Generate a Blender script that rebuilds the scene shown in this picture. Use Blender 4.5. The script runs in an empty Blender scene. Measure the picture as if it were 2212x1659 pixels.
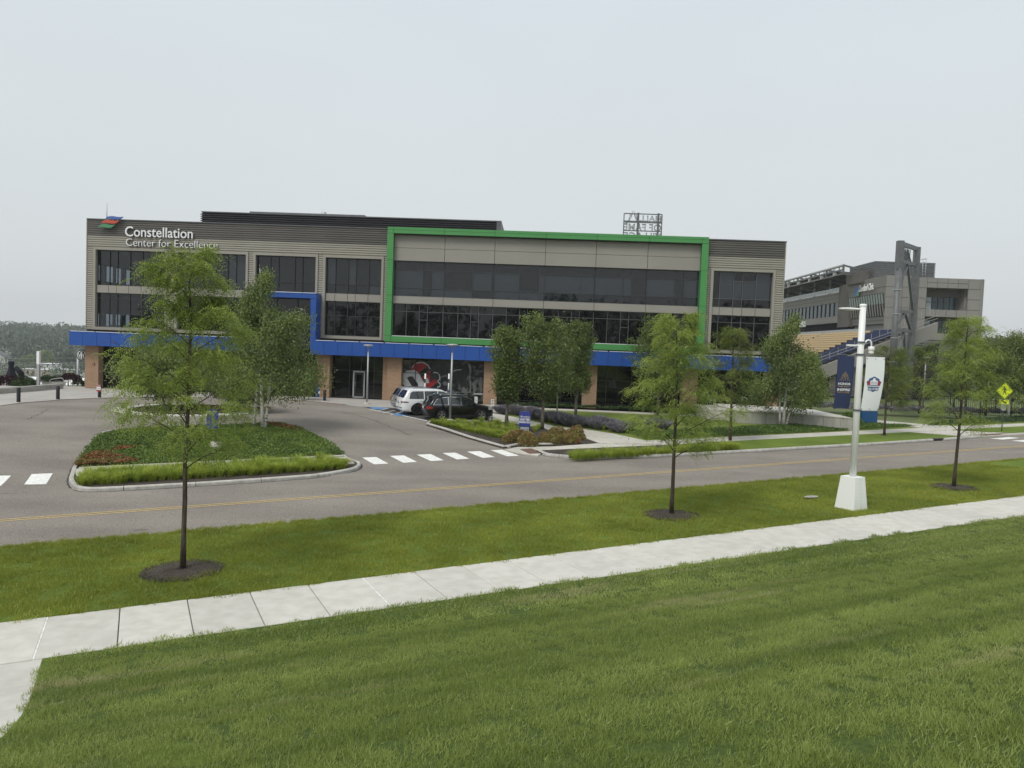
import bpy, bmesh, math, random
import numpy as np
from mathutils import Vector, Matrix
from mathutils.geometry import delaunay_2d_cdt
rnd = random.Random(7)
scn = bpy.context.scene
col = scn.collection
# ---------------------------------------------------------------- camera
ROLL = math.atan(.038); PITCH = math.atan(78.5/1600)
FPX = 1600.0; CX, CY = 1106.0, 829.5          # pixel frame 2212 x 1659
Fv = Vector((0, math.cos(PITCH), -math.sin(PITCH)))
R0 = Vector((1, 0, 0)); U0 = R0.cross(Fv)
Rv = R0*math.cos(ROLL) + U0*math.sin(ROLL)
Uv = -R0*math.sin(ROLL) + U0*math.cos(ROLL)
cam = bpy.data.cameras.new('camera'); camo = bpy.data.objects.new('camera', cam); col.objects.link(camo)
cam.sensor_width = 36; cam.lens = FPX/2212*36; cam.clip_start = .1; cam.clip_end = 6000
camo.matrix_world = Matrix(((Rv.x, Uv.x, -Fv.x, 0), (Rv.y, Uv.y, -Fv.y, 0), (Rv.z, Uv.z, -Fv.z, 0), (0, 0, 0, 1)))
scn.camera = camo
scn.render.resolution_x = 1024; scn.render.resolution_y = 768
# ---------------------------------------------------------------- light
SUN_EL, SUN_AZ = math.radians(52), math.radians(215)   # azimuth clockwise from +Y
w = bpy.data.worlds.new("World"); scn.world = w; w.use_nodes = True
nt = w.node_tree; nt.nodes.clear()
wo = nt.nodes.new('ShaderNodeOutputWorld'); bg = nt.nodes.new('ShaderNodeBackground')
sky = nt.nodes.new('ShaderNodeTexSky'); sky.sky_type = 'NISHITA'; sky.sun_disc = False
sky.sun_elevation = SUN_EL; sky.sun_rotation = SUN_AZ; sky.dust_density = 6; sky.air_density = 1.5
tc = nt.nodes.new('ShaderNodeTexCoord'); sx = nt.nodes.new('ShaderNodeSeparateXYZ')
cr = nt.nodes.new('ShaderNodeValToRGB')
cr.color_ramp.elements[0].position = 0.0; cr.color_ramp.elements[0].color = (5.5, 5.75, 5.85, 1)
cr.color_ramp.elements[1].position = 0.75; cr.color_ramp.elements[1].color = (6.3, 6.75, 7.1, 1)
e_ = cr.color_ramp.elements.new(0.18); e_.color = (5.5, 5.88, 6.05, 1)
e_ = cr.color_ramp.elements.new(0.42); e_.color = (5.5, 6.05, 6.4, 1)
nz_ = nt.nodes.new('ShaderNodeTexNoise'); nz_.inputs['Scale'].default_value = 1.6; nz_.inputs['Detail'].default_value = 3
mpn = nt.nodes.new('ShaderNodeMapping'); mpn.inputs['Scale'].default_value = (1, 1, 3)
mrn = nt.nodes.new('ShaderNodeMapRange'); mrn.inputs[1].default_value = .3; mrn.inputs[2].default_value = .7; mrn.inputs[3].default_value = .97; mrn.inputs[4].default_value = 1.02
hz = nt.nodes.new('ShaderNodeMixRGB'); hz.blend_type = 'MULTIPLY'; hz.inputs[0].default_value = 1
mix = nt.nodes.new('ShaderNodeMixRGB'); mix.inputs[0].default_value = .95
L = nt.links.new
L(tc.outputs['Generated'], sx.inputs[0]); L(sx.outputs[2], cr.inputs[0])
L(tc.outputs['Generated'], mpn.inputs[0]); L(mpn.outputs[0], nz_.inputs[0]); L(nz_.outputs[0], mrn.inputs[0])
L(cr.outputs[0], hz.inputs[1]); L(mrn.outputs[0], hz.inputs[2])
L(sky.outputs[0], mix.inputs[1]); L(hz.outputs[0], mix.inputs[2]); L(mix.outputs[0], bg.inputs[0]); L(bg.outputs[0], wo.inputs[0])
bg.inputs[1].default_value = .095
sl = bpy.data.lights.new('sun', 'SUN'); sl.energy = 1.5; sl.angle = math.radians(22); sl.color = (1, .95, .87)
so = bpy.data.objects.new('sun', sl); col.objects.link(so)
sd = Vector((math.sin(SUN_AZ)*math.cos(SUN_EL), math.cos(SUN_AZ)*math.cos(SUN_EL), math.sin(SUN_EL)))
so.rotation_euler = sd.to_track_quat('Z', 'Y').to_euler(); so.location = (0, -20, 40)
vs = scn.view_settings; vs.view_transform = 'Standard'; vs.look = 'None'; vs.exposure = .45; vs.gamma = 1; vs.use_curve_mapping = False

# ---------------------------------------------------------------- geometry of the place
def ray(x, y):
    d = Fv*FPX + Rv*(x-CX) + Uv*(CY-y); return d.normalized()
US = Vector((math.sin(math.radians(63.23)), math.cos(math.radians(63.23))))   # along the road
VS = Vector((-US.y, US.x))                                                      # across, away
_a = ray(4290, 812); _b = ray(340, 766); PN = _a.cross(_b).normalized()
if PN.z < 0: PN = -PN
def plane(X, Y): return (-5.0 - PN.x*X - PN.y*Y)/PN.z
def sstep(t): t = max(0., min(1., t)); return t*t*(3-2*t)
VR = 31.4; PAD = -4.95
def H(X, Y):
    v = X*VS.x + Y*VS.y; u = X*US.x + Y*US.y
    z = plane(X, Y)
    if v > VR:
        zc = plane(US.x*u+VS.x*VR, US.y*u+VS.y*VR)
        t = (v-VR); z = zc + (PAD-zc)*sstep(t/20)
    elif v < 13.9:
        d = min(13.9-v, 17.); zc = plane(US.x*u+VS.x*13.9, US.y*u+VS.y*13.9)
        z = zc + .13*d + .0096*d*d*min(1, d/6)
    return z
def UV(u, v): return (US.x*u+VS.x*v, US.y*u+VS.y*v)
def G(x, y, off=0.0):
    """ground point seen at picture point x,y"""
    d = ray(x, y); t0 = 2.; f0 = d.z*t0 - H(d.x*t0, d.y*t0) - off; t = t0
    while t < 400:
        t += .5; f1 = d.z*t - H(d.x*t, d.y*t) - off
        if f1 <= 0:
            a, b = t-.5, t
            for _ in range(24):
                m = (a+b)/2
                if d.z*m - H(d.x*m, d.y*m) - off > 0: a = m
                else: b = m
            return Vector((d.x*b, d.y*b, d.z*b))
    return Vector((d.x*t, d.y*t, d.z*t))
# main building frame: E1 along the facade, E2 away from us
E1 = Vector((1, -.032, 0)).normalized(); E2 = Vector((.032, 1, 0)).normalized()
A0 = Vector((0, 63.8, 0)); S_OFF = -37.4608
ORG = A0 + E1*S_OFF
def FA(x, y, dep=0.0):
    """source-pixel (2560 wide) point on the plane dep metres behind the facade -> (s, z)"""
    d = ray(x*.8641, y*.8641); t = (A0.dot(E2)+dep)/d.dot(E2); p = d*t - ORG
    return p.dot(E1), p.z
def SA(x, y, s):
    """source pixel on plane s = const -> (depth, z)"""
    d = ray(x*.8641, y*.8641); k = ORG.dot(E1)+s; t = k/d.dot(E1); p = d*t
    return (p-ORG).dot(E2), p.z
def W3(s, dep, z): q = ORG + E1*s + E2*dep; return Vector((q.x, q.y, z))
FROT = math.atan2(E1.y, E1.x)

# ---------------------------------------------------------------- object helpers
def tag(o, label=None, cat=None, group=None, kind=None):
    if label: o['label'] = label
    if cat: o['category'] = cat
    if group: o['group'] = group
    if kind: o['kind'] = kind
    return o
def empty(name, loc=(0, 0, 0), rz=0.0, parent=None):
    o = bpy.data.objects.new(name, None); col.objects.link(o); o.location = loc; o.rotation_euler = (0, 0, rz); o.empty_display_size = .2
    if parent: o.parent = parent
    return o
def link(name, me, parent=None, loc=None, rz=None):
    o = bpy.data.objects.new(name, me); col.objects.link(o)
    if parent: o.parent = parent
    if loc is not None: o.location = loc
    if rz is not None: o.rotation_euler = (0, 0, rz)
    return o
def npmesh(name, V, Fq, mat, smooth=False):
    me = bpy.data.meshes.new(name); V = np.asarray(V, dtype=np.float32); Fq = np.asarray(Fq, dtype=np.int32)
    k = Fq.shape[1]; me.vertices.add(len(V)); me.vertices.foreach_set('co', V.ravel())
    me.loops.add(Fq.size); me.loops.foreach_set('vertex_index', Fq.ravel())
    me.polygons.add(len(Fq)); me.polygons.foreach_set('loop_start', np.arange(0, Fq.size, k, dtype=np.int32))
    try: me.polygons.foreach_set('loop_total', np.full(len(Fq), k, dtype=np.int32))
    except Exception: pass
    if smooth: me.polygons.foreach_set('use_smooth', np.ones(len(Fq), dtype=bool))
    me.materials.append(mat); me.update(); me.validate(); return me
class MB:
    def __init__(s): s.v = []; s.f = []; s.sm = []
    def add(s, vs, fs, smooth=False):
        b = len(s.v); s.v += [tuple(p) for p in vs]; s.f += [tuple(i+b for i in f) for f in fs]; s.sm += [smooth]*len(fs); return s
    def box(s, x0, x1, y0, y1, z0, z1):
        vs = [(x, y, z) for x in (x0, x1) for y in (y0, y1) for z in (z0, z1)]
        return s.add(vs, [(0, 1, 3, 2), (4, 6, 7, 5), (0, 4, 5, 1), (2, 3, 7, 6), (0, 2, 6, 4), (1, 5, 7, 3)])
    def cbox(s, x0, x1, y0, y1, z0, z1, c=.02):
        # box with chamfered vertical/top edges, front side -y
        bm = bmesh.new(); bmesh.ops.create_cube(bm, size=1)
        for q in bm.verts: q.co = Vector(((x0+x1)/2+q.co.x*(x1-x0), (y0+y1)/2+q.co.y*(y1-y0), (z0+z1)/2+q.co.z*(z1-z0)))
        bmesh.ops.bevel(bm, geom=bm.edges[:], offset=c, segments=1, affect='EDGES')
        bm.verts.index_update(); s.add([q.co[:] for q in bm.verts], [[q.index for q in f.verts] for f in bm.faces]); bm.free(); return s
    def tube(s, pts, rs, n=8, cap=True, smooth=True):
        pts = [Vector(p) for p in pts]
        if not hasattr(rs, '__len__'): rs = [rs]*len(pts)
        vs = []; up = None
        for i, p in enumerate(pts):
            d = (pts[min(i+1, len(pts)-1)]-pts[max(i-1, 0)]); d = d.normalized() if d.length > 1e-9 else Vector((0, 0, 1))
            if up is None: a = Vector((1, 0, 0)) if abs(d.x) < .9 else Vector((0, 1, 0)); up = (a - d*a.dot(d)).normalized()
            else: up = (up - d*up.dot(d)).normalized()
            bt = d.cross(up)
            for k in range(n):
                t = 2*math.pi*k/n; vs.append(p+(up*math.cos(t)+bt*math.sin(t))*rs[i])
        fs = [(i*n+k, i*n+(k+1) % n, (i+1)*n+(k+1) % n, (i+1)*n+k) for i in range(len(pts)-1) for k in range(n)]
        s.add(vs, fs, smooth)
        if cap: b = len(s.v)-len(vs); s.f += [tuple(b+k for k in range(n))[::-1], tuple(b+(len(pts)-1)*n+k for k in range(n))]; s.sm += [False]*2
        return s
    def bar(s, a, b, wd, hg=None):
        # rectangular bar between points
        a = Vector(a); b = Vector(b); hg = hg or wd; d = (b-a).normalized()
        up = Vector((0, 0, 1)) if abs(d.z) < .95 else Vector((0, 1, 0)); sd_ = d.cross(up).normalized(); up = sd_.cross(d)
        vs = [p+sd_*i*wd/2+up*j*hg/2 for p in (a, b) for i, j in ((-1, -1), (1, -1), (1, 1), (-1, 1))]
        return s.add(vs, [(3, 2, 1, 0), (4, 5, 6, 7), (0, 1, 5, 4), (1, 2, 6, 5), (2, 3, 7, 6), (3, 0, 4, 7)])
    def lathe(s, prof, n=16, c=(0, 0, 0), smooth=True):
        vs = [(c[0]+r*math.cos(2*math.pi*k/n), c[1]+r*math.sin(2*math.pi*k/n), c[2]+z) for r, z in prof for k in range(n)]
        fs = [(i*n+k, i*n+(k+1) % n, (i+1)*n+(k+1) % n, (i+1)*n+k) for i in range(len(prof)-1) for k in range(n)]
        return s.add(vs, fs, smooth)
    def prism(s, poly, f0, f1):
        """poly list of 2D; f0,f1 map 2D->3D for both caps"""
        n = len(poly); vs = [f0(*p) for p in poly]+[f1(*p) for p in poly]
        return s.add(vs, [tuple(range(n))[::-1], tuple(range(n, 2*n))]+[(i, (i+1) % n, n+(i+1) % n, n+i) for i in range(n)])
    def build(s, name, mat, parent=None, loc=None, rz=None):
        me = bpy.data.meshes.new(name); me.from_pydata(s.v, [], s.f); me.polygons.foreach_set('use_smooth', s.sm)
        me.materials.append(mat); me.update(); return link(name, me, parent, loc, rz)
def copy_tree(o, parent=None):
    c = o.copy(); col.objects.link(c); c.parent = parent
    for ch in list(o.children): copy_tree(ch, c)
    return c
def textmesh(body, size, depth=.01, bold=0., align='LEFT', xs=1.0, mirror=False):
    cu = bpy.data.curves.new('t', 'FONT'); cu.body = body; cu.size = size; cu.extrude = depth/2; cu.offset = bold*size; cu.align_x = align; cu.resolution_u = 3
    t = bpy.data.objects.new('t', cu); me = bpy.data.meshes.new_from_object(t); bpy.data.objects.remove(t); bpy.data.curves.remove(cu)
    sc = -xs if mirror else xs
    me.transform(Matrix.Scale(sc, 4, (1, 0, 0))); me.transform(Matrix.Rotation(math.pi/2, 4, 'X'))
    if mirror: me.flip_normals()
    me.materials.clear(); return me
def text(name, body, size, mat, parent, loc, depth=.01, bold=0., align='LEFT', width=None, mirror=False, rz=None, xs=1.):
    me = textmesh(body, size, depth, bold, align, xs, mirror)
    if width:
        xsv = [q.co.x for q in me.vertices]; k = width/(max(xsv)-min(xsv)); me.transform(Matrix.Scale(k, 4, (1, 0, 0)))
    me.materials.append(mat); me.name = name
    return link(name, me, parent, loc, rz)

# ---------------------------------------------------------------- materials
MATS = {}
def principled(name, color, rough=.7, metal=0., spec=.5, coat=0.):
    m = bpy.data.materials.new(name); m.use_nodes = True; b = m.node_tree.nodes['Principled BSDF']
    b.inputs['Base Color'].default_value = (*color, 1); b.inputs['Roughness'].default_value = rough; b.inputs['Metallic'].default_value = metal
    b.inputs['Specular IOR Level'].default_value = spec
    if coat: b.inputs['Coat Weight'].default_value = coat; b.inputs['Coat Roughness'].default_value = .04
    MATS[name] = m; return m
def noisy(name, c0, c1, scale=8, detail=4, rough=.8, stretch=(1, 1, 1), bump=0., bscale=None, coord='Object', spec=.3, extra=None, lo=.35, hi=.65, metal=0.):
    m = principled(name, c0, rough, metal, spec); n = m.node_tree; N = n.nodes.new; LK = n.links.new; b = n.nodes['Principled BSDF']
    t = N('ShaderNodeTexCoord'); mp = N('ShaderNodeMapping'); mp.inputs['Scale'].default_value = stretch
    if coord == 'World':
        g = N('ShaderNodeNewGeometry'); LK(g.outputs['Position'], mp.inputs[0])
    else: LK(t.outputs[coord], mp.inputs[0])
    nz = N('ShaderNodeTexNoise'); nz.inputs['Scale'].default_value = scale; nz.inputs['Detail'].default_value = detail; LK(mp.outputs[0], nz.inputs[0])
    r = N('ShaderNodeValToRGB'); r.color_ramp.elements[0].position = lo; r.color_ramp.elements[1].position = hi
    r.color_ramp.elements[0].color = (*c0, 1); r.color_ramp.elements[1].color = (*c1, 1); LK(nz.outputs[0], r.inputs[0])
    out = r.outputs[0]
    if extra:   # (scale, stretch, lo colour factor, hi factor)
        sc, st, f0, f1 = extra
        mp2 = N('ShaderNodeMapping'); mp2.inputs['Scale'].default_value = st
        LK(mp.inputs[0].links[0].from_socket, mp2.inputs[0])
        n2 = N('ShaderNodeTexNoise'); n2.inputs['Scale'].default_value = sc; n2.inputs['Detail'].default_value = 5; LK(mp2.outputs[0], n2.inputs[0])
        mr = N('ShaderNodeMapRange'); mr.inputs[1].default_value = .3; mr.inputs[2].default_value = .7; mr.inputs[3].default_value = f0; mr.inputs[4].default_value = f1
        LK(n2.outputs[0], mr.inputs[0]); mx = N('ShaderNodeMixRGB'); mx.blend_type = 'MULTIPLY'; mx.inputs[0].default_value = 1
        LK(out, mx.inputs[1]); LK(mr.outputs[0], mx.inputs[2]); out = mx.outputs[0]
    LK(out, b.inputs['Base Color'])
    if bump:
        bn = N('ShaderNodeTexNoise'); bn.inputs['Scale'].default_value = bscale or scale*4; bn.inputs['Detail'].default_value = 6; LK(mp.outputs[0], bn.inputs[0])
        bu = N('ShaderNodeBump'); bu.inputs['Strength'].default_value = bump; bu.inputs['Distance'].default_value = .05; LK(bn.outputs[0], bu.inputs['Height']); LK(bu.outputs[0], b.inputs['Normal'])
    return m
M = MATS
def leafmat(name, c0, c1, trans=.3, patch=None, ps=.6, stretch=False):
    m = bpy.data.materials.new(name); m.use_nodes = True; n = m.node_tree; N = n.nodes.new; LK = n.links.new; n.nodes.clear()
    o = N('ShaderNodeOutputMaterial'); g = N('ShaderNodeNewGeometry')
    r = N('ShaderNodeValToRGB'); r.color_ramp.elements[0].color = (*c0, 1); r.color_ramp.elements[1].color = (*c1, 1)
    nz = N('ShaderNodeTexNoise'); nz.inputs['Scale'].default_value = ps; nz.inputs['Detail'].default_value = 2; mpg = N('ShaderNodeMapping'); LK(g.outputs['Position'], mpg.inputs[0]); LK(mpg.outputs[0], nz.inputs[0])
    if stretch: mpg.vector_type = 'TEXTURE'; mpg.inputs['Rotation'].default_value = (0, 0, math.radians(25)); mpg.inputs['Scale'].default_value = (5.5, .8, 1); nz.inputs['Detail'].default_value = 5; nz.inputs['Scale'].default_value = .8
    ad = N('ShaderNodeMath'); ad.operation = 'MULTIPLY_ADD'; ad.inputs[1].default_value = 1.6; ad.inputs[2].default_value = -.55; LK(nz.outputs[0], ad.inputs[0])
    a2 = N('ShaderNodeMath'); a2.operation = 'MULTIPLY_ADD'; a2.inputs[1].default_value = .5; LK(g.outputs['Random Per Island'], a2.inputs[0]); LK(ad.outputs[0], a2.inputs[2]); a2.use_clamp = True
    LK(a2.outputs[0], r.inputs[0]); out = r.outputs[0]
    if patch:
        n2 = N('ShaderNodeTexNoise'); n2.inputs['Scale'].default_value = patch[1]; LK(mpg.outputs[0] if stretch else g.outputs['Position'], n2.inputs[0])
        rr = N('ShaderNodeValToRGB'); rr.color_ramp.elements[0].position = patch[2]; rr.color_ramp.elements[1].position = patch[2]+(.2 if stretch else .08)
        rr.color_ramp.elements[0].color = (0, 0, 0, 1); rr.color_ramp.elements[1].color = (1, 1, 1, 1); LK(n2.outputs[0], rr.inputs[0])
        mx = N('ShaderNodeMixRGB'); LK(rr.outputs[0], mx.inputs[0]); LK(out, mx.inputs[1]); mx.inputs[2].default_value = (*patch[0], 1); out = mx.outputs[0]
    d = N('ShaderNodeBsdfDiffuse'); t = N('ShaderNodeBsdfTranslucent'); gl = N('ShaderNodeBsdfGlossy'); gl.inputs['Roughness'].default_value = .45
    LK(out, d.inputs[0]); LK(out, t.inputs[0]); m1 = N('ShaderNodeMixShader'); m1.inputs[0].default_value = trans; LK(d.outputs[0], m1.inputs[1]); LK(t.outputs[0], m1.inputs[2])
    m2 = N('ShaderNodeMixShader'); m2.inputs[0].default_value = .035; LK(m1.outputs[0], m2.inputs[1]); LK(gl.outputs[0], m2.inputs[2]); LK(m2.outputs[0], o.inputs[0])
    MATS[name] = m; return m
noisy('asphalt', (.17, .152, .132), (.33, .298, .262), 28, 6, .95, bump=.5, bscale=90, coord='World', extra=(.22, (1, 1.8, 1), .8, 1.12), spec=.2)
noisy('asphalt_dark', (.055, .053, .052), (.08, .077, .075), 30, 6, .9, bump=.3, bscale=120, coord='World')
noisy('concrete', (.5, .485, .44), (.58, .565, .52), 3, 8, .9, bump=.12, bscale=90, coord='World', extra=(.45, (1, 1, 1), .95, 1.03))
noisy('concrete_path', (.44, .42, .37), (.52, .5, .445), 3, 8, .9, bump=.1, bscale=90, coord='World', extra=(.3, (1, 1, 1), .86, 1.06))
noisy('plaza', (.36, .34, .315), (.42, .4, .37), 1.2, 8, .9, coord='World', extra=(.25, (1, 1, 1), .9, 1.06))
noisy('kerb', (.38, .37, .34), (.5, .485, .45), 5, 8, .9, bump=.2, bscale=60, coord='World', extra=(1.2, (1, 1, 1), .8, 1.08))
noisy('kerb_foot', (.05, .047, .045), (.09, .085, .08), 6, 4, .95, coord='World')
noisy('old_concrete', (.3, .29, .265), (.42, .41, .38), 2.2, 8, .92, coord='World', stretch=(1, 1, .3))
noisy('tactile', (.12, .075, .055), (.17, .1, .075), 20, 3, .9, coord='World')
noisy('red_line', (.22, .11, .085), (.28, .15, .12), 8, 3, .9, coord='World')
noisy('white_paint', (.78, .78, .74), (.84, .84, .81), 30, 5, .8, coord='World', extra=(9, (1, 1, 1), .74, 1.06))
noisy('yellow_paint', (.52, .37, .13), (.62, .46, .2), 40, 5, .8, coord='World', extra=(8, (1, 1, 1), .8, 1.05))
noisy('blue_paint', (.1, .22, .42), (.14, .28, .5), 20, 5, .8, coord='World')
noisy('mulch', (.008, .007, .006), (.14, .115, .095), 45, 5, .95, bump=.9, bscale=60, coord='World', extra=(2, (1, 1, 1), .7, 1.2))
noisy('grass_gap_dark', (.035, .06, .008), (.07, .1, .015), 20, 5, .95, coord='World')  # dark ground colour stands in for shade in the gaps between blades
noisy('lawn', (.13, .19, .03), (.18, .25, .045), 26, 7, .95, bump=.8, bscale=160, coord='World', extra=(.5, (1, 1, 1), .78, 1.12), spec=.15)
noisy('lawn_far', (.14, .185, .04), (.185, .235, .055), 14, 7, .95, bump=.6, bscale=90, coord='World', extra=(.35, (1, 2.5, 1), .8, 1.15), spec=.15)
noisy('ground', (.09, .12, .045), (.13, .16, .06), .05, 6, .95, coord='World')
noisy('siding', (.28, .265, .228), (.31, .295, .255), .4, 3, .45, coord='Object', spec=.4)
noisy('siding_dark', (.095, .09, .083), (.112, .106, .098), .4, 3, .45, coord='Object', spec=.4)
noisy('beige_panel', (.275, .262, .235), (.3, .286, .256), .3, 4, .5, coord='Object')
noisy('surround', (.29, .275, .24), (.31, .295, .258), .3, 4, .5, coord='Object')
noisy('green_metal', (.06, .25, .07), (.068, .272, .078), .3, 4, .42, coord='Object', spec=.5)
noisy('blue_metal', (.010, .066, .3), (.012, .074, .33), .3, 4, .42, coord='Object', spec=.5)
noisy('black_louver', (.018, .017, .022), (.024, .023, .028), 1, 3, .5, coord='Object')
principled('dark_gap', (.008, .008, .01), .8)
principled('dark_frame', (.02, .022, .026), .4, .3)
principled('grey_mullion', (.06, .065, .07), .4, .5)
principled('light_mullion', (.13, .135, .14), .4, .5)
principled('white_metal', (.8, .81, .8), .4)
principled('flashing', (.75, .76, .76), .35, .2)
noisy('steel_grey', (.12, .125, .13), (.15, .155, .16), 2, 4, .5, coord='Object', metal=.2)
noisy('stadium_panel', (.22, .212, .198), (.255, .245, .23), .15, 4, .6, coord='Object')
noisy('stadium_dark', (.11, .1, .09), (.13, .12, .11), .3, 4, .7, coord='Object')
principled('light_grey_metal', (.38, .39, .4), .45, .3)
principled('black_plastic', (.014, .014, .016), .5)
principled('rubber', (.012, .012, .013), .8)
principled('chrome', (.6, .61, .62), .16, 1.)
principled('alloy', (.42, .43, .44), .3, .8)
principled('black_paint', (.003, .003, .004), .3, 0, .1, .8)
principled('white_car', (.74, .76, .78), .3, 0, .5, .8)
principled('silver_car', (.42, .41, .39), .3, .5, .5, .8)
principled('car_glass', (.012, .014, .016), .04, 0, .9)
principled('car_glass_side', (.02, .025, .027), .05, 0, .9)
principled('red_lens', (.3, .008, .015), .15, 0, .8)
principled('clear_lens', (.5, .52, .55), .1, .2, .8)
principled('sign_blue', (.025, .045, .23), .5)
principled('navy', (.022, .035, .095), .75)
principled('bin_blue', (.01, .07, .2), .4)
principled('sign_yellow', (.68, .8, .02), .5)
principled('print_black', (.01, .01, .01), .6)
principled('print_white', (.8, .8, .8), .6)
principled('print_gold', (.5, .33, .1), .6)
principled('print_red', (.33, .03, .035), .5)
principled('print_grey', (.4, .42, .43), .45)
principled('print_mid', (.12, .12, .125), .5)
principled('print_blue', (.05, .1, .25), .6)
principled('banner_white', (.76, .79, .8), .8)
principled('logo_blue', (.06, .12, .38), .5)
principled('logo_red', (.5, .08, .045), .5)
principled('logo_green', (.07, .25, .12), .5)
principled('seat_gold', (.55, .42, .24), .6)
principled('seat_blue', (.018, .03, .1), .6)
principled('umbrella_cloth', (.006, .006, .014), .9)
principled('wood', (.3, .24, .14), .7)
principled('letter', (.78, .79, .8), .4)
principled('letter_side', (.3, .3, .3), .5)
noisy('bark', (.05, .038, .028), (.1, .08, .062), 14, 6, .95, stretch=(1, 1, .25), bump=.8, bscale=30, coord='World')
noisy('bark_grey', (.1, .09, .075), (.15, .135, .115), 10, 6, .95, stretch=(1, 1, .3), bump=.5, coord='World')
noisy('birch_bark', (.1, .09, .08), (.6, .58, .54), 5, 4, .85, stretch=(.6, .6, 2.4), coord='World', lo=.33, hi=.45)
noisy('hill_ground', (.03, .05, .025), (.05, .08, .035), .05, 4, .95, coord='World')
for nm in ('concrete', 'concrete_path'):   # slabs differ a little in tone
    m = M[nm]; n = m.node_tree; b = n.nodes['Principled BSDF']; src = b.inputs['Base Color'].links[0].from_socket
    oi = n.nodes.new('ShaderNodeObjectInfo'); mr = n.nodes.new('ShaderNodeMapRange'); mr.inputs[3].default_value = .92; mr.inputs[4].default_value = 1.03
    mx = n.nodes.new('ShaderNodeMixRGB'); mx.blend_type = 'MULTIPLY'; mx.inputs[0].default_value = 1
    n.links.new(oi.outputs['Random'], mr.inputs[0]); n.links.new(src, mx.inputs[1]); n.links.new(mr.outputs[0], mx.inputs[2]); n.links.new(mx.outputs[0], b.inputs['Base Color'])
# brick (real joints are a couple of millimetres: fine relief)
def brickmat():
    m = principled('brick', (.36, .2, .12), .85); n = m.node_tree; N = n.nodes.new; LK = n.links.new; b = n.nodes['Principled BSDF']
    t = N('ShaderNodeTexCoord'); mp = N('ShaderNodeMapping'); mp.inputs['Rotation'].default_value = (math.pi/2, 0, 0)
    sx = N('ShaderNodeSeparateXYZ'); cx_ = N('ShaderNodeCombineXYZ'); ad = N('ShaderNodeMath'); ad.operation = 'ADD'
    LK(t.outputs['Object'], sx.inputs[0]); LK(sx.outputs[0], ad.inputs[0]); LK(sx.outputs[1], ad.inputs[1]); LK(ad.outputs[0], cx_.inputs[0]); LK(sx.outputs[2], cx_.inputs[1])
    br = N('ShaderNodeTexBrick'); LK(cx_.outputs[0], br.inputs[0]); br.inputs['Scale'].default_value = 1
    br.inputs['Brick Width'].default_value = .3; br.inputs['Row Height'].default_value = .1; br.inputs['Mortar Size'].default_value = .009
    br.inputs['Color1'].default_value = (.35, .215, .13, 1); br.inputs['Color2'].default_value = (.265, .16, .1, 1); br.inputs['Mortar'].default_value = (.34, .27, .2, 1); br.inputs['Bias'].default_value = -.2
    LK(br.outputs[0], b.inputs['Base Color']); bu = N('ShaderNodeBump'); bu.inputs['Distance'].default_value = .01; bu.inputs['Strength'].default_value = .6; bu.invert = True
    LK(br.outputs[1], bu.inputs['Height']); LK(bu.outputs[0], b.inputs['Normal'])
brickmat()
def glassmat(name, base, rough=.03, spec=.6, wob=.25, blind=None):
    m = principled(name, base, rough, 0, spec); n = m.node_tree; N = n.nodes.new; LK = n.links.new; b = n.nodes['Principled BSDF']
    g = N('ShaderNodeNewGeometry'); nz = N('ShaderNodeTexNoise'); nz.inputs['Scale'].default_value = .55; nz.inputs['Detail'].default_value = 1.5
    LK(g.outputs['Position'], nz.inputs[0]); bu = N('ShaderNodeBump'); bu.inputs['Strength'].default_value = wob; bu.inputs['Distance'].default_value = .02
    LK(nz.outputs[0], bu.inputs['Height']); LK(bu.outputs[0], b.inputs['Normal']); return m
glassmat('glass_dark', (.002, .0025, .003), spec=.55); glassmat('glass_blind', (.022, .029, .037)); glassmat('glass_mid', (.006, .008, .011))
glassmat('glass_pale', (.34, .39, .4), .1); glassmat('glass_green', (.02, .045, .055), .05)  # glass_pale has the pale sky reflection painted into its base colour
def clearglass():
    m = bpy.data.materials.new('glass_clear'); m.use_nodes = True; n = m.node_tree; n.nodes.clear(); N = n.nodes.new
    o = N('ShaderNodeOutputMaterial'); t = N('ShaderNodeBsdfTransparent'); t.inputs[0].default_value = (.42, .47, .5, 1)
    g = N('ShaderNodeBsdfGlossy'); g.inputs['Roughness'].default_value = .03; x = N('ShaderNodeMixShader'); x.inputs[0].default_value = .06
    n.links.new(t.outputs[0], x.inputs[1]); n.links.new(g.outputs[0], x.inputs[2]); n.links.new(x.outputs[0], o.inputs[0]); MATS['glass_clear'] = m
clearglass()
leafmat('leaf_locust', (.15, .22, .03), (.42, .5, .12), .5)
leafmat('leaf_locust_dark', (.08, .12, .022), (.25, .3, .065), .4)
leafmat('leaf_birch', (.065, .1, .025), (.25, .32, .09), .4)
leafmat('leaf_zelkova', (.04, .075, .018), (.22, .28, .07), .3)
leafmat('leaf_far', (.035, .062, .04), (.1, .14, .08), .1, ps=.05)  # bluish and lifted: part of the distance haze is in this leaf colour
leafmat('leaf_far_light', (.11, .16, .06), (.22, .28, .1), .1, ps=.2)
leafmat('grass_blade', (.115, .175, .028), (.44, .51, .15), .45, ps=.55, stretch=True, patch=((.5, .47, .24), .9, .6))
leafmat('verge_blade', (.17, .215, .022), (.40, .43, .07), .45, ps=.5)
leafmat('tuft_blade', (.2, .28, .025), (.48, .56, .09), .45, ps=1.5)
leafmat('juniper_rust', (.09, .07, .025), (.36, .14, .06), .15, ps=4)
leafmat('juniper', (.055, .1, .02), (.17, .25, .04), .15, patch=((.3, .09, .035), .35, .64), ps=.5)
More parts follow.
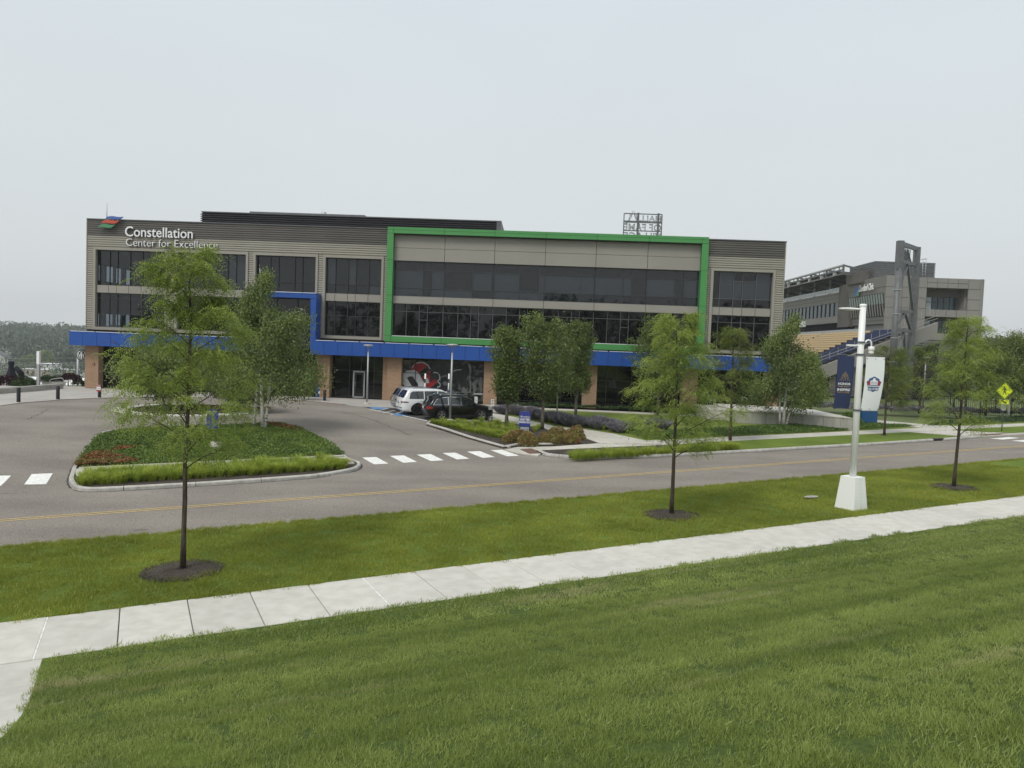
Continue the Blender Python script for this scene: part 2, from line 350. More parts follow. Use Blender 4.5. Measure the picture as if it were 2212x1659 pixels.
leafmat('cover_green', (.045, .09, .016), (.12, .2, .035), .2)
leafmat('lavender_leaf', (.13, .13, .14), (.32, .3, .345), .2, ps=3)
leafmat('spirea', (.1, .12, .03), (.4, .36, .1), .25, patch=((.3, .15, .08), 5, .5), ps=4)
leafmat('purple_leaf', (.02, .007, .012), (.06, .016, .03), .2, ps=2)
leafmat('shrub_leaf', (.018, .04, .012), (.07, .12, .035), .2, ps=2)
# ================================================================= GROUND
def inpoly(x, y, P):
    c = False; n = len(P); j = n-1
    for i in range(n):
        if (P[i][1] > y) != (P[j][1] > y) and x < (P[j][0]-P[i][0])*(y-P[i][1])/(P[j][1]-P[i][1])+P[i][0]: c = not c
        j = i
    return c
def dens(P, step, closed=True):
    out = []
    n = len(P)
    for i in range(n if closed else n-1):
        a = P[i]; b = P[(i+1) % n]; L_ = math.hypot(b[0]-a[0], b[1]-a[1]); k = max(1, int(math.ceil(L_/step)))
        for j in range(k): out.append((a[0]+(b[0]-a[0])*j/k, a[1]+(b[1]-a[1])*j/k))
    if not closed: out.append(tuple(P[-1][:2]))
    return out
def smooth_loop(P, it=2, closed=True):
    for _ in range(it):
        Q = []
        n = len(P)
        for i in range(n if closed else n-1):
            a = P[i]; b = P[(i+1) % n]
            Q += [(a[0]*.75+b[0]*.25, a[1]*.75+b[1]*.25), (a[0]*.25+b[0]*.75, a[1]*.25+b[1]*.75)]
        if not closed: Q = [tuple(P[0][:2])]+Q+[tuple(P[-1][:2])]
        P = Q
    return P
def drape(name, P, off, mat, step=1.2, skirt=.12, parent=None, kind='structure', hf=None, rough=0):
    hf = hf or H; P = [tuple(p[:2]) for p in P]; B = dens(P, step); nb = len(B)
    xs = [p[0] for p in B]; ys = [p[1] for p in B]; pts = [Vector(p) for p in B]
    x = min(xs)+step/2
    while x < max(xs):
        y = min(ys)+step/2
        while y < max(ys):
            if inpoly(x, y, P): pts.append(Vector((x, y)))
            y += step
        x += step
    r = delaunay_2d_cdt(pts, [], [list(range(nb))], 1, 1e-5)
    vs = [(p.x, p.y, hf(p.x, p.y)+off+(rnd.uniform(-rough, rough) if rough else 0)) for p in r[0]]; fs = []
    for f in r[2]:
        a, b, c = (r[0][i] for i in f[:3]); f = list(f)
        if (b.x-a.x)*(c.y-a.y)-(b.y-a.y)*(c.x-a.x) < 0: f = f[::-1]
        fs.append(f)
    m = MB(); m.add(vs, fs, True)
    if skirt:
        sv = []; 
        for p in B: z = hf(*p)+off; sv += [(p[0], p[1], z), (p[0], p[1], z-skirt)]
        m.add(sv, [(2*i, 2*i+1, 2*((i+1) % nb)+1, 2*((i+1) % nb)) for i in range(nb)])
    o = m.build(name, mat, parent)
    if kind: o['kind'] = kind
    return o
def GP(pts, off=0.): return [tuple(G(x, y, off)[:2]) for x, y in pts]
def far(X, Y):
    # the valley behind and to the left of the plaza
    k = sstep((Y-67)/60) * sstep((-X-39-.25*(Y-66))/7)
    hill = sstep((Y-520)/420)
    z = H(X, Y) if Y < 200 and abs(X) < 200 else PAD
    if Y > 66 or X < -75: z = PAD
    left = sstep((-X-.30*Y)/60)
    return z + k*(-24) + left*hill*17
def build_ground():
    xs = sorted(set([round(x, 2) for x in np.concatenate([np.arange(-60, 90, 2.), np.arange(-700, -60, 20.), np.arange(90, 700, 20.), np.arange(-3200, -700, 250.), np.arange(700, 3200, 250.)])]))
    ys = sorted(set([round(x, 2) for x in np.concatenate([np.arange(-20, 100, 2.), np.arange(-300, -20, 20.), np.arange(100, 900, 20.), np.arange(900, 3400, 250.)])]))
    V = []
    for y in ys:
        for x in xs:
            if -60 <= x <= 90 and -20 <= y < 64: z = H(x, y)
            else: z = far(x, y)
            V.append((x, y, z-.25))
    nx = len(xs); F = [(j*nx+i, j*nx+i+1, (j+1)*nx+i+1, (j+1)*nx+i) for j in range(len(ys)-1) for i in range(nx-1)]
    m = MB(); m.add(V, F, True); o = m.build('ground', M['ground']); o['kind'] = 'structure'
build_ground()
uv = lambda L_: [UV(*p) for p in L_]
# road and forecourt, one asphalt sheet
drape('road', uv([(-38, 22.2), (110, 22.2), (110, 32.2), (30, 32.2)])+[(8, 60), (-30, 63.6), (-66, 64), (-66, 20)], 0, M['asphalt'], 1.5, .3)
# near verge, near lawn, side path
SWN, SWF = 2.785*5, 3.216*5
rv = random.Random(3)
vedge = [(u, 22.45+rv.uniform(-.05, .05)) for u in np.arange(-30, 110, .45)]
drape('verge_lawn', uv([(-30, SWF-.0)]+vedge+[(110, SWF)]), .035, M['lawn'], 1.2, .1)
pathedge = GP([(90, 1430), (84, 1450), (76, 1480), (62, 1520), (45, 1552), (22, 1582), (0, 1600), (-60, 1640)])
ulp = pathedge[0]; 
nearlawn = [UV(ulp[0]*US.x+ulp[1]*US.y, SWN)]+pathedge[1:]+[(-9, -14), (70, -14)]+[UV(110, SWN-5), UV(110, SWN)]
drape('near_lawn', nearlawn, .03, M['lawn'], .9, .1)
drape('side_path', [UV(-9.5, SWN), nearlawn[0]]+pathedge[1:]+[(-9, -8), (-13, -8), (-14, 6)], .02, M['concrete'], .8, .1)
drape('lawn_left_of_path', [UV(-9.6, SWN)]+[(-14.1, 6), (-13.1, -8), (-40, -8), UV(-40, SWN)], .03, M['lawn'], 2, .1)
# sidewalk of separate slabs
sw = empty('sidewalk'); sw['kind'] = 'structure'
P0 = .2407*5
uoff = -.055*5
k0 = -22
def slab(u0, u1, v0, v1, off=.045, name='slab', parent=sw, mat='concrete', th=.1):
    j = rnd.uniform(-.003, .003); V = []
    b = .012
    for (u, v, dz) in ((u0, v0, -th), (u1, v0, -th), (u1, v1, -th), (u0, v1, -th), (u0, v0, -b), (u1, v0, -b), (u1, v1, -b), (u0, v1, -b), (u0+b, v0+b, 0), (u1-b, v0+b, 0), (u1-b, v1-b, 0), (u0+b, v1-b, 0)):
        x, y = UV(u, v); V.append((x, y, H(x, y)+off+dz+j))
    m = MB(); m.add(V, [(0, 1, 5, 4), (1, 2, 6, 5), (2, 3, 7, 6), (3, 0, 4, 7), (4, 5, 9, 8), (5, 6, 10, 9), (6, 7, 11, 10), (7, 4, 8, 11), (8, 9, 10, 11)])
    return m.build(name, M[mat], parent)
for k in range(k0, 70):
    slab(uoff+k*P0+.008, uoff+(k+1)*P0-.008, SWN, SWF)
# pale sealant in a few joints
for k in (-1, 4): 
    x0, y0 = UV(uoff+k*P0, SWN); x1, y1 = UV(uoff+k*P0, SWF)
    m = MB(); m.bar((x0, y0, H(x0, y0)+.028), (x1, y1, H(x1, y1)+.028), .024, .03); m.build('joint_seal', M['white_paint'], sw)
# double yellow centre line
def stripe(name, u0, u1, v0, v1, mat, off=.008, step=2.):
    m = MB(); us = np.arange(u0, u1, step); V = []
    for u in us:
        for v in (v0, v1): x, y = UV(u, v); V.append((x, y, H(x, y)+off))
    m.add(V, [(2*i, 2*i+2, 2*i+3, 2*i+1) for i in range(len(us)-1)]); o = m.build(name, M[mat]); o['kind'] = 'structure'; return o
stripe('centre_line', -30, 105, 26.11, 26.20, 'yellow_paint'); stripe('centre_line', -30, 105, 26.37, 26.46, 'yellow_paint')
# crosswalk bars
def quadmark(name, P, mat, off=.008, parent=None):
    m = MB(); pts = [G(*p) for p in P]; V = []
    n = 4
    for i in range(n+1):
        for j in range(n+1):
            a = pts[0].lerp(pts[1], i/n); b = pts[3].lerp(pts[2], i/n); q = a.lerp(b, j/n); V.append((q.x, q.y, H(q.x, q.y)+off))
    F = [(i*(n+1)+j, (i+1)*(n+1)+j, (i+1)*(n+1)+j+1, i*(n+1)+j+1) for i in range(n) for j in range(n)]
    m.add(V, F); o = m.build(name, M[mat], parent)
    a, b, c = (Vector(V[i]) for i in F[0][:3])
    if (b-a).cross(c-a).z < 0: o.data.flip_normals()
    return o
cw = empty('crosswalk'); cw['kind'] = 'structure'
for P in ([(782.4, 988.7), (812.9, 987.5), (839.1, 1001.6), (808.2, 1003.4)], [(842.2, 985.1), (872.6, 984), (901.3, 998), (871.5, 999.9)], [(900, 982.3), (930, 981), (958.9, 994.5), (931.2, 996.4)],
          [(955.8, 978.8), (984, 978.1), (1014, 991), (987, 992.7)], [(1008.6, 975.8), (1036.7, 974.6), (1069, 987.5), (1042.5, 989.4)], [(1059.7, 972.7), (1084.8, 971.8), (1121.6, 984.7), (1095.3, 985.9)]):
    quadmark('bar', P, 'white_paint', parent=cw)
cw = empty('crosswalk'); cw['kind'] = 'structure'
for P in ([(68.3, 1024.4), (114, 1022.7), (99.5, 1046.2), (52.1, 1047)], [(-15, 1028.5), (24.3, 1027.4), (2, 1049.6), (-40, 1051)], [(-105, 1032), (-62, 1030), (-95, 1054), (-140, 1056)]):
    quadmark('bar', P, 'white_paint', parent=cw)
cw = empty('crosswalk'); cw['kind'] = 'structure'
for P in ([(2139, 947.5), (2180, 944.5), (2203, 946.5), (2166, 949.7)], [(2185, 952.3), (2230, 949.3), (2262, 951.5), (2215, 955)]):
    quadmark('bar', P, 'white_paint', parent=cw)
# accessible bays
pm = empty('bay_markings'); pm['kind'] = 'structure'
quadmark('blue_pad', [(798, 880), (828, 879), (840, 883.5), (806, 884.5)], 'blue_paint', parent=pm)
quadmark('blue_pad', [(846, 893.5), (876, 892.5), (892, 897.5), (858, 898.5)], 'blue_paint', .012, parent=pm)
quadmark('bay_line', [(797, 885), (799, 884.6), (925, 909.5), (921, 910)], 'white_paint', .012, parent=pm)
for x0, y0, x1, y1 in ((812, 888, 838, 882), (826, 892, 856, 885.5), (842, 897, 870, 889), (890, 905, 925, 905.5)):
    quadmark('bay_line', [(x0, y0), (x0+3, y0), (x1+3, y1), (x1, y1)], 'white_paint', .012, parent=pm)
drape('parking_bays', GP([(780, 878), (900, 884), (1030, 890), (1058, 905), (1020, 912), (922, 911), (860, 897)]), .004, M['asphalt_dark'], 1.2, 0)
# cracks sealed in the asphalt
def crack(P, wd=.03):
    Q = [G(*p) for p in P]; m = MB(); V = []
    Qs = []
    for a, b in zip(Q[:-1], Q[1:]):
        for i in range(8): Qs.append(a.lerp(b, i/8))
    for i, q in enumerate(Qs[:-1]):
        d = (Qs[i+1]-q).normalized(); s = Vector((-d.y, d.x, 0)); q = q+s*rnd.uniform(-.07, .07); ww = wd*rnd.uniform(.3, 1)
        for sgn in (-1, 1): p = q+s*ww*sgn; V.append((p.x, p.y, H(p.x, p.y)+.007))
    m.add(V, [(2*i, 2*i+2, 2*i+3, 2*i+1) for i in range(len(V)//2-1)]); m.build('crack', M['kerb_foot'], rd_)
rd_ = empty('asphalt_cracks'); rd_['kind'] = 'structure'
crack([(60, 906), (90, 892), (112, 880)]); crack([(740, 890), (800, 905), (850, 925), (900, 946)], .04); crack([(0, 1067), (40, 1066), (75, 1062)], .03)
crack([(290, 1146), (330, 1143)], .03); crack([(1240, 992), (1300, 993)], .03)
# ---- kerbs made of separate lengths
def kerb(P, closed=False, seg=3.0, wd=.17, ht=.15, side=1, mat='kerb', foot=True):
    """P: outer foot line (XY); body lies to `side` (+1 = left of travel)"""
    ke = empty('kerb'); ke['kind'] = 'structure'
    D = dens(P, .35, closed)
    if closed: D.append(D[0])
    n = len(D); nor = []
    for i in range(n):
        a = D[i-1] if i > 0 else (D[-2] if closed else D[0]); b = D[i+1] if i < n-1 else (D[1] if closed else D[-1])
        dx, dy = b[0]-a[0], b[1]-a[1]; l = math.hypot(dx, dy) or 1; nor.append((-dy/l*side, dx/l*side))
    prof = [(-.0, -.06), (.0, ht*.45), (.03, ht*.85), (.075, ht), (wd, ht), (wd, -.06)]
    per = max(2, int(seg/.35)); i = 0
    while i < n-1:
        j = min(n-1, i+per); 
        if n-1-j < 3: j = n-1
        V = []
        for k in range(i, j+1):
            x, y = D[k]; nx_, ny_ = nor[k]; z = H(x, y)
            dx = dy = 0
            if k in (i, j) and 0 < k < n-1:
                q = D[k+1] if k == i else D[k-1]; l = math.hypot(q[0]-x, q[1]-y) or 1; dx, dy = (q[0]-x)/l*.012, (q[1]-y)/l*.012
            for o_, h_ in prof: V.append((x+dx+nx_*o_, y+dy+ny_*o_, z+h_))
        p = len(prof); m = MB(); F = []
        for k in range(j-i):
            for q in range(p-1): F.append((k*p+q, (k+1)*p+q, (k+1)*p+q+1, k*p+q+1))
        F += [tuple(range(p)), tuple((j-i)*p+q for q in range(p))[::-1]]
        m.add(V, F); o = m.build('kerb_stone', M[mat], ke); i = j
    if foot:   # black sealant along the foot
        V = []
        for k in range(n):
            x, y = D[k]; nx_, ny_ = nor[k]; z = H(x, y)+.006; jw = .05+rnd.uniform(0, .04)
            V += [(x+nx_*.02, y+ny_*.02, z), (x-nx_*jw, y-ny_*jw, z)]
        m = MB(); m.add(V, [(2*k, 2*k+1, 2*k+3, 2*k+2) for k in range(n-1)]); m.build('kerb_foot_seal', M['kerb_foot'], ke)
    return ke
# centre island
isl = [(147.7, 1040), (150, 1048), (157, 1057), (175, 1062), (200.8, 1063), (260, 1060.5), (450.8, 1049.6), (622.7, 1037.7), (694.6, 1031.5), (760, 1020), (776, 1014), (781, 1008), (777, 1002), (766.4, 999.6)]
isl2 = [(747.7, 990), (741, 979), (716, 959), (651, 927.7), (607, 917.5), (513, 919), (400, 923), (254, 931), (207, 941), (180, 975), (157, 1009), (149, 1034)]
IS = smooth_loop(GP(isl+isl2), 1)
def orient(P):
    a = sum(P[i][0]*P[(i+1) % len(P)][1]-P[(i+1) % len(P)][0]*P[i][1] for i in range(len(P)))
    return 1 if a > 0 else -1
kerb(IS, True, side=orient(IS))
drape('island_bed', IS, .09, M['mulch'], .8, 0)
wp = GP([(165, 1027), (766, 1000.5), (748, 986.5), (160, 1012.5)], .13)
drape('island_path', wp, .125, M['concrete_path'], .8, .1)
drape('tactile_pad', GP([(722, 994), (762, 999.5), (750, 991), (714, 988.6)], .13), .135, M['tactile'], .6, .05)
kl = GP([(170, 1011.5), (300, 1005), (520, 995), (747.7, 984)], .13); kerb(kl, False, side=1, foot=False)
kl = GP([(172, 1026), (420, 1012), (700, 1000)], .13)
# roundabout ring
def ring(cx, cy, rx, ry, n=40): return [(cx+rx*math.cos(t), cy+ry*math.sin(t)) for t in [2*math.pi*i/n for i in range(n)]]
c_ = G(401, 884); cl = G(236.5, 886); cr_ = G(566.5, 886)
RX = (cr_-cl).length/2; RC = ((cl.x+cr_.x)/2, (cl.y+cr_.y)/2)
yb = G(395, 901.5).y; RY = min(abs(RC[1]-yb), RX)
ringp = ring(RC[0], RC[1], RX, RY); drape('roundabout_apron', ringp, .06, M['concrete'], 1, .1)
drape('roundabout_bed', ring(RC[0], RC[1], RX-1.3, RY-.75), .11, M['mulch'], 1, .1)
# right-hand bed beside the cars
kb = GP([(1045, 912), (960, 912), (925, 913.5), (920.2, 918.3), (960, 930), (1012, 947.6), (1087, 968.7), (1100, 968), (1117.6, 964), (1195, 963)])
kerb(kb, False, side=orient(kb+[tuple(G(1200, 930)[:2])]))
bed = GP([(1045, 911), (960, 911), (925, 912.5), (921.5, 917.5), (1012, 946), (1087, 967), (1117.6, 963), (1195, 962), (1295.7, 957), (1246.5, 939.4), (1138.7, 918), (1059, 905)], .06)
drape('planting_bed', bed, .08, M['mulch'], .9, .1)
# diagonal walk, ramp and far sidewalk
diag = GP([(1030, 886), (1056.6, 891.4), (1105.8, 899.6), (1199.6, 920.7), (1260.8, 926.7), (1323.7, 936.3), (1394.8, 951.3), (1416, 958.6), (1296.4, 957.5), (1246.5, 939.4), (1138.7, 918), (1059, 907)], .1)
drape('diagonal_walk', diag, .10, M['concrete_path'], 1, .1)
ramp = GP([(1090, 971), (1117.6, 965), (1195, 964), (1296, 956.8), (1418, 958.6), (1418, 966), (1215, 972), (1170, 978), (1162, 984), (1120, 978)], .06)
drape('kerb_ramp', ramp, .05, M['concrete_path'], .8, .1)
drape('tactile_pad', GP([(1123.4, 970.4), (1148, 968.7), (1172.7, 978.8), (1143.4, 979.7)], .06), .068, M['tactile'], .5, .02)
fs = empty('far_sidewalk'); fs['kind'] = 'structure'
g1 = G(1416, 958.7, .1); g2 = G(1797, 945, .1); g3 = G(2180, 926, .1); h1 = G(1416, 950.8, .1); h2 = G(1797, 934, .1); h3 = G(2180, 916, .1)
def uvof(g): return (g.x*US.x+g.y*US.y, g.x*VS.x+g.y*VS.y)
vn = sum(uvof(g)[1] for g in (g1, g2))/2; vf = sum(uvof(g)[1] for g in (h1, h2))/2
u_a = uvof(g1)[0]; k = 0
while u_a+k*1.52 < 110:
    slab(u_a+k*1.52+.008, u_a+(k+1)*1.52-.008, vn, vf, .115, parent=fs, mat='concrete_path'); k += 1
# kerb along the far side of the road
fk = [(1161, 978), (1175, 984.5), (1192.5, 987.3), (1250, 991.8), (1301.9, 991.8), (1383.9, 989.6), (1564.3, 980.6), (1797, 967), (1901, 960.9), (2016.7, 953)]
FK = GP(fk); FKs = smooth_loop(FK, 1, False); kerb(FKs, False, side=1)
FK2 = GP([(2039, 952), (2123.6, 945.4)]); kerb(FK2, False, side=1)
FK3 = GP([(2167, 942.5), (2212, 939.7), (2330, 931)]); kerb(FK3, False, side=1)
inl = MB(); a_ = G(2016.7, 953); b_ = G(2039, 952)
inl.bar(a_+Vector((0, .2, .13)), b_+Vector((0, .2, .13)), .3, .05); o = inl.build('storm_drain', M['kerb_foot']); tag(o, 'dark storm drain inlet set in the far kerb of the road', 'drain')
inl = MB(); inl.bar(a_+Vector((0, .3, .02)), b_+Vector((0, .3, .02)), .3, .2); inl.build('drain_mouth', M['dark_gap'], o)
vk = sum(uvof(Vector((*p, 0)))[1] for p in FK[6:9])/3+.17
strip = GP([(1600, 979), (1797, 967), (1901, 960.9), (2105, 946.8)], .1)
u_s = uvof(G(1570, 978))[0]; u_e = uvof(G(2105, 944))[0]
drape('verge_lawn', [UV(u, vk+.02) for u in np.arange(u_s, u_e, 3)]+[UV(u_e-3, vn-.02)]+[UV(u_s, vn-.02)], .13, M['lawn'], 1.5, .1)
drape('verge_lawn', [UV(u_e+5.5, vk+.02), UV(105, vk+.02), UV(105, vn-.02), UV(u_e+2, vn-.02)], .13, M['lawn'], 1.5, .1)
drape('kerb_ramp', [UV(u_e-2.5, vn), UV(u_e, vk), UV(u_e+5.5, vk), UV(u_e+1.9, vn)], .09, M['concrete_path'], 1.0, .1)
q = [UV(u_e+.8, vk+.3), UV(u_e+4.8, vk+.3), UV(u_e+3.9, vk+.9), UV(u_e-.1, vk+.9)]
drape('tactile_pad', q, .105, M['tactile'], .8, .05)
gb = [(p[0]+VS.x*.16, p[1]+VS.y*.16) for p in FKs if uvof(Vector((*p, 0)))[0] < u_s and uvof(Vector((*p, 0)))[0] > u_a-8.5]+[UV(u_s, vk+.1), UV(u_s, vn-.02), UV(u_a+.6, vn-.02)]
drape('grass_bed', gb, .1, M['mulch'], 1, .1)
# lawns beyond
lawnR = GP([(1105.8, 899.2), (1199.6, 920.3), (1260.8, 926.2), (1323.7, 935.8), (1394.8, 950.8)], .1)+[UV(u, vf+.02) for u in (u_a, 30+u_a, 105)]+[(112, 76), (70, 74), (30, 58.5), (-1, 58.8)]
drape('far_lawn', lawnR, .09, M['lawn_far'], 2.2, .1)
# concrete walk in front of the brick piers, joining plaza
q = GP([(1101, 879), (1296, 886.9), (1500, 896)], .1); q2 = GP([(1500, 899.5), (1296, 890.3), (1101, 882)], .1)
drape('building_walk', q+q2, .12, M['concrete_path'], 1.2, .1)
q = GP([(1841, 902), (1901, 908.4), (1984, 915.6), (2064, 920.8)], .12)+[UV(uvof(G(2066, 921))[0], vf)]+[UV(uvof(G(1975, 925))[0], vf)]+GP([(1985.8, 923.3), (1958.8, 920.4), (1901, 913.6), (1841, 907)], .12)
drape('lawn_path', q, .13, M['concrete_path'], 1.0, .1)
# plaza
pf = [(-260, 905), (-120, 890), (0, 876), (45, 870), (120, 864.3), (187.5, 861), (243.8, 859.7), (330, 858.5), (450, 859), (560, 861.5), (656.7, 866), (746.5, 874.3), (775, 877.5), (840, 880), (930, 883), (1057, 892)]
PF = GP(pf, .03); PFr = PF+[(2, 62.9), (-37, 65.6), (-41, 66.5), (-110, 68)]
drape('plaza', PFr, .03, M['plaza'], 1.8, .15)
rl = MB(); V = []
D = dens(GP(pf[2:12], .03), .6, False)
for x, y in D:
    for d in (-.02, .32): V.append((x, y+d, H(x, y+d)+.042))
rl.add(V, [(2*i, 2*i+2, 2*i+3, 2*i+1) for i in range(len(D)-1)]); o = rl.build('red_tactile_edge', M['red_line']); o['kind'] = 'structure'
wl = MB(); V = []
for x, y in D:
    for d in (-.1, -.03): V.append((x, y+d, H(x, y+d)+.012))
wl.add(V, [(2*i, 2*i+2, 2*i+3, 2*i+1) for i in range(len(D)-1)]); o = wl.build('plaza_edge_line', M['concrete']); o['kind'] = 'structure'
# ================================================================= MAIN BUILDING
bld = empty('office_building', ORG[:], FROT)
tag(bld, 'long three storey taupe office building with blue canopy and green framed windows', 'building')
def B(name, mb, mat, parent=None): return mb.build(name, M[mat], parent or bld)
ZT, ZD, ZB = 9.75, 8.36, -4.9
def siding(s0, s1, z0, z1, mat, y=0.0, pitch=.19):
    m = MB(); z = z0; V = []; F = []
    prof = []
    while z < z1-1e-4:
        h = min(pitch, z1-z); prof += [(y, z), (y-.055, z+h*.32), (y-.055, z+h*.68), (y, z+h*.98)]; z += h
    for yy, zz in prof: V += [(s0, yy, zz), (s1, yy, zz)]
    F = [(2*i, 2*i+1, 2*i+3, 2*i+2) for i in range(len(prof)-1)]
    m.add(V, F); o = m.build('siding', M[mat], bld); return o
# body
m = MB(); m.box(7.2, 59.9, .55, 26, ZB, 9.3); m.box(.3, 7.3, 9.5, 26, ZB, 9.3); m.box(.3, 7.3, .55, 9.6, ZB, .2); B('core', m, 'dark_gap')
m = MB(); m.box(0, 60.1, .12, 27, 9.3, 9.45); B('roof', m, 'black_louver')
m = MB(); m.box(59.95, 60.15, .0, 27, .18, ZT); m.box(.0, 60.15, 26.8, 27, .18, ZT); B('wall', m, 'siding')
m = MB(); m.box(.0, .2, .06, .7, .18, ZT); m.box(.0, .2, 9, 27, .18, ZT); m.box(0, .2, .7, 9, 6.0, ZT); m.box(0, .2, .7, 9, 2.2, 4.6); m.box(0, .2, .7, 9, .18, .5); B('wall', m, 'siding')
for z0, z1 in ((4.6, 6.0), (.5, 2.2)):
    for y in (1.8, 2.35, 3.9, 5.2, 5.6, 7.0): 
        m = MB(); m.box(.02, .18, y, y+.28, z0, z1); B('wall_post', m, 'dark_frame')
m = MB(); m.box(0.2, 7.2, .6, 9.5, 7.2, 7.3); m.box(.2, 7.2, .6, 9.5, 3.5, 4.05); m.box(.2, 7.2, .6, 9.5, .1, .2); m.box(7.1, 7.2, .6, 9.5, .2, 7.3); m.box(.2, 7.2, 9.4, 9.5, .2, 7.3); B('floor_slabs', m, 'dark_frame')
# parapet cap
for a, b in ((-.04, 26.33), (53.6, 60.19)): m = MB(); m.box(a, b, -.1, .3, ZT, ZT+.08); B('parapet_cap', m, 'steel_grey')
siding(0, 26.31, ZD, ZT, 'siding_dark'); siding(53.6, 60.1, ZD, ZT, 'siding_dark')
siding(0, 26.31, 7.42, ZD, 'siding'); siding(53.6, 60.1, 7.42, ZD, 'siding')
WIN = [(.8, 6.95), (8.05, 14.05), (14.9, 20.15), (21.0, 25.86), (54.2, 59.2)]
edges = [0]
for a, b in WIN[:4]: edges += [a-.22, b+.22]
edges.append(26.31)
for i in range(0, len(edges), 2):
    if edges[i+1]-edges[i] > .05: siding(edges[i], edges[i+1], .18, 7.42, 'siding')
siding(53.6, 53.98, .18, 7.42, 'siding'); siding(59.42, 60.1, .18, 7.42, 'siding')
# corner trims
for a, b in ((-.05, .02), (60.08, 60.16)): m = MB(); m.box(a, b, -.08, .2, .18, ZT); B('corner_trim', m, 'surround')
pr = random.Random(11)
def pane(w_, s0, s1, z0, z1, y, mat):
    m = MB(); t = pr.uniform(-.004, .004); m.add([(s0, y+t, z0), (s1, y-t, z0), (s1, y-t, z1), (s0, y+t, z1), (s0, y+.02, z0), (s1, y+.02, z0), (s1, y+.02, z1), (s0, y+.02, z1)],
        [(0, 1, 2, 3), (7, 6, 5, 4), (0, 4, 5, 1), (1, 5, 6, 2), (2, 6, 7, 3), (3, 7, 4, 0)])
    return m.build('pane', M[mat], w_)
def window(s0, s1, z0, z1, fr, trans, y=.3, mats=('glass_dark',), fmat='dark_frame', fw=.05, pick=None):
    """fr: mullion positions 0..1; trans: list of (z, i0, i1) transoms over columns"""
    w_ = MB(); xs = [s0]+[s0+(s1-s0)*f for f in fr]+[s1]; d = .06
    w_.box(s0-.02, s1+.02, y-d, y+.05, z0-.02, z0+fw); w_.box(s0-.02, s1+.02, y-d, y+.05, z1-fw, z1+.02)
    for i, x in enumerate(xs): w_.box(x-fw/2-(.02 if i == 0 else 0), x+fw/2, y-d-.012, y+.045, z0, z1)
    for (z, i0, i1) in trans: w_.box(xs[i0], xs[i1], y-d+.008, y+.04, z-fw/2, z+fw/2)
    wo_ = w_.build('window', M[fmat], bld)
    for i in range(len(xs)-1):
        zz = sorted([z0]+[z for (z, a, b) in trans if a <= i < b]+[z1])
        for j in range(len(zz)-1):
            mt = pick(i, j, len(zz)-1) if pick else pr.choice(mats)
            pane(wo_, xs[i]+.01, xs[i+1]-.01, zz[j]+.01, zz[j+1]-.01, y+.01, mt)
    return wo_
def surround(s0, s1, split=.45):
    # raised frame around a two storey window pair
    for a, b, c, d_ in ((s0-.22, s0, .2, 7.4), (s1, s1+.2, .2, 7.4), (s0, s0+(s1-s0)*split-.006, 7.16, 7.4), (s0+(s1-s0)*split+.006, s1, 7.16, 7.4), (s0, s1, .2, .46)):
        m = MB(); m.box(a, b, -.11, .36, c, d_); B('window_surround', m, 'surround')
    m = MB(); m.box(s1+.2, s1+.28, -.03, .1, .2, 7.4) if s0 < 50 else m.box(s0-.3, s0-.22, -.03, .1, .2, 7.4); B('dark_strip', m, 'dark_gap')  # near-black strip along one side of the surround
    m = MB(); m.box(s0, s1, .15, .5, 3.42, 4.12); B('spandrel_back', m, 'dark_gap')
def spandrel(s0, s1, fr, y=.05, z0=3.45, z1=4.1, mat='beige_panel', g=.02):
    xs = [s0]+[s0+(s1-s0)*f for f in fr]+[s1]
    for i in range(len(xs)-1):
        m = MB(); m.box(xs[i]+g, xs[i+1]-g, y, y+.12, z0, z1); B('spandrel_panel', m, mat)
FRS = [[.175, .29, .47, .65, .83], [.20, .36, .54, .72, .84], [.23, .37, .64, .77], [.17, .40, .54, .77], [.126, .357, .51, .738]]
for wi, (a, b) in enumerate(WIN):
    fr = FRS[wi]; surround(a, b); n = len(fr)+1
    spandrel(a+.02, b-.02, fr if wi != 2 else fr)
    if wi == 0: pu = lambda i, j, n_: 'glass_clear' if i < 3 else 'glass_mid'
    elif wi == 2: pu = lambda i, j, n_: 'glass_mid'
    elif wi == 4: pu = lambda i, j, n_: ('glass_blind' if j == 1 and i in (1, 2, 3, 4) else 'glass_dark')
    else: pu = lambda i, j, n_: pr.choice(['glass_mid', 'glass_mid', 'glass_blind'])
    if wi == 4:
        window(a, b, 4.12, 7.14, fr, [(4.85, 0, n), (6.35, 2, 4)], pick=pu, fmat='light_mullion', fw=.045)
        window(a, b, .48, 3.43, fr, [(2.85, 0, n), (2.1, 3, 4)], fmat='light_mullion', fw=.045)
    else:
        window(a, b, 4.12, 7.14, fr, [(4.9, 0, n)] if wi in (2, 3) else [], pick=pu, fw=.04)
        pl = (lambda i, j, n_: ('glass_clear' if j == 0 and i < 3 else 'glass_mid')) if wi == 0 else None
        window(a, b, .48, 3.43, fr, [(3.0, 0, n), (1.6, 0, 4)] if wi == 0 else [(2.2, 0, n)], pick=pl, fmat='grey_mullion', fw=.035)
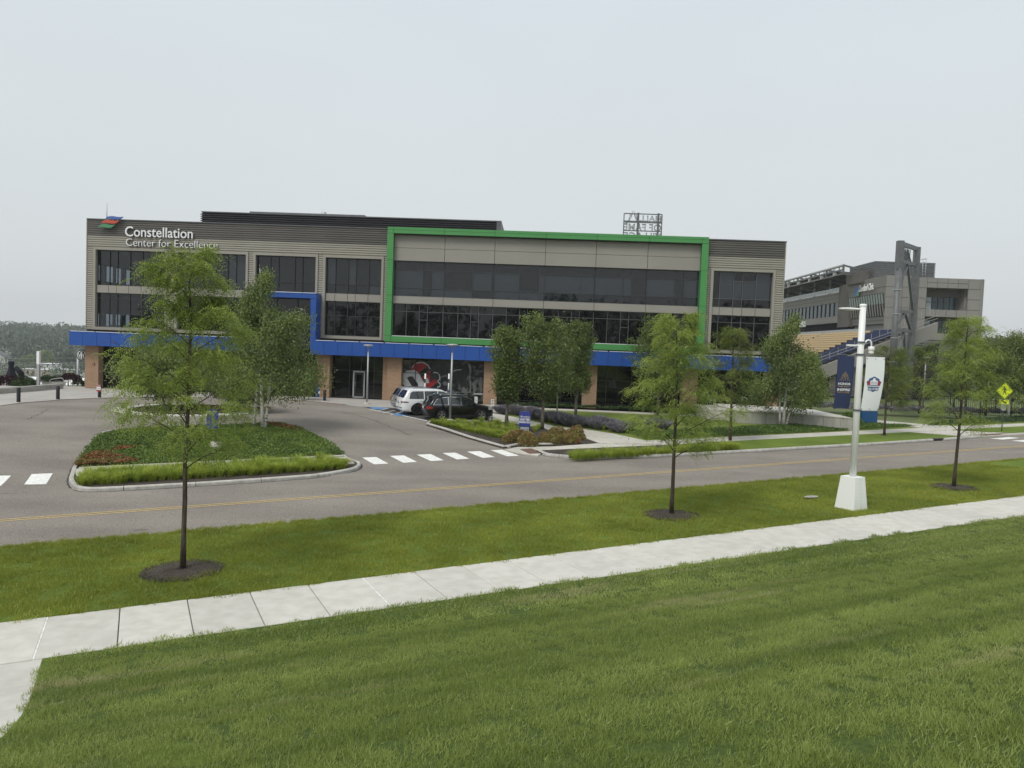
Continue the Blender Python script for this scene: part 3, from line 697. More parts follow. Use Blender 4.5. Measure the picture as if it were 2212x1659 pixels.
# green frame
gx0, gx1, gxi0, gxi1 = 26.36, 53.6, 26.9, 53.05; gj = [26.9, 31.26, 35.56, 39.9, 44.22, 48.6, 53.05]
gy = -.45
zs_ = [.62, 3.5, 4.1, 7.1, 9.36]
for z0, z1 in zip(zs_[:-1], zs_[1:]):
    for a, b in ((gx0, gxi0), (gxi1, gx1)):
        m = MB(); m.box(a, b, gy, .2, z0+.014, z1-.014); B('green_panel', m, 'green_metal')
js = [gx0, gxi0]+gj[1:-1]+[gxi1, gx1]
for a, b in zip(js[:-1], js[1:]):
    m = MB(); m.box(a+.014, b-.014, gy, .2, 9.37, 9.655); B('green_panel', m, 'green_metal')
    m = MB(); m.box(a+.014, b-.014, gy+.004, .2, 9.675, 9.9); B('green_panel', m, 'green_metal')
    m = MB(); m.box(a+.014, b-.014, gy, .2, .12, .61); B('green_panel', m, 'green_metal')
m = MB(); m.box(gx0+.02, gx1-.02, gy+.05, .3, 9.3, 9.88); m.box(gx0+.02, gx1-.02, gy+.05, .3, .14, .6); m.box(gx0+.02, gxi0-.02, gy+.05, .3, .3, 9.5); m.box(gxi1+.02, gx1-.02, gy+.05, .3, .3, 9.5); B('green_frame_core', m, 'dark_gap')
for a, b in zip(gj[:-1], gj[1:]):
    for z0, z1 in ((7.12, 8.2), (8.215, 9.36)):
        m = MB(); m.box(a+.018, b-.018, .02, .3, z0+.006, z1-.006); B('wall_panel', m, 'beige_panel')
    m = MB(); m.box(a+.018, b-.018, -.0, .3, 3.45, 4.08); B('spandrel_panel', m, 'beige_panel')
n_ = len(gj)-1
rb = [.0, .27, .53, .70]
def ribbon(z0, z1, upper):
    for bi in range(n_):
        a, b = gj[bi], gj[bi+1]; fr = ([.27, .53, .69] if bi % 2 == 0 else [.0+.3, .56, .72]); 
        if upper: fr = [[.58, .74], [.57, .96], [.5, .9], [.72], [.55, .72], [.55, .72]][bi]
        nn = len(fr)+1
        tr = [(z1-.75, 0, nn), (z0+.72, 0, nn)] if upper else [(z1-.65, 0, nn)] + ([(z0+1.45, nn-2, nn-1)])
        if upper: pk = lambda i, j, q, bi=bi: ('glass_blind' if (j == 1 or bi < 3 and j == 0) and pr.random() < (.75 if bi < 4 else .3) else 'glass_mid')
        else: pk = lambda i, j, q: 'glass_dark'
        window(a+.012, b-.012, z0, z1, fr, tr, y=.3, pick=pk, fmat='grey_mullion' if upper else 'light_mullion', fw=.05 if upper else .04)
ribbon(4.1, 7.1, True); ribbon(.64, 3.43, False)
m = MB(); 
for i in range(15): m.box(27.0+i*1.72, 27.0+i*1.72+1.66, gy+.02, .2, .615, .66)
B('flashing', m, 'flashing')
# dark gap above canopy
m = MB(); m.box(.05, 60.1, -.02, .5, -.02, .18); B('reveal', m, 'dark_gap')
# blue canopy
BD = -1.4
cz0, cz1 = -1.2, -.02
def band(s0, s1, w_=1.19, lab=None):
    n = max(1, round((s1-s0)/w_)); w2 = (s1-s0)/n
    for i in range(n):
        m = MB(); m.box(s0+i*w2+.014, s0+(i+1)*w2-.014, BD, BD+.06, cz0, cz1-.11); B('canopy_panel', m, 'blue_metal')
    m = MB(); m.box(s0, s1, BD-.01, BD+.1, cz1-.1, cz1); B('canopy_edge', m, 'blue_metal')
    m = MB(); m.box(s0+.01, s1-.01, BD+.03, .3, cz0+.02, cz1-.03); B('canopy_core', m, 'dark_gap')
    n2 = max(1, int((s1-s0)/2.1))
    m = MB()
    for i in range(n2): m.box(s0+.1+i*(s1-s0)/n2, s0+(i+1)*(s1-s0)/n2-.06, BD+.02, BD+.3, cz1, cz1+.045)
    B('flashing', m, 'flashing')
band(-.66, 15.1); band(20.22, 53.9); band(53.9, 60.1)
m = MB(); m.box(-.66, -.6, BD+.06, 3, cz0, cz1-.1); B('canopy_side', m, 'blue_metal')
# blue entrance portal
pz = 3.95
for a, b in ((14.8, 15.2), (20.22-.02, 20.68)):
    for z0, z1 in ((cz0 if a < 16 else cz1+.0, 1.9), (1.912, pz-.44)):
        m = MB(); m.box(a, b, BD-.02, .25, z0, z1); B('portal_panel', m, 'blue_metal')
for a, b in ((14.8, 17.35), (17.362, 20.68)):
    m = MB(); m.box(a, b, BD-.02, .25, pz-.43, pz-.1); B('portal_panel', m, 'blue_metal')
    m = MB(); m.box(a, b, BD-.03, .25, pz-.09, pz); B('portal_panel', m, 'blue_metal')
m = MB()
for i in range(5): m.box(14.9+i*1.15, 16.0+i*1.15, BD, BD+.3, pz+.002, pz+.045)
B('flashing', m, 'flashing')
m = MB(); m.box(15.2, 20.2, -.3, -.1, ZB, pz-.44); B('lobby_wall', m, 'dark_gap')
w_ = window(15.22, 20.18, ZB+.05, pz-.46, [.36, .72], [(1.7, 0, 3), (-.3, 0, 3), (-2.5, 0, 3)], y=-.4, fmat='dark_frame', fw=.05)
# brick piers
def pier(s0, s1, step_=None, side='L'):
    m = MB()
    if step_: m.box(s0, s0+step_, -.35, .6, ZB, cz0+.02); m.box(s0+step_, s1, -.62, .6, ZB, cz0+.02)
    else: m.box(s0, s1, -.6, .6, ZB, cz0+.02)
    B('brick_pier', m, 'brick')
pier(.25, 1.45); pier(20.52, 21.75, .4); pier(26.3, 27.95, .42); pier(35.05, 36.2); pier(43.5, 44.7); pier(51.9, 53.2); pier(58.9, 60.0)
for x in (.75,): 
    m = MB(); m.box(x+.2, x+.4, -.66, -.6, -2.9, -2.7); B('wall_box', m, 'red_line')
# ground floor glazing
gz = cz0+.0
def gfl(s0, s1, fr, tr, **k): return window(s0, s1, ZB+.06, gz, fr, tr, y=k.pop('y', .2), **k)
gfl(1.45, 8, [.3, .62], [(-2.55, 0, 3)], fmat='dark_frame'); gfl(8, 15.2, [.25, .5, .75], [(-2.55, 0, 4)], fmat='dark_frame')
g_ = gfl(21.75, 26.3, [.335, .56, .81], [(-2.5, 0, 4)], fmat='grey_mullion', fw=.04)
# door
m = MB(); 
for a, b, c, d_ in ((23.62, 23.74, ZB+.05, -2.55), (24.56, 24.66, ZB+.05, -2.55), (23.62, 24.66, -2.65, -2.53), (23.62, 24.66, ZB+.03, ZB+.15)): m.box(a, b, .04, .15, c, d_)
dr = m.build('door', M['light_grey_metal'], bld)
m = MB(); m.box(23.78, 24.52, .05, .13, ZB+.2, -2.7); m.build('door_leaf', M['dark_frame'], dr)
m = MB(); m.box(23.9, 24.42, .035, .06, ZB+.45, -2.85); m.build('pane', M['glass_dark'], dr)
m = MB(); m.tube([(23.86, -.02, -3.4), (23.86, -.02, -3.95)], .018, 6); m.build('handle', M['chrome'], dr)
mur = gfl(27.95, 35.05, [.155, .47, .72], [(-2.52, 0, 4)], fmat='dark_frame', fw=.045)
gfl(36.2, 43.5, [.25, .5, .75], [(-2.52, 0, 4)], fmat='dark_frame'); gfl(44.7, 51.9, [.12, .42, .7], [(-2.52, 0, 4)], fmat='grey_mullion', fw=.04); gfl(53.2, 58.9, [.33, .66], [(-2.52, 0, 3)], fmat='dark_frame')
# penthouse louvres
px0, px1, py0 = 6.23, 35.6, 8.0
m = MB(); m.box(px0+.3, px1-.3, py0+.25, 20, 9.4, 12.05); m.box(px0+.2, px1-.1, py0+.1, py0+.3, 9.4, 9.7); B('penthouse_core', m, 'dark_gap')
m = MB(); z = 9.55
while z < 12.0:
    m.add([(px0, py0, z+.02), (px1-.45, py0, z+.02), (px1-.45, py0+.16, z+.19), (px0+.16, py0+.16, z+.19), (px0, py0, z-.03), (px1-.45, py0, z-.03)], [(0, 1, 2, 3), (4, 5, 1, 0)])
    m.add([(px0, py0, z+.02), (px0, py0+12, z+.02), (px0+.16, py0+12, z+.19), (px0+.16, py0+.16, z+.19)], [(3, 2, 1, 0)]); z += .205
B('penthouse_louver', m, 'black_louver')
m = MB(); m.box(px1-.45, px1, py0, 20, 9.4, 12.12); B('penthouse_end', m, 'steel_grey')
m = MB(); m.box(px0+.1, px1, py0-.03, 20, 12.02, 12.12); m.box(10.5, 22, py0+1.5, 18, 12.1, 12.5); B('penthouse_roof', m, 'steel_grey')
m = MB(); m.lathe([(.25, 0), (.25, .4), (0, .45)], 10, (17.5, py0+3, 12.5)); B('roof_vent', m, 'light_grey_metal')
s_, z_ = FA(267.5, 508, 1.0); m = MB(); m.tube([(s_, 1., 9.4), (s_, 1., z_)], [.05, .03], 6); B('lightning_rod', m, 'light_grey_metal')
# entrance sign
sg = empty('wall_sign', W3(4, -.2, 8)[:], FROT); tag(sg, 'white raised lettering with wavy tricolour emblem on the dark upper left wall', 'sign')
def on_sign(o, s, y, z): o.parent = sg; o.location = (s-4, y+.2, z-8); o.rotation_euler = (0, 0, 0)
def sline(body, x0, yb, x1, yb1, hgt, bold):
    sa, za = FA(x0, yb, -.25); sb, zb = FA(x1, yb1, -.25)
    o = text('lettering', body, hgt, M['letter'], sg, (0, 0, 0), .06, bold, width=sb-sa); on_sign(o, sa, -.22, za); 
    o2 = text('letter_return', body, hgt, M['letter_side'], sg, (0, 0, 0), .1, bold, width=sb-sa); on_sign(o2, sa+.01, -.12, za-.01)
sline('Constellation', 310.8, 590, 480, 594.5, 1.22, .006)
sline('Center for Excellence', 313, 614, 542, 620.8, .93, -.012)
def wave(x0, x1, yt, yb, slant, mat, nm):
    # x,y in crop px; wavy parallelogram
    P = []; n = 14
    for i in range(n+1):
        t = i/n; x = x0+(x1-x0)*t; yy = yt + 16*math.sin(t*2*math.pi*.95+math.pi)*.35 - 2; P.append((x+slant, yy))
    for i in range(n, -1, -1):
        t = i/n; x = x0+(x1-x0)*t; yy = yb + 18*math.sin(t*2*math.pi*.95+math.pi)*.35; P.append((x, yy))
    Q = []
    for x, y in P: s, z = FA(200+x/5.186, 530+y/5.186, -.3); Q.append((s-4, z-8))
    m = MB(); m.prism(Q, lambda a, b: (a, -.16, b), lambda a, b: (a, -.05, b)); o = m.build(nm, M[mat], sg)
wave(325, 525, 62, 92, 38, 'logo_blue', 'emblem_wave'); wave(272, 470, 110, 146, 42, 'logo_red', 'emblem_wave'); wave(230, 415, 164, 200, 44, 'logo_green', 'emblem_wave')
m = MB()
for x in (345, 365, 430, 490): s, z = FA(200+x/5.186, 530+92/5.186, -.3); m.box(s-4-.02, s-4+.02, -.14, -.1, z-8-.25, z-8+.1)
m.build('bracket', M['light_grey_metal'], sg)
# coffee shop round sign on the corner pier (plain ring and simplified crowned figure shape)
s_, z_ = FA(204.5, 887.5, -.2)
cs = empty('round_sign', W3(s_, -.2, z_)[:], FROT); tag(cs, 'round dark green sign with white emblem beside the left brick pier under the blue canopy', 'sign')
def disc(par, r0, r1, y, mat, name, n=28, cx_=0, cz=0, sx_=1, a0=0, a1=2*math.pi, yb=None):
    V = []; full = abs(a1-a0-2*math.pi) < 1e-6; k = n if full else n+1
    for i in range(k):
        t = a0+(a1-a0)*i/n
        for r in (r0, r1): V.append((cx_+r*math.cos(t)*sx_, y, cz+r*math.sin(t)))
    F = [(2*i, 2*((i+1) % k), 2*((i+1) % k)+1, 2*i+1) for i in range(n)]; m = MB(); m.add(V, F)
    return m.build(name, M[mat], par)
m = MB(); m.lathe([(0, -.05), (.5, -.05), (.5, .05), (0, .05)], 28); o = m.build('sign_disc', M['print_white'], cs); o.rotation_euler = (math.pi/2, 0, 0)
def emblem(par, sc, y, green):
    disc(par, .40*sc, .485*sc, y, green, 'emblem_ring'); disc(par, .0, .33*sc, y, green, 'emblem_field')
    m = MB(); P = [(-.05, -.3), (.05, -.3), (.07, -.05), (.12, .05), (.07, .12), (.09, .22), (0, .3), (-.09, .22), (-.07, .12), (-.12, .05), (-.07, -.05)]
    m.add([(a*sc, y-.004, b*sc) for a, b in P], [tuple(range(len(P)))])
    for sg_ in (-1, 1):
        P = [(sg_*.14, -.2), (sg_*.2, -.2), (sg_*.24, .02), (sg_*.3, .16), (sg_*.22, .12), (sg_*.16, 0)]; m.add([(a*sc, y-.004, b*sc) for a, b in P], [tuple(range(6)) if sg_ > 0 else tuple(range(6))[::-1]])
    m.build('emblem_figure', M['print_white'], par)
principled('print_green', (.01, .03, .02), .5); emblem(cs, 1, -.06, 'print_green')
m = MB(); m.box(.45, .75, -.03, .03, -.03, .03); m.build('sign_arm', M['dark_frame'], cs)
s_, z_ = FA(259.5, 920.5, .2); e2 = empty('window_emblem', (s_, .17, z_), 0, bld); principled('print_dim', (.05, .06, .065), .5)
disc(e2, .4, .47, 0, 'print_dim', 'emblem_ring'); disc(e2, .1, .3, 0, 'print_dim', 'emblem_ring')
# ---- window graphic: printed film on the panes
film = M['print_black']
def F4(x, y, dep=.15): s, z = FA(760+x/4.809, 860+y/4.809, dep); return s, z
def fp(P, mat, lay, name='print'):
    Q = [F4(x, y, .18) for x, y in P]; m = MB(); yy = .195-.004*lay
    a = sum(Q[i][0]*Q[(i+1) % len(Q)][1]-Q[(i+1) % len(Q)][0]*Q[i][1] for i in range(len(Q)))
    if a < 0: Q = Q[::-1]
    m.add([(s, yy, z) for s, z in Q], [tuple(range(len(Q)))]); 
    bm = bmesh.new(); me_o = m.build(name, M[mat], mur)
    bm.from_mesh(me_o.data); bmesh.ops.triangulate(bm, faces=bm.faces[:]); bm.to_mesh(me_o.data); bm.free(); return me_o
noisy('film_ground', (.006, .007, .009), (.03, .033, .04), .8, 4, .25, coord='Object', spec=.5)
noisy('film_warm', (.02, .018, .017), (.16, .13, .12), 1.6, 3, .25, coord='Object', spec=.5)
noisy('film_white', (.36, .38, .4), (.5, .52, .53), 2, 3, .3, coord='Object')
noisy('film_red', (.2, .015, .02), (.33, .035, .035), 2, 3, .3, coord='Object')
noisy('film_photo', (.008, .009, .01), (.14, .145, .14), 3.2, 8, .3, coord='Object', lo=.45, hi=.72)
noisy('film_grey', (.1, .105, .11), (.25, .255, .25), 3, 6, .3, coord='Object')
def arc(cx, cy, r0, r1, a0, a1, n=14, kx=1):
    P = [(cx+r1*math.cos(math.radians(a0+(a1-a0)*i/n))*kx, cy-r1*math.sin(math.radians(a0+(a1-a0)*i/n))) for i in range(n+1)]
    return P+[(cx+r0*math.cos(math.radians(a1-(a1-a0)*i/n))*kx, cy-r0*math.sin(math.radians(a1-(a1-a0)*i/n))) for i in range(n+1)]
fp([(1146, 190), (1345, 195), (1340, 560), (1140, 550)], 'film_warm', 1)
fp([(1345, 195), (1790, 205), (1780, 640), (1340, 600)], 'film_ground', 1)
fp([(1790, 205), (2155, 215), (2148, 690), (1780, 640)], 'film_photo', 1)
fp(arc(1405, 330, 95, 118, 15, 160), 'print_grey', 2)                                         # pale rim
fp([(1290, 312), (1330, 240), (1420, 225), (1490, 262), (1518, 330), (1518, 440), (1450, 470), (1420, 400), (1370, 345)], 'film_red', 3)
fp([(1380, 345), (1485, 265), (1510, 315), (1425, 400)], 'film_ground', 4)
fp([(1450, 480), (1580, 415), (1605, 460), (1500, 540), (1450, 560)], 'film_red', 3)
fp([(1452, 425), (1475, 405), (1500, 430), (1505, 470), (1452, 470)], 'print_grey', 4)
fp([(1146, 385), (1240, 318), (1330, 312), (1375, 345), (1452, 480), (1448, 575), (1250, 580), (1146, 400)], 'film_white', 5)
fp([(1235, 405), (1270, 388), (1305, 390), (1372, 480), (1370, 520), (1325, 555)], 'print_black', 6)
fp(arc(1575, 400, 52, 64, -60, 110), 'print_grey', 2); fp(arc(1610, 490, 22, 34, -110, 90), 'print_grey', 2)
fp(arc(1690, 430, 40, 56, 60, 200), 'film_grey', 2); fp([(1662, 470), (1700, 440), (1725, 470), (1715, 500), (1680, 495)], 'print_mid', 3)
# athletes: bending and lunging dark figures with rim light
fp([(1790, 350), (1830, 315), (1900, 312), (1935, 260), (1965, 232), (1990, 240), (2000, 290), (1990, 345), (1960, 395), (1945, 430), (1990, 470), (1995, 520), (1940, 530), (1870, 480), (1830, 440), (1790, 440)], 'print_black', 3)
fp([(1970, 232), (2000, 250), (2012, 330), (1998, 400), (2010, 520), (1998, 590), (1985, 590), (1996, 520), (1984, 400), (1992, 320)], 'film_grey', 4)
fp([(1800, 320), (1840, 306), (1900, 308), (1900, 316), (1840, 314), (1800, 332)], 'print_grey', 4)
fp([(2020, 470), (2050, 440), (2095, 415), (2105, 440), (2070, 470), (2068, 560), (2040, 600), (2030, 520)], 'print_mid', 3)
fp([(2110, 395), (2130, 400), (2150, 440), (2140, 560), (2120, 600), (2105, 480)], 'print_mid', 3)
fp([(2040, 590), (2150, 592), (2148, 612), (2040, 606)], 'print_grey', 3); fp([(1880, 560), (1920, 510), (1960, 560), (1960, 590), (1880, 590)], 'print_mid', 2)
for cx_, cy_ in ((1850, 600), (1935, 625), (1985, 600)): fp(arc(cx_, cy_, 0.1, 22, 0, 359), 'print_black', 5); fp(arc(cx_, cy_, 22, 25, 20, 160), 'print_grey', 5)
s0_, z0_ = F4(1532, 633); s1_, z1_ = F4(1716, 638)
text('print', 'ELITE', .72, M['print_white'], mur, (s0_, .165, z0_), .004, .02, width=s1_-s0_)
# rooftop sign seen from behind
s0, z0 = FA(1557.9, 590, 22); s1, z1 = FA(1652.8, 592, 22); _, ztop = FA(1560, 533.5, 22)
hs = empty('rooftop_sign', W3(s0, 22, 9.45)[:], FROT); tag(hs, 'steel framed rooftop letter sign seen from behind on the roof', 'sign')
wdt = s1-s0; hh = ztop-9.45; hr = (ztop-z0)
m = MB()
zz = [hh, hh-hr*.33, hh-hr*.38, hh-hr*.75]
for z in zz: m.box(0, wdt, -.06, .06, z-.05, z+.05)
for x in (0, wdt): m.box(x-.05, x+.05, -.06, .06, 0, hh)
m.build('frame', M['steel_grey'], hs)
for x in (.37, .9):
    m = MB(); m.box(wdt*x-.11, wdt*x+.11, -.2, .0, 0, hh+.1); m.build('post', M['steel_grey'], hs)
principled('sign_letter_back', (.42, .45, .46), .5)
for body, zb, hg, x0, x1 in (('HALL', zz[1]+.05, hr*.36, .43, 1.0), ('OF FAME', zz[3]+.03, hr*.44, .0, 1.0), ('VILLAGE', zz[3]-hr*.36, hr*.42, .0, 1.0)):
    text('letters', body, hg, M['sign_letter_back'], hs, (wdt*x1, .12, zb), .1, .02, width=wdt*(x1-x0), mirror=True)
m = MB()
for dx in (0, .09):
    for sg_ in (-1, 1):
        pts = [(wdt*(.24+sg_*(.02+dx*.6+.11*t*t)), .1, zz[0]+hr*.14-dx*hr*1.6*0-hr*.5*t-(dx*3)) for t in (0, .3, .6, .85, 1.)]
        m.tube(pts, [.05, .06, .06, .06, .06], 5)
m.build('arch_emblem', M['sign_letter_back'], hs)
# ================================================================= VEGETATION
def quads_from(P, D, Wv, ln, wd):
    """leaf quads: centre-base P, direction D, width dir Wv"""
    ln = np.asarray(ln)[:, None]; wd = np.asarray(wd)[:, None]
    a = P - Wv*wd*.5; b = P + D*ln*.5 - Wv*wd*.0; 
    v0 = P; v1 = P + D*ln*.45 + Wv*wd*.5; v2 = P + D*ln; v3 = P + D*ln*.45 - Wv*wd*.5
    V = np.stack([v0, v1, v2, v3], 1).reshape(-1, 3); n = len(P)
    F = np.arange(4*n).reshape(n, 4); return V, F
def unit(a): return a/np.maximum(np.linalg.norm(a, axis=1, keepdims=True), 1e-9)
def perp(D, rs):
    r = rs.normal(size=D.shape); r -= D*np.sum(r*D, 1, keepdims=True); return unit(r)
def tree_mesh(style, hgt, prof, seed, nleaf, leaf, trunk_r, nb=22, t0=.3, wob=.02, lean=(0, 0), stems=None, up=.5, gap=0.25, bark='bark'):
    """returns (trunk MB, crown mesh). prof(t): crown radius at height fraction t; empty gaps come from clustered sprays."""
    rs = np.random.RandomState(seed); r = random.Random(seed); tb = MB(); bb = MB(); C = []; Dr = []; 
    # trunk
    def spine(b0, lean_, h0, h1, rr, wb):
        pts = []; n = 9; ox = oy = 0
        for i in range(n+1):
            t = i/n; ox += r.uniform(-wb, wb)*hgt*.3; oy += r.uniform(-wb, wb)*hgt*.3
            pts.append(Vector((b0[0]+lean_[0]*t*hgt+ox*t, b0[1]+lean_[1]*t*hgt+oy*t, h0+(h1-h0)*t)))
        return pts
    stems = stems or [((0, 0), lean, trunk_r, .97)]
    spines = []
    for b0, ln_, rr, top in stems:
        pts = spine(b0, ln_, 0, hgt*top, rr, wob); n = len(pts)
        rad = [rr*(1.25 if i == 0 else 1)*(1-(i/(n-1)))**.75+.012 for i in range(n)]; tb.tube(pts, rad, 8); spines.append((pts, rad, top))
    ga = 2.39996
    for k in range(nb):
        t = t0 + (0.96-t0)*((k+.5)/nb)**.9; pts, rad, top = spines[k % len(spines)]
        tt = min(.999, t/top*.999); i = int(tt*(len(pts)-1)); fr = tt*(len(pts)-1)-i
        p = pts[i].lerp(pts[i+1], fr); az = k*ga + r.uniform(-.5, .5)
        Rr = prof(t)*(r.uniform(.5, 1.25) if style == 'zelkova' else r.uniform(.6, 1.18))
        upk = up*(1.0+.6*t)
        d = Vector((math.cos(az), math.sin(az), 0)); ctr = Vector((spines[0][0][0].x, spines[0][0][0].y, 0))
        start = p - Vector((0, 0, Rr*upk*.55)); start.z = max(start.z, hgt*t0*.75)
        tt2 = min(.999, (start.z/(hgt*top))); i2 = int(tt2*(len(pts)-1)); start = pts[i2].lerp(pts[i2+1], tt2*(len(pts)-1)-i2)
        bp = []; nseg = 6
        for s in range(nseg+1):
            q = s/nseg; rise = Rr*upk*(q**.8)*(1 if style != 'birch' else 1-.35*q*q)
            w_ = Vector((r.uniform(-1, 1), r.uniform(-1, 1), r.uniform(-1, 1)))*Rr*.05*q
            bp.append(start + d*Rr*q + Vector((0, 0, rise)) + w_)
        br = rad[i2]*(.42 if style == 'zelkova' else .33); bb.tube(bp, [max(.006, br*(1-q/nseg)**.8) for q in range(nseg+1)], 5)
        # side shoots
        nsub = 7 if style != 'zelkova' else 9
        for s in range(nsub):
            q = .25+.75*(s+r.random()*.6)/nsub; q = min(q, .99); ii = int(q*nseg); b0 = bp[ii].lerp(bp[ii+1], q*nseg-ii)
            sa = az + (1 if s % 2 else -1)*r.uniform(.4, 1.2); L_ = Rr*(.5*(1-q)+.22)*r.uniform(.7, 1.2)
            sdv = Vector((math.cos(sa), math.sin(sa), r.uniform(.1, .5) if style != 'locust' else r.uniform(-.05, .3)))
            if q > .9: sdv = d + Vector((0, 0, .2))
            e0 = b0 + sdv*L_; mid = b0.lerp(e0, .5)+Vector((0, 0, L_*.08))
            if style == 'locust': e0 = e0 + Vector((0, 0, -L_*.12))
            bb.tube([b0, mid, e0], [max(.004, br*.3), .004, .003], 4, cap=False)
            m_ = max(3, int(nleaf/(nb*nsub)))
            if style == 'locust':
                if r.random() < .27: continue
                m_ = int(m_*1.3)
            for q2 in rs.uniform(.05 if style != 'locust' else .3, 1.0 if style != 'locust' else 1.15, m_):
                pp = b0.lerp(mid, q2*2) if q2 < .5 else mid.lerp(e0, q2*2-1)
                C.append(pp[:]); Dr.append(sdv[:])
    C = np.array(C); Dr = unit(np.array(Dr)); N = len(C)
    if style == 'locust':
        sp = leaf*1.0
        C = C + rs.normal(size=(N, 3))*np.array([sp*.5, sp*.5, sp*.22])
        rd = unit(Dr + rs.normal(size=(N, 3))*.75 + np.array([0, 0, -.15])); rd[:, 2] *= .6; rd = unit(rd)
        Ln = rs.uniform(.7, 1.2, N)*leaf
        Vs = []; Fs = []; off = 0; K = 6
        side = perp(rd, rs); side[:, 2] *= .35; side = unit(side - rd*np.sum(side*rd, 1, keepdims=True))
        for k in range(K):
            q = (k+.6)/K
            base = C + rd*(Ln*q)[:, None] + np.array([0, 0, -1.])*(Ln*q*q*.75)[:, None]
            for sg_ in (-1, 1):
                dd = unit(side*sg_ + rd*.35 + np.array([0, 0, -.12])); wv = unit(np.cross(dd, np.array([0, 0, 1.]))+rs.normal(size=(N, 3))*.25)
                V, F = quads_from(base, dd, wv, Ln*.24*(1.15-q*.5), Ln*.105)
                Vs.append(V); Fs.append(F+off); off += len(V)
        V = np.concatenate(Vs); F = np.concatenate(Fs)
    elif style == 'birch':
        hang = rs.uniform(0, 1, N)**1.3*hgt*.13
        C = C + rs.normal(size=(N, 3))*leaf*1.8; C[:, 2] -= hang
        dd = unit(rs.normal(size=(N, 3))*.6 + np.array([0, 0, -.8])); V, F = quads_from(C, dd, perp(dd, rs), rs.uniform(.7, 1.3, N)*leaf, rs.uniform(.55, .8, N)*leaf)
    else:
        C = C + rs.normal(size=(N, 3))*leaf*1.3
        dd = unit(Dr*.6+rs.normal(size=(N, 3))*.7 + np.array([0, 0, .1])); V, F = quads_from(C, dd, perp(dd, rs), rs.uniform(.7, 1.4, N)*leaf, rs.uniform(.4, .6, N)*leaf)
    return tb, bb, V, F
def tree(name, label, base, hgt, prof, style='locust', seed=1, nleaf=5000, leaf=.24, trunk_r=.07, mat=None, bark='bark', group=None, rz=0, cat='tree', **k):
    tb, bb, V, F = tree_mesh(style, hgt, prof, seed, nleaf, leaf, trunk_r, **k)
    e = empty(name, base[:], rz); tag(e, label, cat, group)
    tb.build('trunk', M[bark], e); bb.build('branches', M['bark' if style != 'zelkova' else bark], e)
    mt = mat or {'locust': 'leaf_locust', 'birch': 'leaf_birch', 'zelkova': 'leaf_zelkova'}[style]
    link('crown', npmesh('crown', V, F, M[mt]), e); return e
def pfun(pts):
    def f(t):
        if t <= pts[0][0]: return pts[0][1]
        for (a, ra), (b, rb_) in zip(pts[:-1], pts[1:]):
            if t <= b: return ra+(rb_-ra)*(t-a)/(b-a)
        return pts[-1][1]
    return f
def height_at(base, y_top):   # world height of a thing standing at base whose top shows at picture row y_top
    d0 = base.y; lo, hi = 0, 40
    for _ in range(40):
        m = (lo+hi)/2; p = Vector((base.x, base.y, base.z+m)); z = p.dot(Fv); yy = CY-FPX*p.dot(Uv)/z
        if yy > y_top: lo = m
        else: hi = m
    return lo
def mulch_ring(base, r0, label, seed):
    r = random.Random(seed); m = MB(); n = 30; V = [(0, 0, .05)]
    for ring_, (q, h) in enumerate(((.35, .09), (.7, .07), (1, .0))):
        for i in range(n):
            t = 2*math.pi*i/n; rr = r0*q*(1+r.uniform(-.06, .06)); x, y = math.cos(t)*rr, math.sin(t)*rr
            V.append((x, y, H(base.x+x, base.y+y)-base.z+h+.035+r.uniform(-.012, .012)))
    F = [(0, 1+i, 1+(i+1) % n) for i in range(n)]
    for k in range(2): F += [(1+k*n+i, 1+(k+1)*n+i, 1+(k+1)*n+(i+1) % n, 1+k*n+(i+1) % n) for i in range(n)]
    m.add(V, F, True)
    for _ in range(1500):
        t = r.uniform(0, 6.28); rr = r0*math.sqrt(r.random())*1.04; x, y = math.cos(t)*rr, math.sin(t)*rr; z = H(base.x+x, base.y+y)-base.z+.045+.05*(1-rr/r0)+.02
        a = r.uniform(0, 3.14); l = r.uniform(.02, .08); w_ = .012; dx, dy = math.cos(a)*l, math.sin(a)*l; ex, ey = -math.sin(a)*w_, math.cos(a)*w_; t2 = r.uniform(-.015, .02)
        m.add([(x-dx-ex, y-dy-ey, z), (x+dx-ex, y+dy-ey, z+t2), (x+dx+ex, y+dy+ey, z+t2), (x-dx+ex, y-dy+ey, z)], [(0, 1, 2, 3)])
    o = m.build('mulch_ring', M['mulch'], None, base); tag(o, label, 'mulch', kind='stuff'); return o
# three honey locusts on the near verge
b = G(395, 1233, .04); h = height_at(b, 508)
tree('street_tree', 'young feathery light green tree nearest the camera, standing alone at left on the near verge', b, h, pfun([(.25, .9), (.36, 1.45), (.5, 1.6), (.62, 1.35), (.72, 1.1), (.8, .9), (.9, .78), (1, .2)]), 'locust', 5, 5200, .27, .052, nb=30, t0=.33, lean=(-.008, 0), up=.5, group='honey locusts on the near verge', wob=.03)
mulch_ring(b, .86, 'dark mulch ring around the foot of the nearest street tree', 1)
b = G(1450, 1113, .04); h = height_at(b, 668)
tree('street_tree', 'middle one of the three young feathery trees on the near verge', b, h, pfun([(.25, 1.0), (.35, 1.4), (.5, 1.5), (.65, 1.3), (.8, 1.05), (.92, .7), (1, .2)]), 'locust', 12, 4300, .27, .055, nb=30, t0=.32, lean=(.002, 0), up=.5, group='honey locusts on the near verge')
mulch_ring(b, .88, 'dark mulch ring around the middle street tree of the near verge', 2)
b = G(2060, 1053, .04); h = height_at(b, 672)
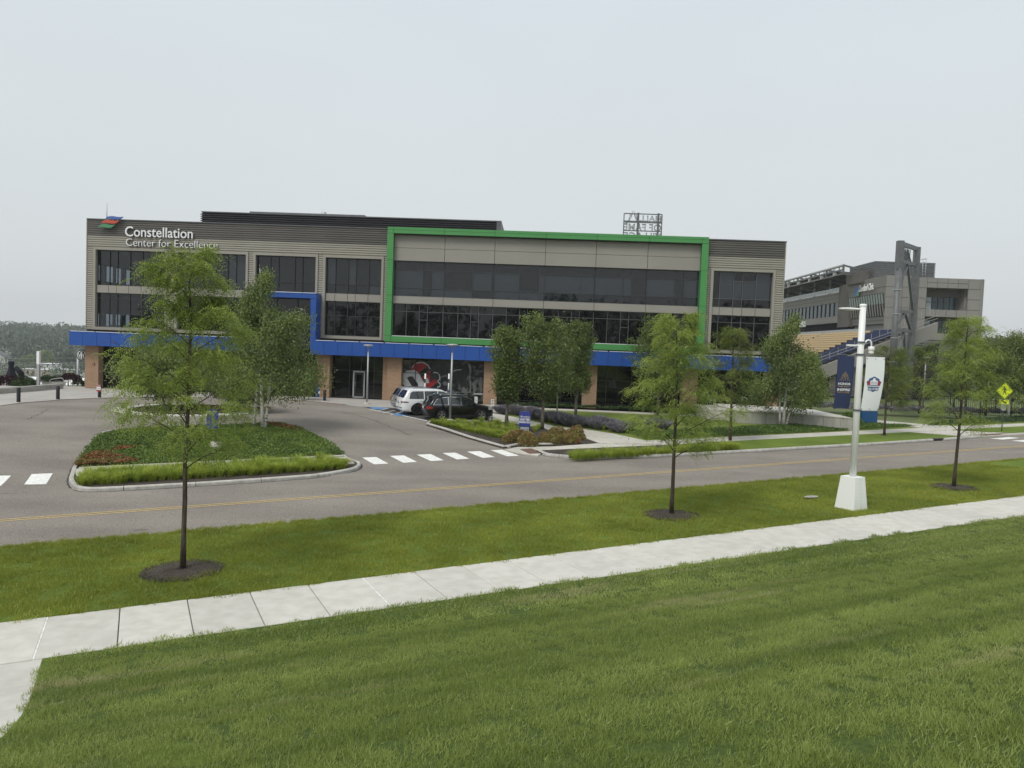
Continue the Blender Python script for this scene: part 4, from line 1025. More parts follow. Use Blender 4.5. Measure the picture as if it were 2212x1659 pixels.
tree('street_tree', 'young feathery tree on the near verge to the right of the white banner pole', b, h, pfun([(.25, .9), (.38, 1.35), (.5, 1.6), (.65, 1.4), (.8, 1.0), (.92, .6), (1, .15)]), 'locust', 23, 3700, .27, .055, nb=30, t0=.33, lean=(.012, 0), up=.5, group='honey locusts on the near verge')
mulch_ring(b, .85, 'dark mulch ring around the rightmost street tree', 3)
# beyond the road
b = G(1577, 952, .1); h = height_at(b, 700)
tree('locust_tree', 'darker feathery tree by the far sidewalk in front of the right windows', b, h, pfun([(.25, .7), (.4, 1.5), (.55, 1.8), (.75, 1.5), (.9, .9), (1, .3)]), 'locust', 31, 3800, .32, .08, mat='leaf_locust_dark', nb=26, t0=.3)
b = G(1910, 941, .1); h = height_at(b, 742)
tree('locust_tree', 'thin feathery tree behind the white banner on the far verge', b, h, pfun([(.3, .8), (.45, 1.4), (.6, 1.3), (.8, .9), (1, .3)]), 'locust', 41, 2600, .32, .07, mat='leaf_locust_dark', nb=20, t0=.32)
mulch_ring(b, 1.1, 'dark mulch ring under the thin tree behind the white banner', 4)
b = G(568, 926, .1); h = height_at(b, 568)
tree('birch_tree', 'tall white barked birch with two stems on the juniper island', b, h, pfun([(.1, 1.9), (.22, 3.3), (.4, 3.2), (.55, 2.3), (.7, 1.5), (.85, .9), (1, .3)]), 'birch', 51, 42000, .115, .11, bark='birch_bark', nb=44, t0=.2, stems=[((0, 0), (-.05, 0), .1, .97), ((-.55, .1), (.03, .03), .07, .7), ((.15, -.05), (.06, -.02), .06, .68)], up=.75)
b = G(1692, 921, .1); h = height_at(b, 672)
tree('birch_tree', 'multi stemmed birch with white trunks standing before the concrete terrace', b, h, pfun([(.1, 1.3), (.3, 2.7), (.45, 2.4), (.6, 1.7), (.8, 1.1), (1, .3)]), 'birch', 61, 30000, .13, .09, bark='birch_bark', nb=40, t0=.22, stems=[((0, 0), (.02, 0), .1, .97), ((-.2, .1), (-.04, .02), .07, .75), ((.2, 0), (.12, 0), .06, .6)], up=.75)
zp = pfun([(.15, .7), (.3, 1.35), (.5, 1.75), (.7, 1.75), (.85, 1.4), (.95, .9), (1, .4)])
zg = 'three dark green trees beyond the parked cars'
for (x, y, yt, lab, sd_, k_) in ((1094, 918, 712, 'slim dark green tree directly right of the black car', 71, .55), (1171, 926, 693, 'broadest dark green tree, rising behind the blue parking sign', 72, .86), (1243, 905, 700, 'dark green tree on the lawn edge right of the broadest one', 73, .66)):
    b = G(x, y, .1); h = height_at(b, yt)
    tree('shade_tree', lab, b, h, (lambda f, k_: (lambda t: f(t)*k_))(zp, k_*h/7.0), 'zelkova', sd_, 17000, .14, .1, bark='bark_grey', nb=44, t0=.27, up=1.25, group=zg)
b = G(1420, 897, .1); h = height_at(b, 700)
tree('shade_tree', 'dark green tree standing close to the facade behind the middle street tree', b, h, (lambda t: zp(t)*1.25), 'zelkova', 75, 15000, .15, .1, bark='bark_grey', nb=36, t0=.25, up=.9)
# tree(s) on the roundabout
b = Vector((RC[0]-1.2, RC[1]-.2, H(RC[0]-1.2, RC[1])+.1)); h = height_at(b, 735)
tree('birch_tree', 'spreading light leaved birch on the roundabout behind the nearest street tree', b, h, pfun([(.1, 2.0), (.3, 3.0), (.5, 2.8), (.75, 2.0), (1, .6)]), 'birch', 81, 26000, .14, .09, bark='birch_bark', nb=40, t0=.15, stems=[((0, 0), (.05, 0), .09, .97), ((.4, .1), (.18, .05), .07, .85), ((-.3, 0), (-.2, 0), .07, .85)], up=.7)
b = Vector((RC[0]+3.4, RC[1]+.3, H(RC[0]+3, RC[1])+.1)); h = height_at(b, 800)
tree('birch_tree', 'lower bushy birch at the right end of the roundabout', b, h, pfun([(.1, 1.4), (.35, 2.0), (.6, 1.8), (1, .5)]), 'birch', 83, 11000, .14, .07, bark='birch_bark', nb=26, t0=.15, up=.7)
b = G(657, 862, .1); h = 1.9
tree('leafy_shrub', 'light green leafy shrub in front of the left brick pier beside the blue bin', b, 2.3, pfun([(0, .8), (.4, 1.2), (1, .4)]), 'zelkova', 85, 2600, .12, .04, mat='leaf_locust_dark', nb=18, t0=.08, up=.6, cat='shrub')
# trees at the right before and behind the fence
tr0 = None
tm = {}
for i, (x, y, yt, k_, lab, st) in enumerate(((1985, 893, 742, 1.0, 'small tree on the lawn between the light tower and the right street tree', 'locust'), (2085, 893, 700, 1.25, 'green tree behind the rightmost street tree', 'locust'), (2128, 899, 725, 1.2, 'green tree just left of the yellow crossing sign', 'locust'),
        (2178, 903, 712, 1.25, 'tall green tree above the yellow crossing sign', 'birch'), (2215, 905, 722, 1.3, 'dark tree at the right edge of the picture behind the crossing sign', 'zelkova'), (2150, 884, 742, 1.2, 'dense dark tree behind the black fence left of the crossing sign', 'zelkova'), (2060, 880, 775, 1.1, 'dense low tree behind the black fence and the right street tree', 'zelkova'),
        (2260, 900, 735, 1.3, 'dark tree mostly outside the right edge of the picture', 'zelkova'), (1945, 884, 790, .9, 'low tree before the fence right of the white banner', 'locust'), (1750, 893, 800, .9, 'low green tree between the birch and the blue banner', 'zelkova'), (1620, 880, 770, .95, 'low green tree before the building left of the terrace birch', 'zelkova'))):
    b = G(x, y, .08); h = height_at(b, yt); rr = h*.27*k_
    pf_ = (lambda rr: pfun([(.1, rr*.6), (.3, rr), (.55, rr*1.05), (.8, rr*.75), (1, rr*.25)]))(rr)
    tree('lawn_tree', lab, b, h, pf_, st, 100+i, {'locust': 2400, 'birch': 14000, 'zelkova': 11000}[st], {'locust': .38, 'birch': .13, 'zelkova': .17}[st], .09, mat='leaf_locust_dark' if st != 'birch' else None,
         bark='birch_bark' if st == 'birch' else 'bark', nb=30, t0=.2, up=.75, group='trees on the lawn by the black fence' if x > 1900 else None)
# ---- ground cover and tufts
def tuft(seed, n=90, h=.5, spread=.22, wd=.012, mat='tuft_blade', curve=.5, thin=1.):
    r = np.random.RandomState(seed); a = r.uniform(0, 2*np.pi, n); rad = r.uniform(0, .35, n)*spread; L_ = r.uniform(.6, 1.1, n)*h
    out = r.uniform(.15, 1., n)*curve; V = []; F = []
    for i in range(n):
        dx, dy = math.cos(a[i]), math.sin(a[i]); p = np.array([dx*rad[i], dy*rad[i], 0]); w_ = np.array([-dy, dx, 0])*wd
        q1 = p+np.array([dx*out[i]*L_[i]*.35, dy*out[i]*L_[i]*.35, L_[i]*.62]); q2 = p+np.array([dx*out[i]*L_[i], dy*out[i]*L_[i], L_[i]*(.92-.35*out[i])])
        b_ = len(V); V += [p-w_, p+w_, q1+w_*.7, q1-w_*.7, q2]; F += [(b_, b_+1, b_+2, b_+3), (b_+3, b_+2, b_+4)]
    me = bpy.data.meshes.new('ornamental_grass'); me.from_pydata([tuple(v) for v in V], [], F); me.materials.append(M[mat]); return me
TM = [tuft(s, 130, .66, .4, .009, curve=1.0) for s in range(5)]
def tufts(pts, group, label, sc=1.0, name='ornamental_grass'):
    for i, (x, y, z) in enumerate(pts):
        o = link(name, TM[i % 5], None, (x, y, z), rnd.uniform(0, 6.28)); s = sc*rnd.uniform(.8, 1.15); o.scale = (s*1.15, s*1.15, s*rnd.uniform(.8, 1.15))
        tag(o, label, 'grass clump', group)
rt = random.Random(8)
# island row
P1 = G(178, 1042, .1); P2 = G(752, 1007, .1)
pts = []
n = 34
for row, (dv) in enumerate((-.5, .05, .65, 1.2)):
    for i in range(n):
        t = (i+.5*(row % 2)+rt.uniform(-.2, .2))/n; x = P1.x+(P2.x-P1.x)*t; y = P1.y+(P2.y-P1.y)*t; x += VS.x*dv+rt.uniform(-.08, .08); y += VS.y*dv+rt.uniform(-.08, .08)
        if t > .93 and dv > 1: continue
        pts.append((x, y, H(x, y)+.08))
tufts(pts, 'bright green grass clumps in the kerbed island strip', 'bright green arching grass clump in the strip along the centre island kerb', .86)
# bed by the cars
pts = []
for i in range(28):
    t = i/27; q = G(935+t*155, 916+t*34, .1)
    for dv in (.15, .85):
        x, y = q.x+dv*.55+rt.uniform(-.1, .1), q.y+dv*.75+.1
        pts.append((x, y, H(x, y)+.07))
poly = GP([(935, 913), (1050, 911), (1175, 926), (1150, 935), (1080, 941), (1020, 937)], .1)
for _ in range(400):
    xs_ = [p[0] for p in poly]; ys_ = [p[1] for p in poly]; x, y = rt.uniform(min(xs_), max(xs_)), rt.uniform(min(ys_), max(ys_))
    if inpoly(x, y, poly) and all((x-a)**2+(y-b_)**2 > .2 for a, b_, _z in pts): pts.append((x, y, H(x, y)+.07))
tufts(pts, 'bright green grass clumps in the bed in front of the black car', 'bright green grass clump in the kerbed bed in front of the black car', .72)
# strip behind the far kerb
pts = []
ua = uvof(G(1205, 978))[0]-.7; ub = uvof(G(1600, 976))[0]
for i in range(32):
    for row in range(2):
        u = ua+(ub-ua)*(i+row*.5)/32; v = vk+.35+row*.55+rt.uniform(-.06, .06); x, y = UV(u, v); pts.append((x, y, H(x, y)+.1))
tufts(pts, 'green grass clumps along the far kerb', 'green grass clump in the row along the far kerb in front of the far sidewalk', .85)
# yellow green clumps in the lavender
# ---- shrubs
def blob_leaves(n, r, hz_, leaf, seed, shell=.5, lump=.25):
    rs = np.random.RandomState(seed); D = unit(rs.normal(size=(n, 3))); D[:, 2] = np.abs(D[:, 2]); 
    k = unit(rs.normal(size=(9, 3))); lob = 1+lump*np.max(np.maximum(D@k.T, 0)**6, 1)-lump*.5
    R_ = (1-shell*rs.uniform(0, 1, n)**2)*lob; P = D*R_[:, None]*np.array([r, r, hz_]); 
    dd = unit(D+rs.normal(size=(n, 3))*.8); return quads_from(P, dd, perp(dd, rs), rs.uniform(.7, 1.3, n)*leaf, rs.uniform(.5, .8, n)*leaf)
SP = [npmesh('shrub', *blob_leaves(2400, .5, .6, .075, s), M['spirea']) for s in (1, 2, 3)]
shr = [((1020, 0), 0)]
shl = [(1106, 955, 1.0, 'left end of the row, by the kerb'), (1128, 953, 1.1, 'second from the left, behind the blue sign post'), (1143, 961, 1.15, 'the foremost, directly below the blue sign'), (1176, 953, .8, 'just right of the blue sign'),
       (1187, 957, .85, 'small and low, under the broad tree trunk'), (1196, 944, .9, 'behind the broad tree trunk'), (1212, 947, 1.05, 'tall and reddish, fourth from the right'), (1219, 957, .95, 'low in front, third from the right'), (1238, 956, .95, 'low in front, second from the right'), (1243, 948, 1.25, 'largest and yellowish, at the right end')]
for i, (x, y, s, lab) in enumerate(shl):
    b = G(x*.9985+.5, y, .08); o = link('spirea_shrub', SP[i % 3], None, b, i*1.3); o.scale = (s, s, s*1.02); tag(o, 'rounded russet and green spirea shrub, '+lab, 'shrub', 'spirea shrubs around the blue sign')
def stuff_leaves(name, label, poly, off, hgt, n, leaf, mat, seed, cat='ground cover', flat=.5, bump=.5, wv=1.2):
    r = np.random.RandomState(seed); xs_ = [p[0] for p in poly]; ys_ = [p[1] for p in poly]; P = []
    ph = r.uniform(0, 6, 6)
    while len(P) < n:
        X = r.uniform(min(xs_), max(xs_), 2000); Y = r.uniform(min(ys_), max(ys_), 2000)
        for x, y in zip(X, Y):
            if inpoly(x, y, poly):
                hgt_ = hgt*(1-bump/2+bump*.5*(math.sin(x*wv*2.1+ph[0]+1.3*math.sin(y*wv*1.7))*math.cos(y*wv*1.9+ph[1])))
                P.append((x, y, H(x, y)+off+hgt_*r.uniform(.25, 1)**.6))
    P = np.array(P[:n]); dd = r.normal(size=(n, 3)); dd[:, 2] = np.abs(dd[:, 2])*flat; dd = unit(dd)
    V, F = quads_from(P, dd, perp(dd, r), r.uniform(.6, 1.3, n)*leaf, r.uniform(.35, .55, n)*leaf)
    o = link(name, npmesh(name, V, F, M[mat])); tag(o, label, cat, kind='stuff'); return o
J = GP([(747, 984), (741, 979), (716, 959), (651, 928), (607, 918), (513, 919), (400, 923), (254, 932), (209, 942), (183, 975), (160, 1007), (300, 1004), (520, 994)], .1)
stuff_leaves('juniper_cover', 'low green creeping juniper with rusty patches covering the centre island', J, .08, .2, 70000, .1, 'juniper', 5)
for k_, JP in enumerate((GP([(162, 1008), (300, 1003), (270, 990), (225, 978), (190, 984)], .1), GP([(655, 931), (610, 918.5), (560, 917.5), (600, 925), (640, 935)], .1))):
    stuff_leaves('rusty_juniper', ('rust coloured dead juniper patch at the front left end of the centre island', 'rust coloured juniper strip at the back right edge of the centre island')[k_], JP, .1, .2, 4200-1800*k_, .1, 'juniper_rust', 55+k_)
C1 = GP([(1260, 925), (1323.7, 934), (1394.8, 950), (1548, 944), (1797, 933), (1980, 922.5), (1900, 915), (1830, 919), (1690, 914), (1560, 920), (1420, 929), (1340, 926)], .1)
C1 = GP([(1335, 929), (1396, 949), (1449, 948.5), (1548, 943.5), (1797, 932.5), (1978, 921.5), (1900, 917), (1830, 918.5), (1700, 919), (1560, 927), (1430, 934)], .1)
stuff_leaves('ground_cover', 'dark green leafy ground cover between the far lawn and far sidewalk', C1, .08, .2, 26000, .12, 'cover_green', 6)
C2 = GP([(1995, 921.5), (2066, 918.5), (2212, 912), (2300, 908), (2300, 897), (2130, 905), (2040, 912)], .1)
stuff_leaves('ground_cover', 'dark green ground cover beneath the trees at the right by the crossing sign', C2, .08, .2, 9000, .14, 'shrub_leaf', 7)
# lavender
def lav(seed, n=420):
    r = np.random.RandomState(seed); m = n; a = r.uniform(0, 2*np.pi, m); t = r.uniform(0, 1, m)**.6; L_ = r.uniform(.7, 1.05, m)*.62
    D = np.stack([np.cos(a)*t, np.sin(a)*t, np.full(m, 1.0)], 1); D = unit(D); P = np.stack([np.cos(a)*t*.12, np.sin(a)*t*.12, np.zeros(m)], 1)
    V1, F1 = quads_from(P, D, perp(D, r), L_, np.full(m, .02)); P2 = P+D*(L_*.72)[:, None]; V2, F2 = quads_from(P2, D, perp(D, r), L_*.42, np.full(m, .045))
    return npmesh('lavender', np.concatenate([V1, V2]), np.concatenate([F1, F2+len(V1)]), M['lavender_leaf'])
LV = [lav(s) for s in (1, 2, 3)]
rl_ = random.Random(4)
for i in range(46):
    t = i/45; x = 1072+t*268; y = float(np.interp(x, [1056, 1106, 1200, 1261, 1324, 1395], [891.4, 899.6, 920.7, 926.7, 936.3, 951.3]))-1.5
    if i % 9 in (4, 5) and i > 8: continue
    b = G(x, y-1, .1); b = b+Vector((.3+rl_.uniform(-.2, .2)+.3*(i % 2), .25+.85*(i % 2), 0)); b.z = H(b.x, b.y)+.08
    if i % 5 == 3: o = link('ornamental_grass', TM[i % 5], None, b, i); o.scale = (.8,)*3; tag(o, 'yellow green grass clump among the lavender along the diagonal walk', 'grass clump', 'grass clumps in the lavender row'); continue
    o = link('lavender_clump', LV[i % 3], None, b, i); s = rl_.uniform(.85, 1.25); o.scale = (s*1.15, s*1.15, s); tag(o, 'grey purple lavender clump along the far side of the diagonal walk', 'lavender', 'lavender clumps along the diagonal walk')
for i in range(7):
    b = G(1418+rl_.uniform(-14, 14), 930+rl_.uniform(-3, 3), .1); o = link('lavender_clump', LV[i % 3], None, b, i); o.scale = (1.2,)*3; tag(o, 'grey purple lavender clump in the isolated patch behind the middle street tree', 'lavender', 'isolated lavender patch on the lawn')
FP_ = GP([(1760, 884), (2212, 900), (2300, 903), (2300, 900), (2212, 896.5), (1760, 881)], .1)
stuff_leaves('lavender_hedge', 'low grey purple hedge along the black fence at the right', FP_, .08, .75, 14000, .2, 'lavender_leaf', 9, 'hedge')
FB = GP([(1100, 879), (1300, 886.5), (1500, 895.5), (1500, 893.5), (1300, 884.5), (1100, 877)], .1)
stuff_leaves('facade_planting', 'low green planting along the foot of the brick piers', FB, .1, .4, 6000, .16, 'shrub_leaf', 10, 'planting')
FB = GP([(1500, 896), (1600, 886), (1780, 884), (1780, 881), (1600, 880), (1500, 889)], .1)
stuff_leaves('terrace_planting', 'dark planting behind the concrete terrace', FB, .2, .6, 7000, .2, 'shrub_leaf', 11, 'planting')
o = link('spirea_shrub', npmesh('shrub', *blob_leaves(1800, .9, .9, .11, 9), M['cover_green']), None, G(1838, 916, .1)); tag(o, 'single green shrub at the right end of the concrete terrace beside the blue box', 'shrub')
rbp = ring(RC[0]+2.5, RC[1], 3.2, 1.3, 14)
stuff_leaves('flower_bed', 'orange and yellow flowers in the roundabout bed', rbp, .1, .3, 2500, .12, 'spirea', 12, 'flowers')
# ---- lawn blades (instanced tufts, real blades)
def blade_clump(seed, n, h, rad, wd, mat):
    r = np.random.RandomState(seed); a = r.uniform(0, 2*np.pi, n); q = np.sqrt(r.uniform(0, 1, n))*rad; P = np.stack([np.cos(a)*q, np.sin(a)*q, np.zeros(n)], 1)
    D = unit(np.stack([r.normal(size=n)*.45, r.normal(size=n)*.45, np.ones(n)], 1)); W_ = perp(D, r); L_ = r.uniform(.5, 1.1, n)*h
    V = np.stack([P-W_*wd, P+W_*wd, P+D*L_[:, None]+r.normal(size=(n, 3))*h*.12], 1).reshape(-1, 3); F = np.arange(3*n).reshape(n, 3)
    me = npmesh('blades', V, F, M[mat]); return bpy.data.objects.new('blade_clump', me)
def scatter(name, label, poly, off, src, density, mat, seed, smin=.7, smax=1.3, step=1.5):
    base = drape(name, poly, off, M[mat], step, 0, kind=None); under = mat == 'grass_gap_dark'; tag(base, label, 'grass', kind='stuff')
    ng = bpy.data.node_groups.new('scatter', 'GeometryNodeTree'); ng.interface.new_socket('Geometry', in_out='INPUT', socket_type='NodeSocketGeometry'); ng.interface.new_socket('Geometry', in_out='OUTPUT', socket_type='NodeSocketGeometry')
    N = ng.nodes.new; K = ng.links.new; gi = N('NodeGroupInput'); go = N('NodeGroupOutput')
    d = N('GeometryNodeDistributePointsOnFaces'); d.inputs['Density'].default_value = density; d.inputs['Seed'].default_value = seed
    ins = N('GeometryNodeInstanceOnPoints'); oi = N('GeometryNodeObjectInfo'); oi.inputs['Object'].default_value = src
    rv_ = N('FunctionNodeRandomValue'); rv_.data_type = 'FLOAT_VECTOR'; rv_.inputs[0].default_value = (-.12, -.12, 0); rv_.inputs[1].default_value = (.12, .12, 6.283)
    sv = N('FunctionNodeRandomValue'); sv.data_type = 'FLOAT'; sv.inputs[2].default_value = smin; sv.inputs[3].default_value = smax
    K(gi.outputs[0], d.inputs['Mesh']); K(d.outputs['Points'], ins.inputs['Points']); K(oi.outputs['Geometry'], ins.inputs['Instance']); K(rv_.outputs[0], ins.inputs['Rotation']); K(sv.outputs[1], ins.inputs['Scale']); 
    if under:
        jn = N('GeometryNodeJoinGeometry'); K(gi.outputs[0], jn.inputs[0]); K(ins.outputs[0], jn.inputs[0]); K(jn.outputs[0], go.inputs[0])
    else: K(ins.outputs[0], go.inputs[0])
    md = base.modifiers.new('scatter', 'NODES'); md.node_group = ng; return base
bc_near = blade_clump(1, 100, .06, .15, .0036, 'grass_blade'); bc_mid = blade_clump(2, 80, .065, .22, .0065, 'grass_blade'); bc_verge = blade_clump(3, 90, .085, .26, .006, 'verge_blade'); bc_edge = blade_clump(4, 40, .1, .1, .006, 'verge_blade')
def clipv(poly, vmin=None, vmax=None):
    return poly
npoly = [p for p in nearlawn]
# split near lawn by distance from the camera
edge_pts = pathedge[1:]
near_poly = [tuple(G(x, y, .03)[:2]) for x, y in ((112, 1432), (700, 1385), (1250, 1310), (1800, 1240), (2260, 1190), (2300, 1700), (-60, 1700), (2, 1602), (24, 1584), (47, 1554), (64, 1522), (78, 1482), (86, 1452))]
scatter('lawn_grass', 'short mown grass of the sloping foreground lawn', near_poly, .035, bc_near, 46, 'grass_gap_dark', 1)
mid_poly = [tuple(G(x, y, .03)[:2]) for x, y in ((112, 1430), (700, 1383), (1250, 1308), (1800, 1238), (2260, 1188))][::-1]+[UV(ulp[0]*US.x+ulp[1]*US.y+.25, SWN-.04), UV(4, SWN-.04), UV(18, SWN-.04), UV(34, SWN-.04)]
scatter('lawn_grass', 'short mown grass beside the sidewalk at the top of the foreground lawn', mid_poly, .035, bc_mid, 24, 'grass_gap_dark', 2)
scatter('verge_grass', 'longer mown grass of the near verge between sidewalk and road', uv([(-14, SWF+.05), (38, SWF+.05), (38, 22.4), (-14, 22.4)]), .035, bc_verge, 17, 'lawn', 3)
scatter('verge_grass', 'ragged grass fringe along the near edge of the road', uv([(-14, 22.3), (45, 22.3), (45, 22.52), (-14, 22.52)]), .03, bc_edge, 60, 'lawn', 4)
scatter('verge_grass', 'ragged grass fringe along the sidewalk', uv([(-9, SWF+.0), (45, SWF+.0), (45, SWF+.1), (-9, SWF+.1)]), .03, bc_edge, 60, 'lawn', 5)
# bare mark, utility cover
o = MB(); V = []; b = G(1752, 1076, .05)
for i in range(14): t = i/14*6.283; V.append((math.cos(t)*.35*(1+rnd.uniform(-.1, .1)), math.sin(t)*.16, .06))
o.add(V, [tuple(range(14))]); q = o.build('utility_cover', M['old_concrete'], None, b, .5); tag(q, 'small pale utility cover in the verge grass left of the banner pole', 'cover')
# ================================================================= STREET OBJECTS
def px(base, x, y):   # point at the depth of base seen at picture x,y
    d = ray(x, y); t = base.y/d.y; return d*t
# ---- banner pole
b = G(1838, 1098, .04); 
bp = empty('banner_pole', b[:]); tag(bp, 'white street light pole on tapered white base carrying two banners and dome camera', 'street light')
m = MB()
def frus(m, w0, d0, w1, d1, z0, z1): m.add([(-w0, -d0, z0), (w0, -d0, z0), (w0, d0, z0), (-w0, d0, z0), (-w1, -d1, z1), (w1, -d1, z1), (w1, d1, z1), (-w1, d1, z1)], [(3, 2, 1, 0), (4, 5, 6, 7), (0, 1, 5, 4), (1, 2, 6, 5), (2, 3, 7, 6), (3, 0, 4, 7)])
frus(m, .37, .37, .36, .36, 0, .08); frus(m, .36, .36, .27, .27, .08, 1.1); o = m.build('base', M['white_metal'], bp, (0, 0, 0), .55)
m = MB()
for i in range(8): m.lathe([(.014, 0), (.014, .01), (0, .012)], 6, (0, -.0, 0))
m = MB(); 
for i in range(9):
    z = .1+i*.115; r_ = .36-(.09)*(z-.08); x = 0
    m.box(.02-.012, .02+.012, -r_-.006, -r_+.01, z-.012, z+.012)
m.build('rivets', M['light_grey_metal'], bp, (0, 0, 0), .55)
htop = height_at(b, 660)
m = MB(); m.tube([(0, 0, 1.0), (0, 0, 4.6), (0, 0, htop)], [.112, .105, .1], 14); m.lathe([(.112, htop-.03), (.112, htop+.02), (.09, htop+.05), (0, htop+.06)], 14); m.build('pole', M['white_metal'], bp)
m = MB(); m.tube([(-.05, 0, htop-.13), (-.3, -.0, htop-.12)], .035, 8)
lum = [(-.28, .0, .045), (-.4, .11, .05), (-.7, .12, .035), (-.8, .05, .02)]
V = []; 
for x, w_, h_ in lum:
    for a in range(10): t = a/10*6.283; V.append((x, max(.03, w_)*math.cos(t), htop-.13+h_*math.sin(t)))
m.add(V, [(i*10+k, i*10+(k+1) % 10, (i+1)*10+(k+1) % 10, (i+1)*10+k) for i in range(3) for k in range(10)]+[tuple(30+k for k in range(10))], True); m.build('luminaire', M['white_metal'], bp)
zc = height_at(b, 746); m = MB(); m.tube([(-.05, 0, zc), (-.2, 0, zc-.01)], .03, 8); m.box(-.46, -.17, -.07, .07, zc-.04, zc+.02); m.build('small_luminaire', M['white_metal'], bp)
m = MB(); m.tube([(.1, 0, zc+.02)]+[(.25-.11*math.cos(t), 0, zc+.05+.14*math.sin(t)) for t in (.3, .9, 1.57, 2.2, 2.8)]+[(.36, 0, zc-.06)], .028, 8); m.lathe([(0, .08), (.09, .07), (.1, 0), (.1, -.06), (.05, -.09), (.09, -.1), (.07, -.17), (0, -.2)], 14, (.36, 0, zc-.1)); m.build('dome_camera', M['white_metal'], bp)
for z in (height_at(b, 766), height_at(b, 886), zc+.1):
    m = MB(); m.lathe([(.135, -.03), (.135, .03)], 12, (0, 0, z)); m.build('clamp', M['steel_grey'], bp)
zt1 = height_at(b, 770); zb1 = height_at(b, 884); zt2 = zt1+.0; zb2 = height_at(b, 886)
for z, x0, x1 in ((zt1+.03, -.86, -.1), (zt2+.03, .1, .95), (zb1-.0, -.8, -.1), (zb2-.02, .1, .72)):
    m = MB(); m.tube([(x0, 0, z), (x1, 0, z)], .012, 5); m.build('banner_arm', M['steel_grey'], bp)
def banner(name, x0, x1, z0, z1, mat, label, curl):
    e = empty(name, (b.x, b.y, b.z)); tag(e, label, 'banner'); m = MB(); V = []; nx, nz_2 = 8, 20
    def f(u, v):   # u 0..1 across, v 0..1 up
        q = (1-v); sh = curl[0]*q*q; yy = curl[1]*math.sin(q*math.pi*.9)*(.3+u)+curl[2]*u*q
        return (x0+(x1-x0)*u+sh, -.02+yy, z0+(z1-z0)*v)
    for j in range(nz_2+1):
        for i in range(nx+1): V.append(f(i/nx, j/nz_2))
    F = [(j*(nx+1)+i, j*(nx+1)+i+1, (j+1)*(nx+1)+i+1, (j+1)*(nx+1)+i) for j in range(nz_2) for i in range(nx)]
    m.add(V, F, True); m.build('cloth', M[mat], e)
    m = MB(); 
    for v in (.03, .965):
        for u in (.05, .5, .95): x, y, z = f(u, v); m.box(x-.012, x+.012, y-.012, y-.004, z-.012, z+.012)
    m.build('grommets', M['steel_grey'], e)
    return e, f
def printon(e, f, name, me, x0, z0, x1, z1, mat):
    """fit a flat mesh (xz) onto the cloth in u,v"""
    xs_ = [q.co.x for q in me.vertices]; zs2 = [q.co.z for q in me.vertices]; a0, a1, b0, b1 = min(xs_), max(xs_), min(zs2), max(zs2)
    for q in me.vertices:
        u = x0+(x1-x0)*(q.co.x-a0)/(a1-a0); v = z0+(z1-z0)*(q.co.z-b0)/(b1-b0); p = f(u, v); q.co = (p[0], p[1]-.006, p[2])
    me.materials.clear(); me.materials.append(M[mat]); me.name = name; link(name, me, e)
def polymesh(P):
    me = bpy.data.meshes.new('print'); me.from_pydata([(x, 0, z) for x, z in P], [], [tuple(range(len(P)))]); return me
e, f = banner('hanging_banner', -.76, -.19, zb1, zt1, 'navy', 'dark blue banner with gold arches and white motto on the left of the white pole', (-.06, -.05, .1))
def arch(q, o_):   # half arch stroke
    P = []
    for i in range(9): t = i/8; P.append((o_*(.03+q*.5+(.1+q*.5)*t**1.6), 1-q*.55-(1-q*.55)*t))
    for i in range(8, -1, -1): t = i/8; P.append((o_*(.07+q*.5+(.1+q*.5)*t**1.6), 1-q*.55-(1-q*.55)*t-(0 if i == 8 else .02)))
    return P
for q in (0, .28, .52):
    for sg_ in (-1, 1):
        P = arch(q, sg_); me = polymesh(P); 
        xs_ = [p[0] for p in P]; zs2 = [p[1] for p in P]; K_ = .42
        printon(e, f, 'print', me, .5+min(xs_)*K_*1.1, .53+.17*min(zs2), .5+max(xs_)*K_*1.1, .53+.17*max(zs2), 'print_gold')
for body, v0, v1, mt, bo, u0, u1 in (('HONOR', .45, .495, 'print_white', .025, .13, .87), ('THE PAST.', .408, .435, 'print_gold', 0, .13, .87), ('INSPIRE', .338, .385, 'print_white', .025, .11, .88), ('THE FUTURE.', .298, .325, 'print_gold', 0, .11, .88)):
    printon(e, f, 'lettering', textmesh(body, 1, 0, bo), u0, v0, u1, v1, mt)
e, f = banner('hanging_banner', .2, .83, zb2, zt2-.0, 'banner_white', 'white banner with red and blue pentagonal hall emblem on the right of the white pole', (-.09, -.07, .12))
pent = [(0, 1), (.36, .83), (.36, .74), (.5, .66), (.42, .38), (.46, .36), (.36, .3), (.36, .1), (.15, .08), (0, 0), (-.15, .08), (-.36, .1), (-.36, .3), (-.46, .36), (-.42, .38), (-.5, .66), (-.36, .74), (-.36, .83)]
def sub(P, mt, lay=0):
    me = polymesh(P); xs_ = [p[0] for p in P]; zs2 = [p[1] for p in P]
    f2 = lambda u, v: (lambda p: (p[0], p[1]-.002*lay, p[2]))(f(u, v))
    printon(e, f2, 'print', me, .5+min(xs_)*.78, .35+.29*min(zs2), .5+max(xs_)*.78, .35+.29*max(zs2), mt)
sub(pent, 'print_blue'); sub([(-.47, .64), (-.28, .72), (-.28, .42), (-.4, .42)], 'print_red', 1); sub([(.47, .64), (.28, .72), (.28, .42), (.4, .42)], 'print_red', 1)
sub([(-.25, .46), (.25, .46), (.25, .72), (.1, .76), (.08, .86), (0, .9), (-.08, .86), (-.1, .76), (-.25, .72)], 'print_white', 2)
for x in (-.19, -.1, -.01, .08, .17): sub([(x-.015, .5), (x+.015, .5), (x+.015, .68), (x-.015, .68)], 'print_blue', 3)
sub([(-.44, .35), (.44, .35), (.42, .4), (-.42, .4)], 'print_white', 2)
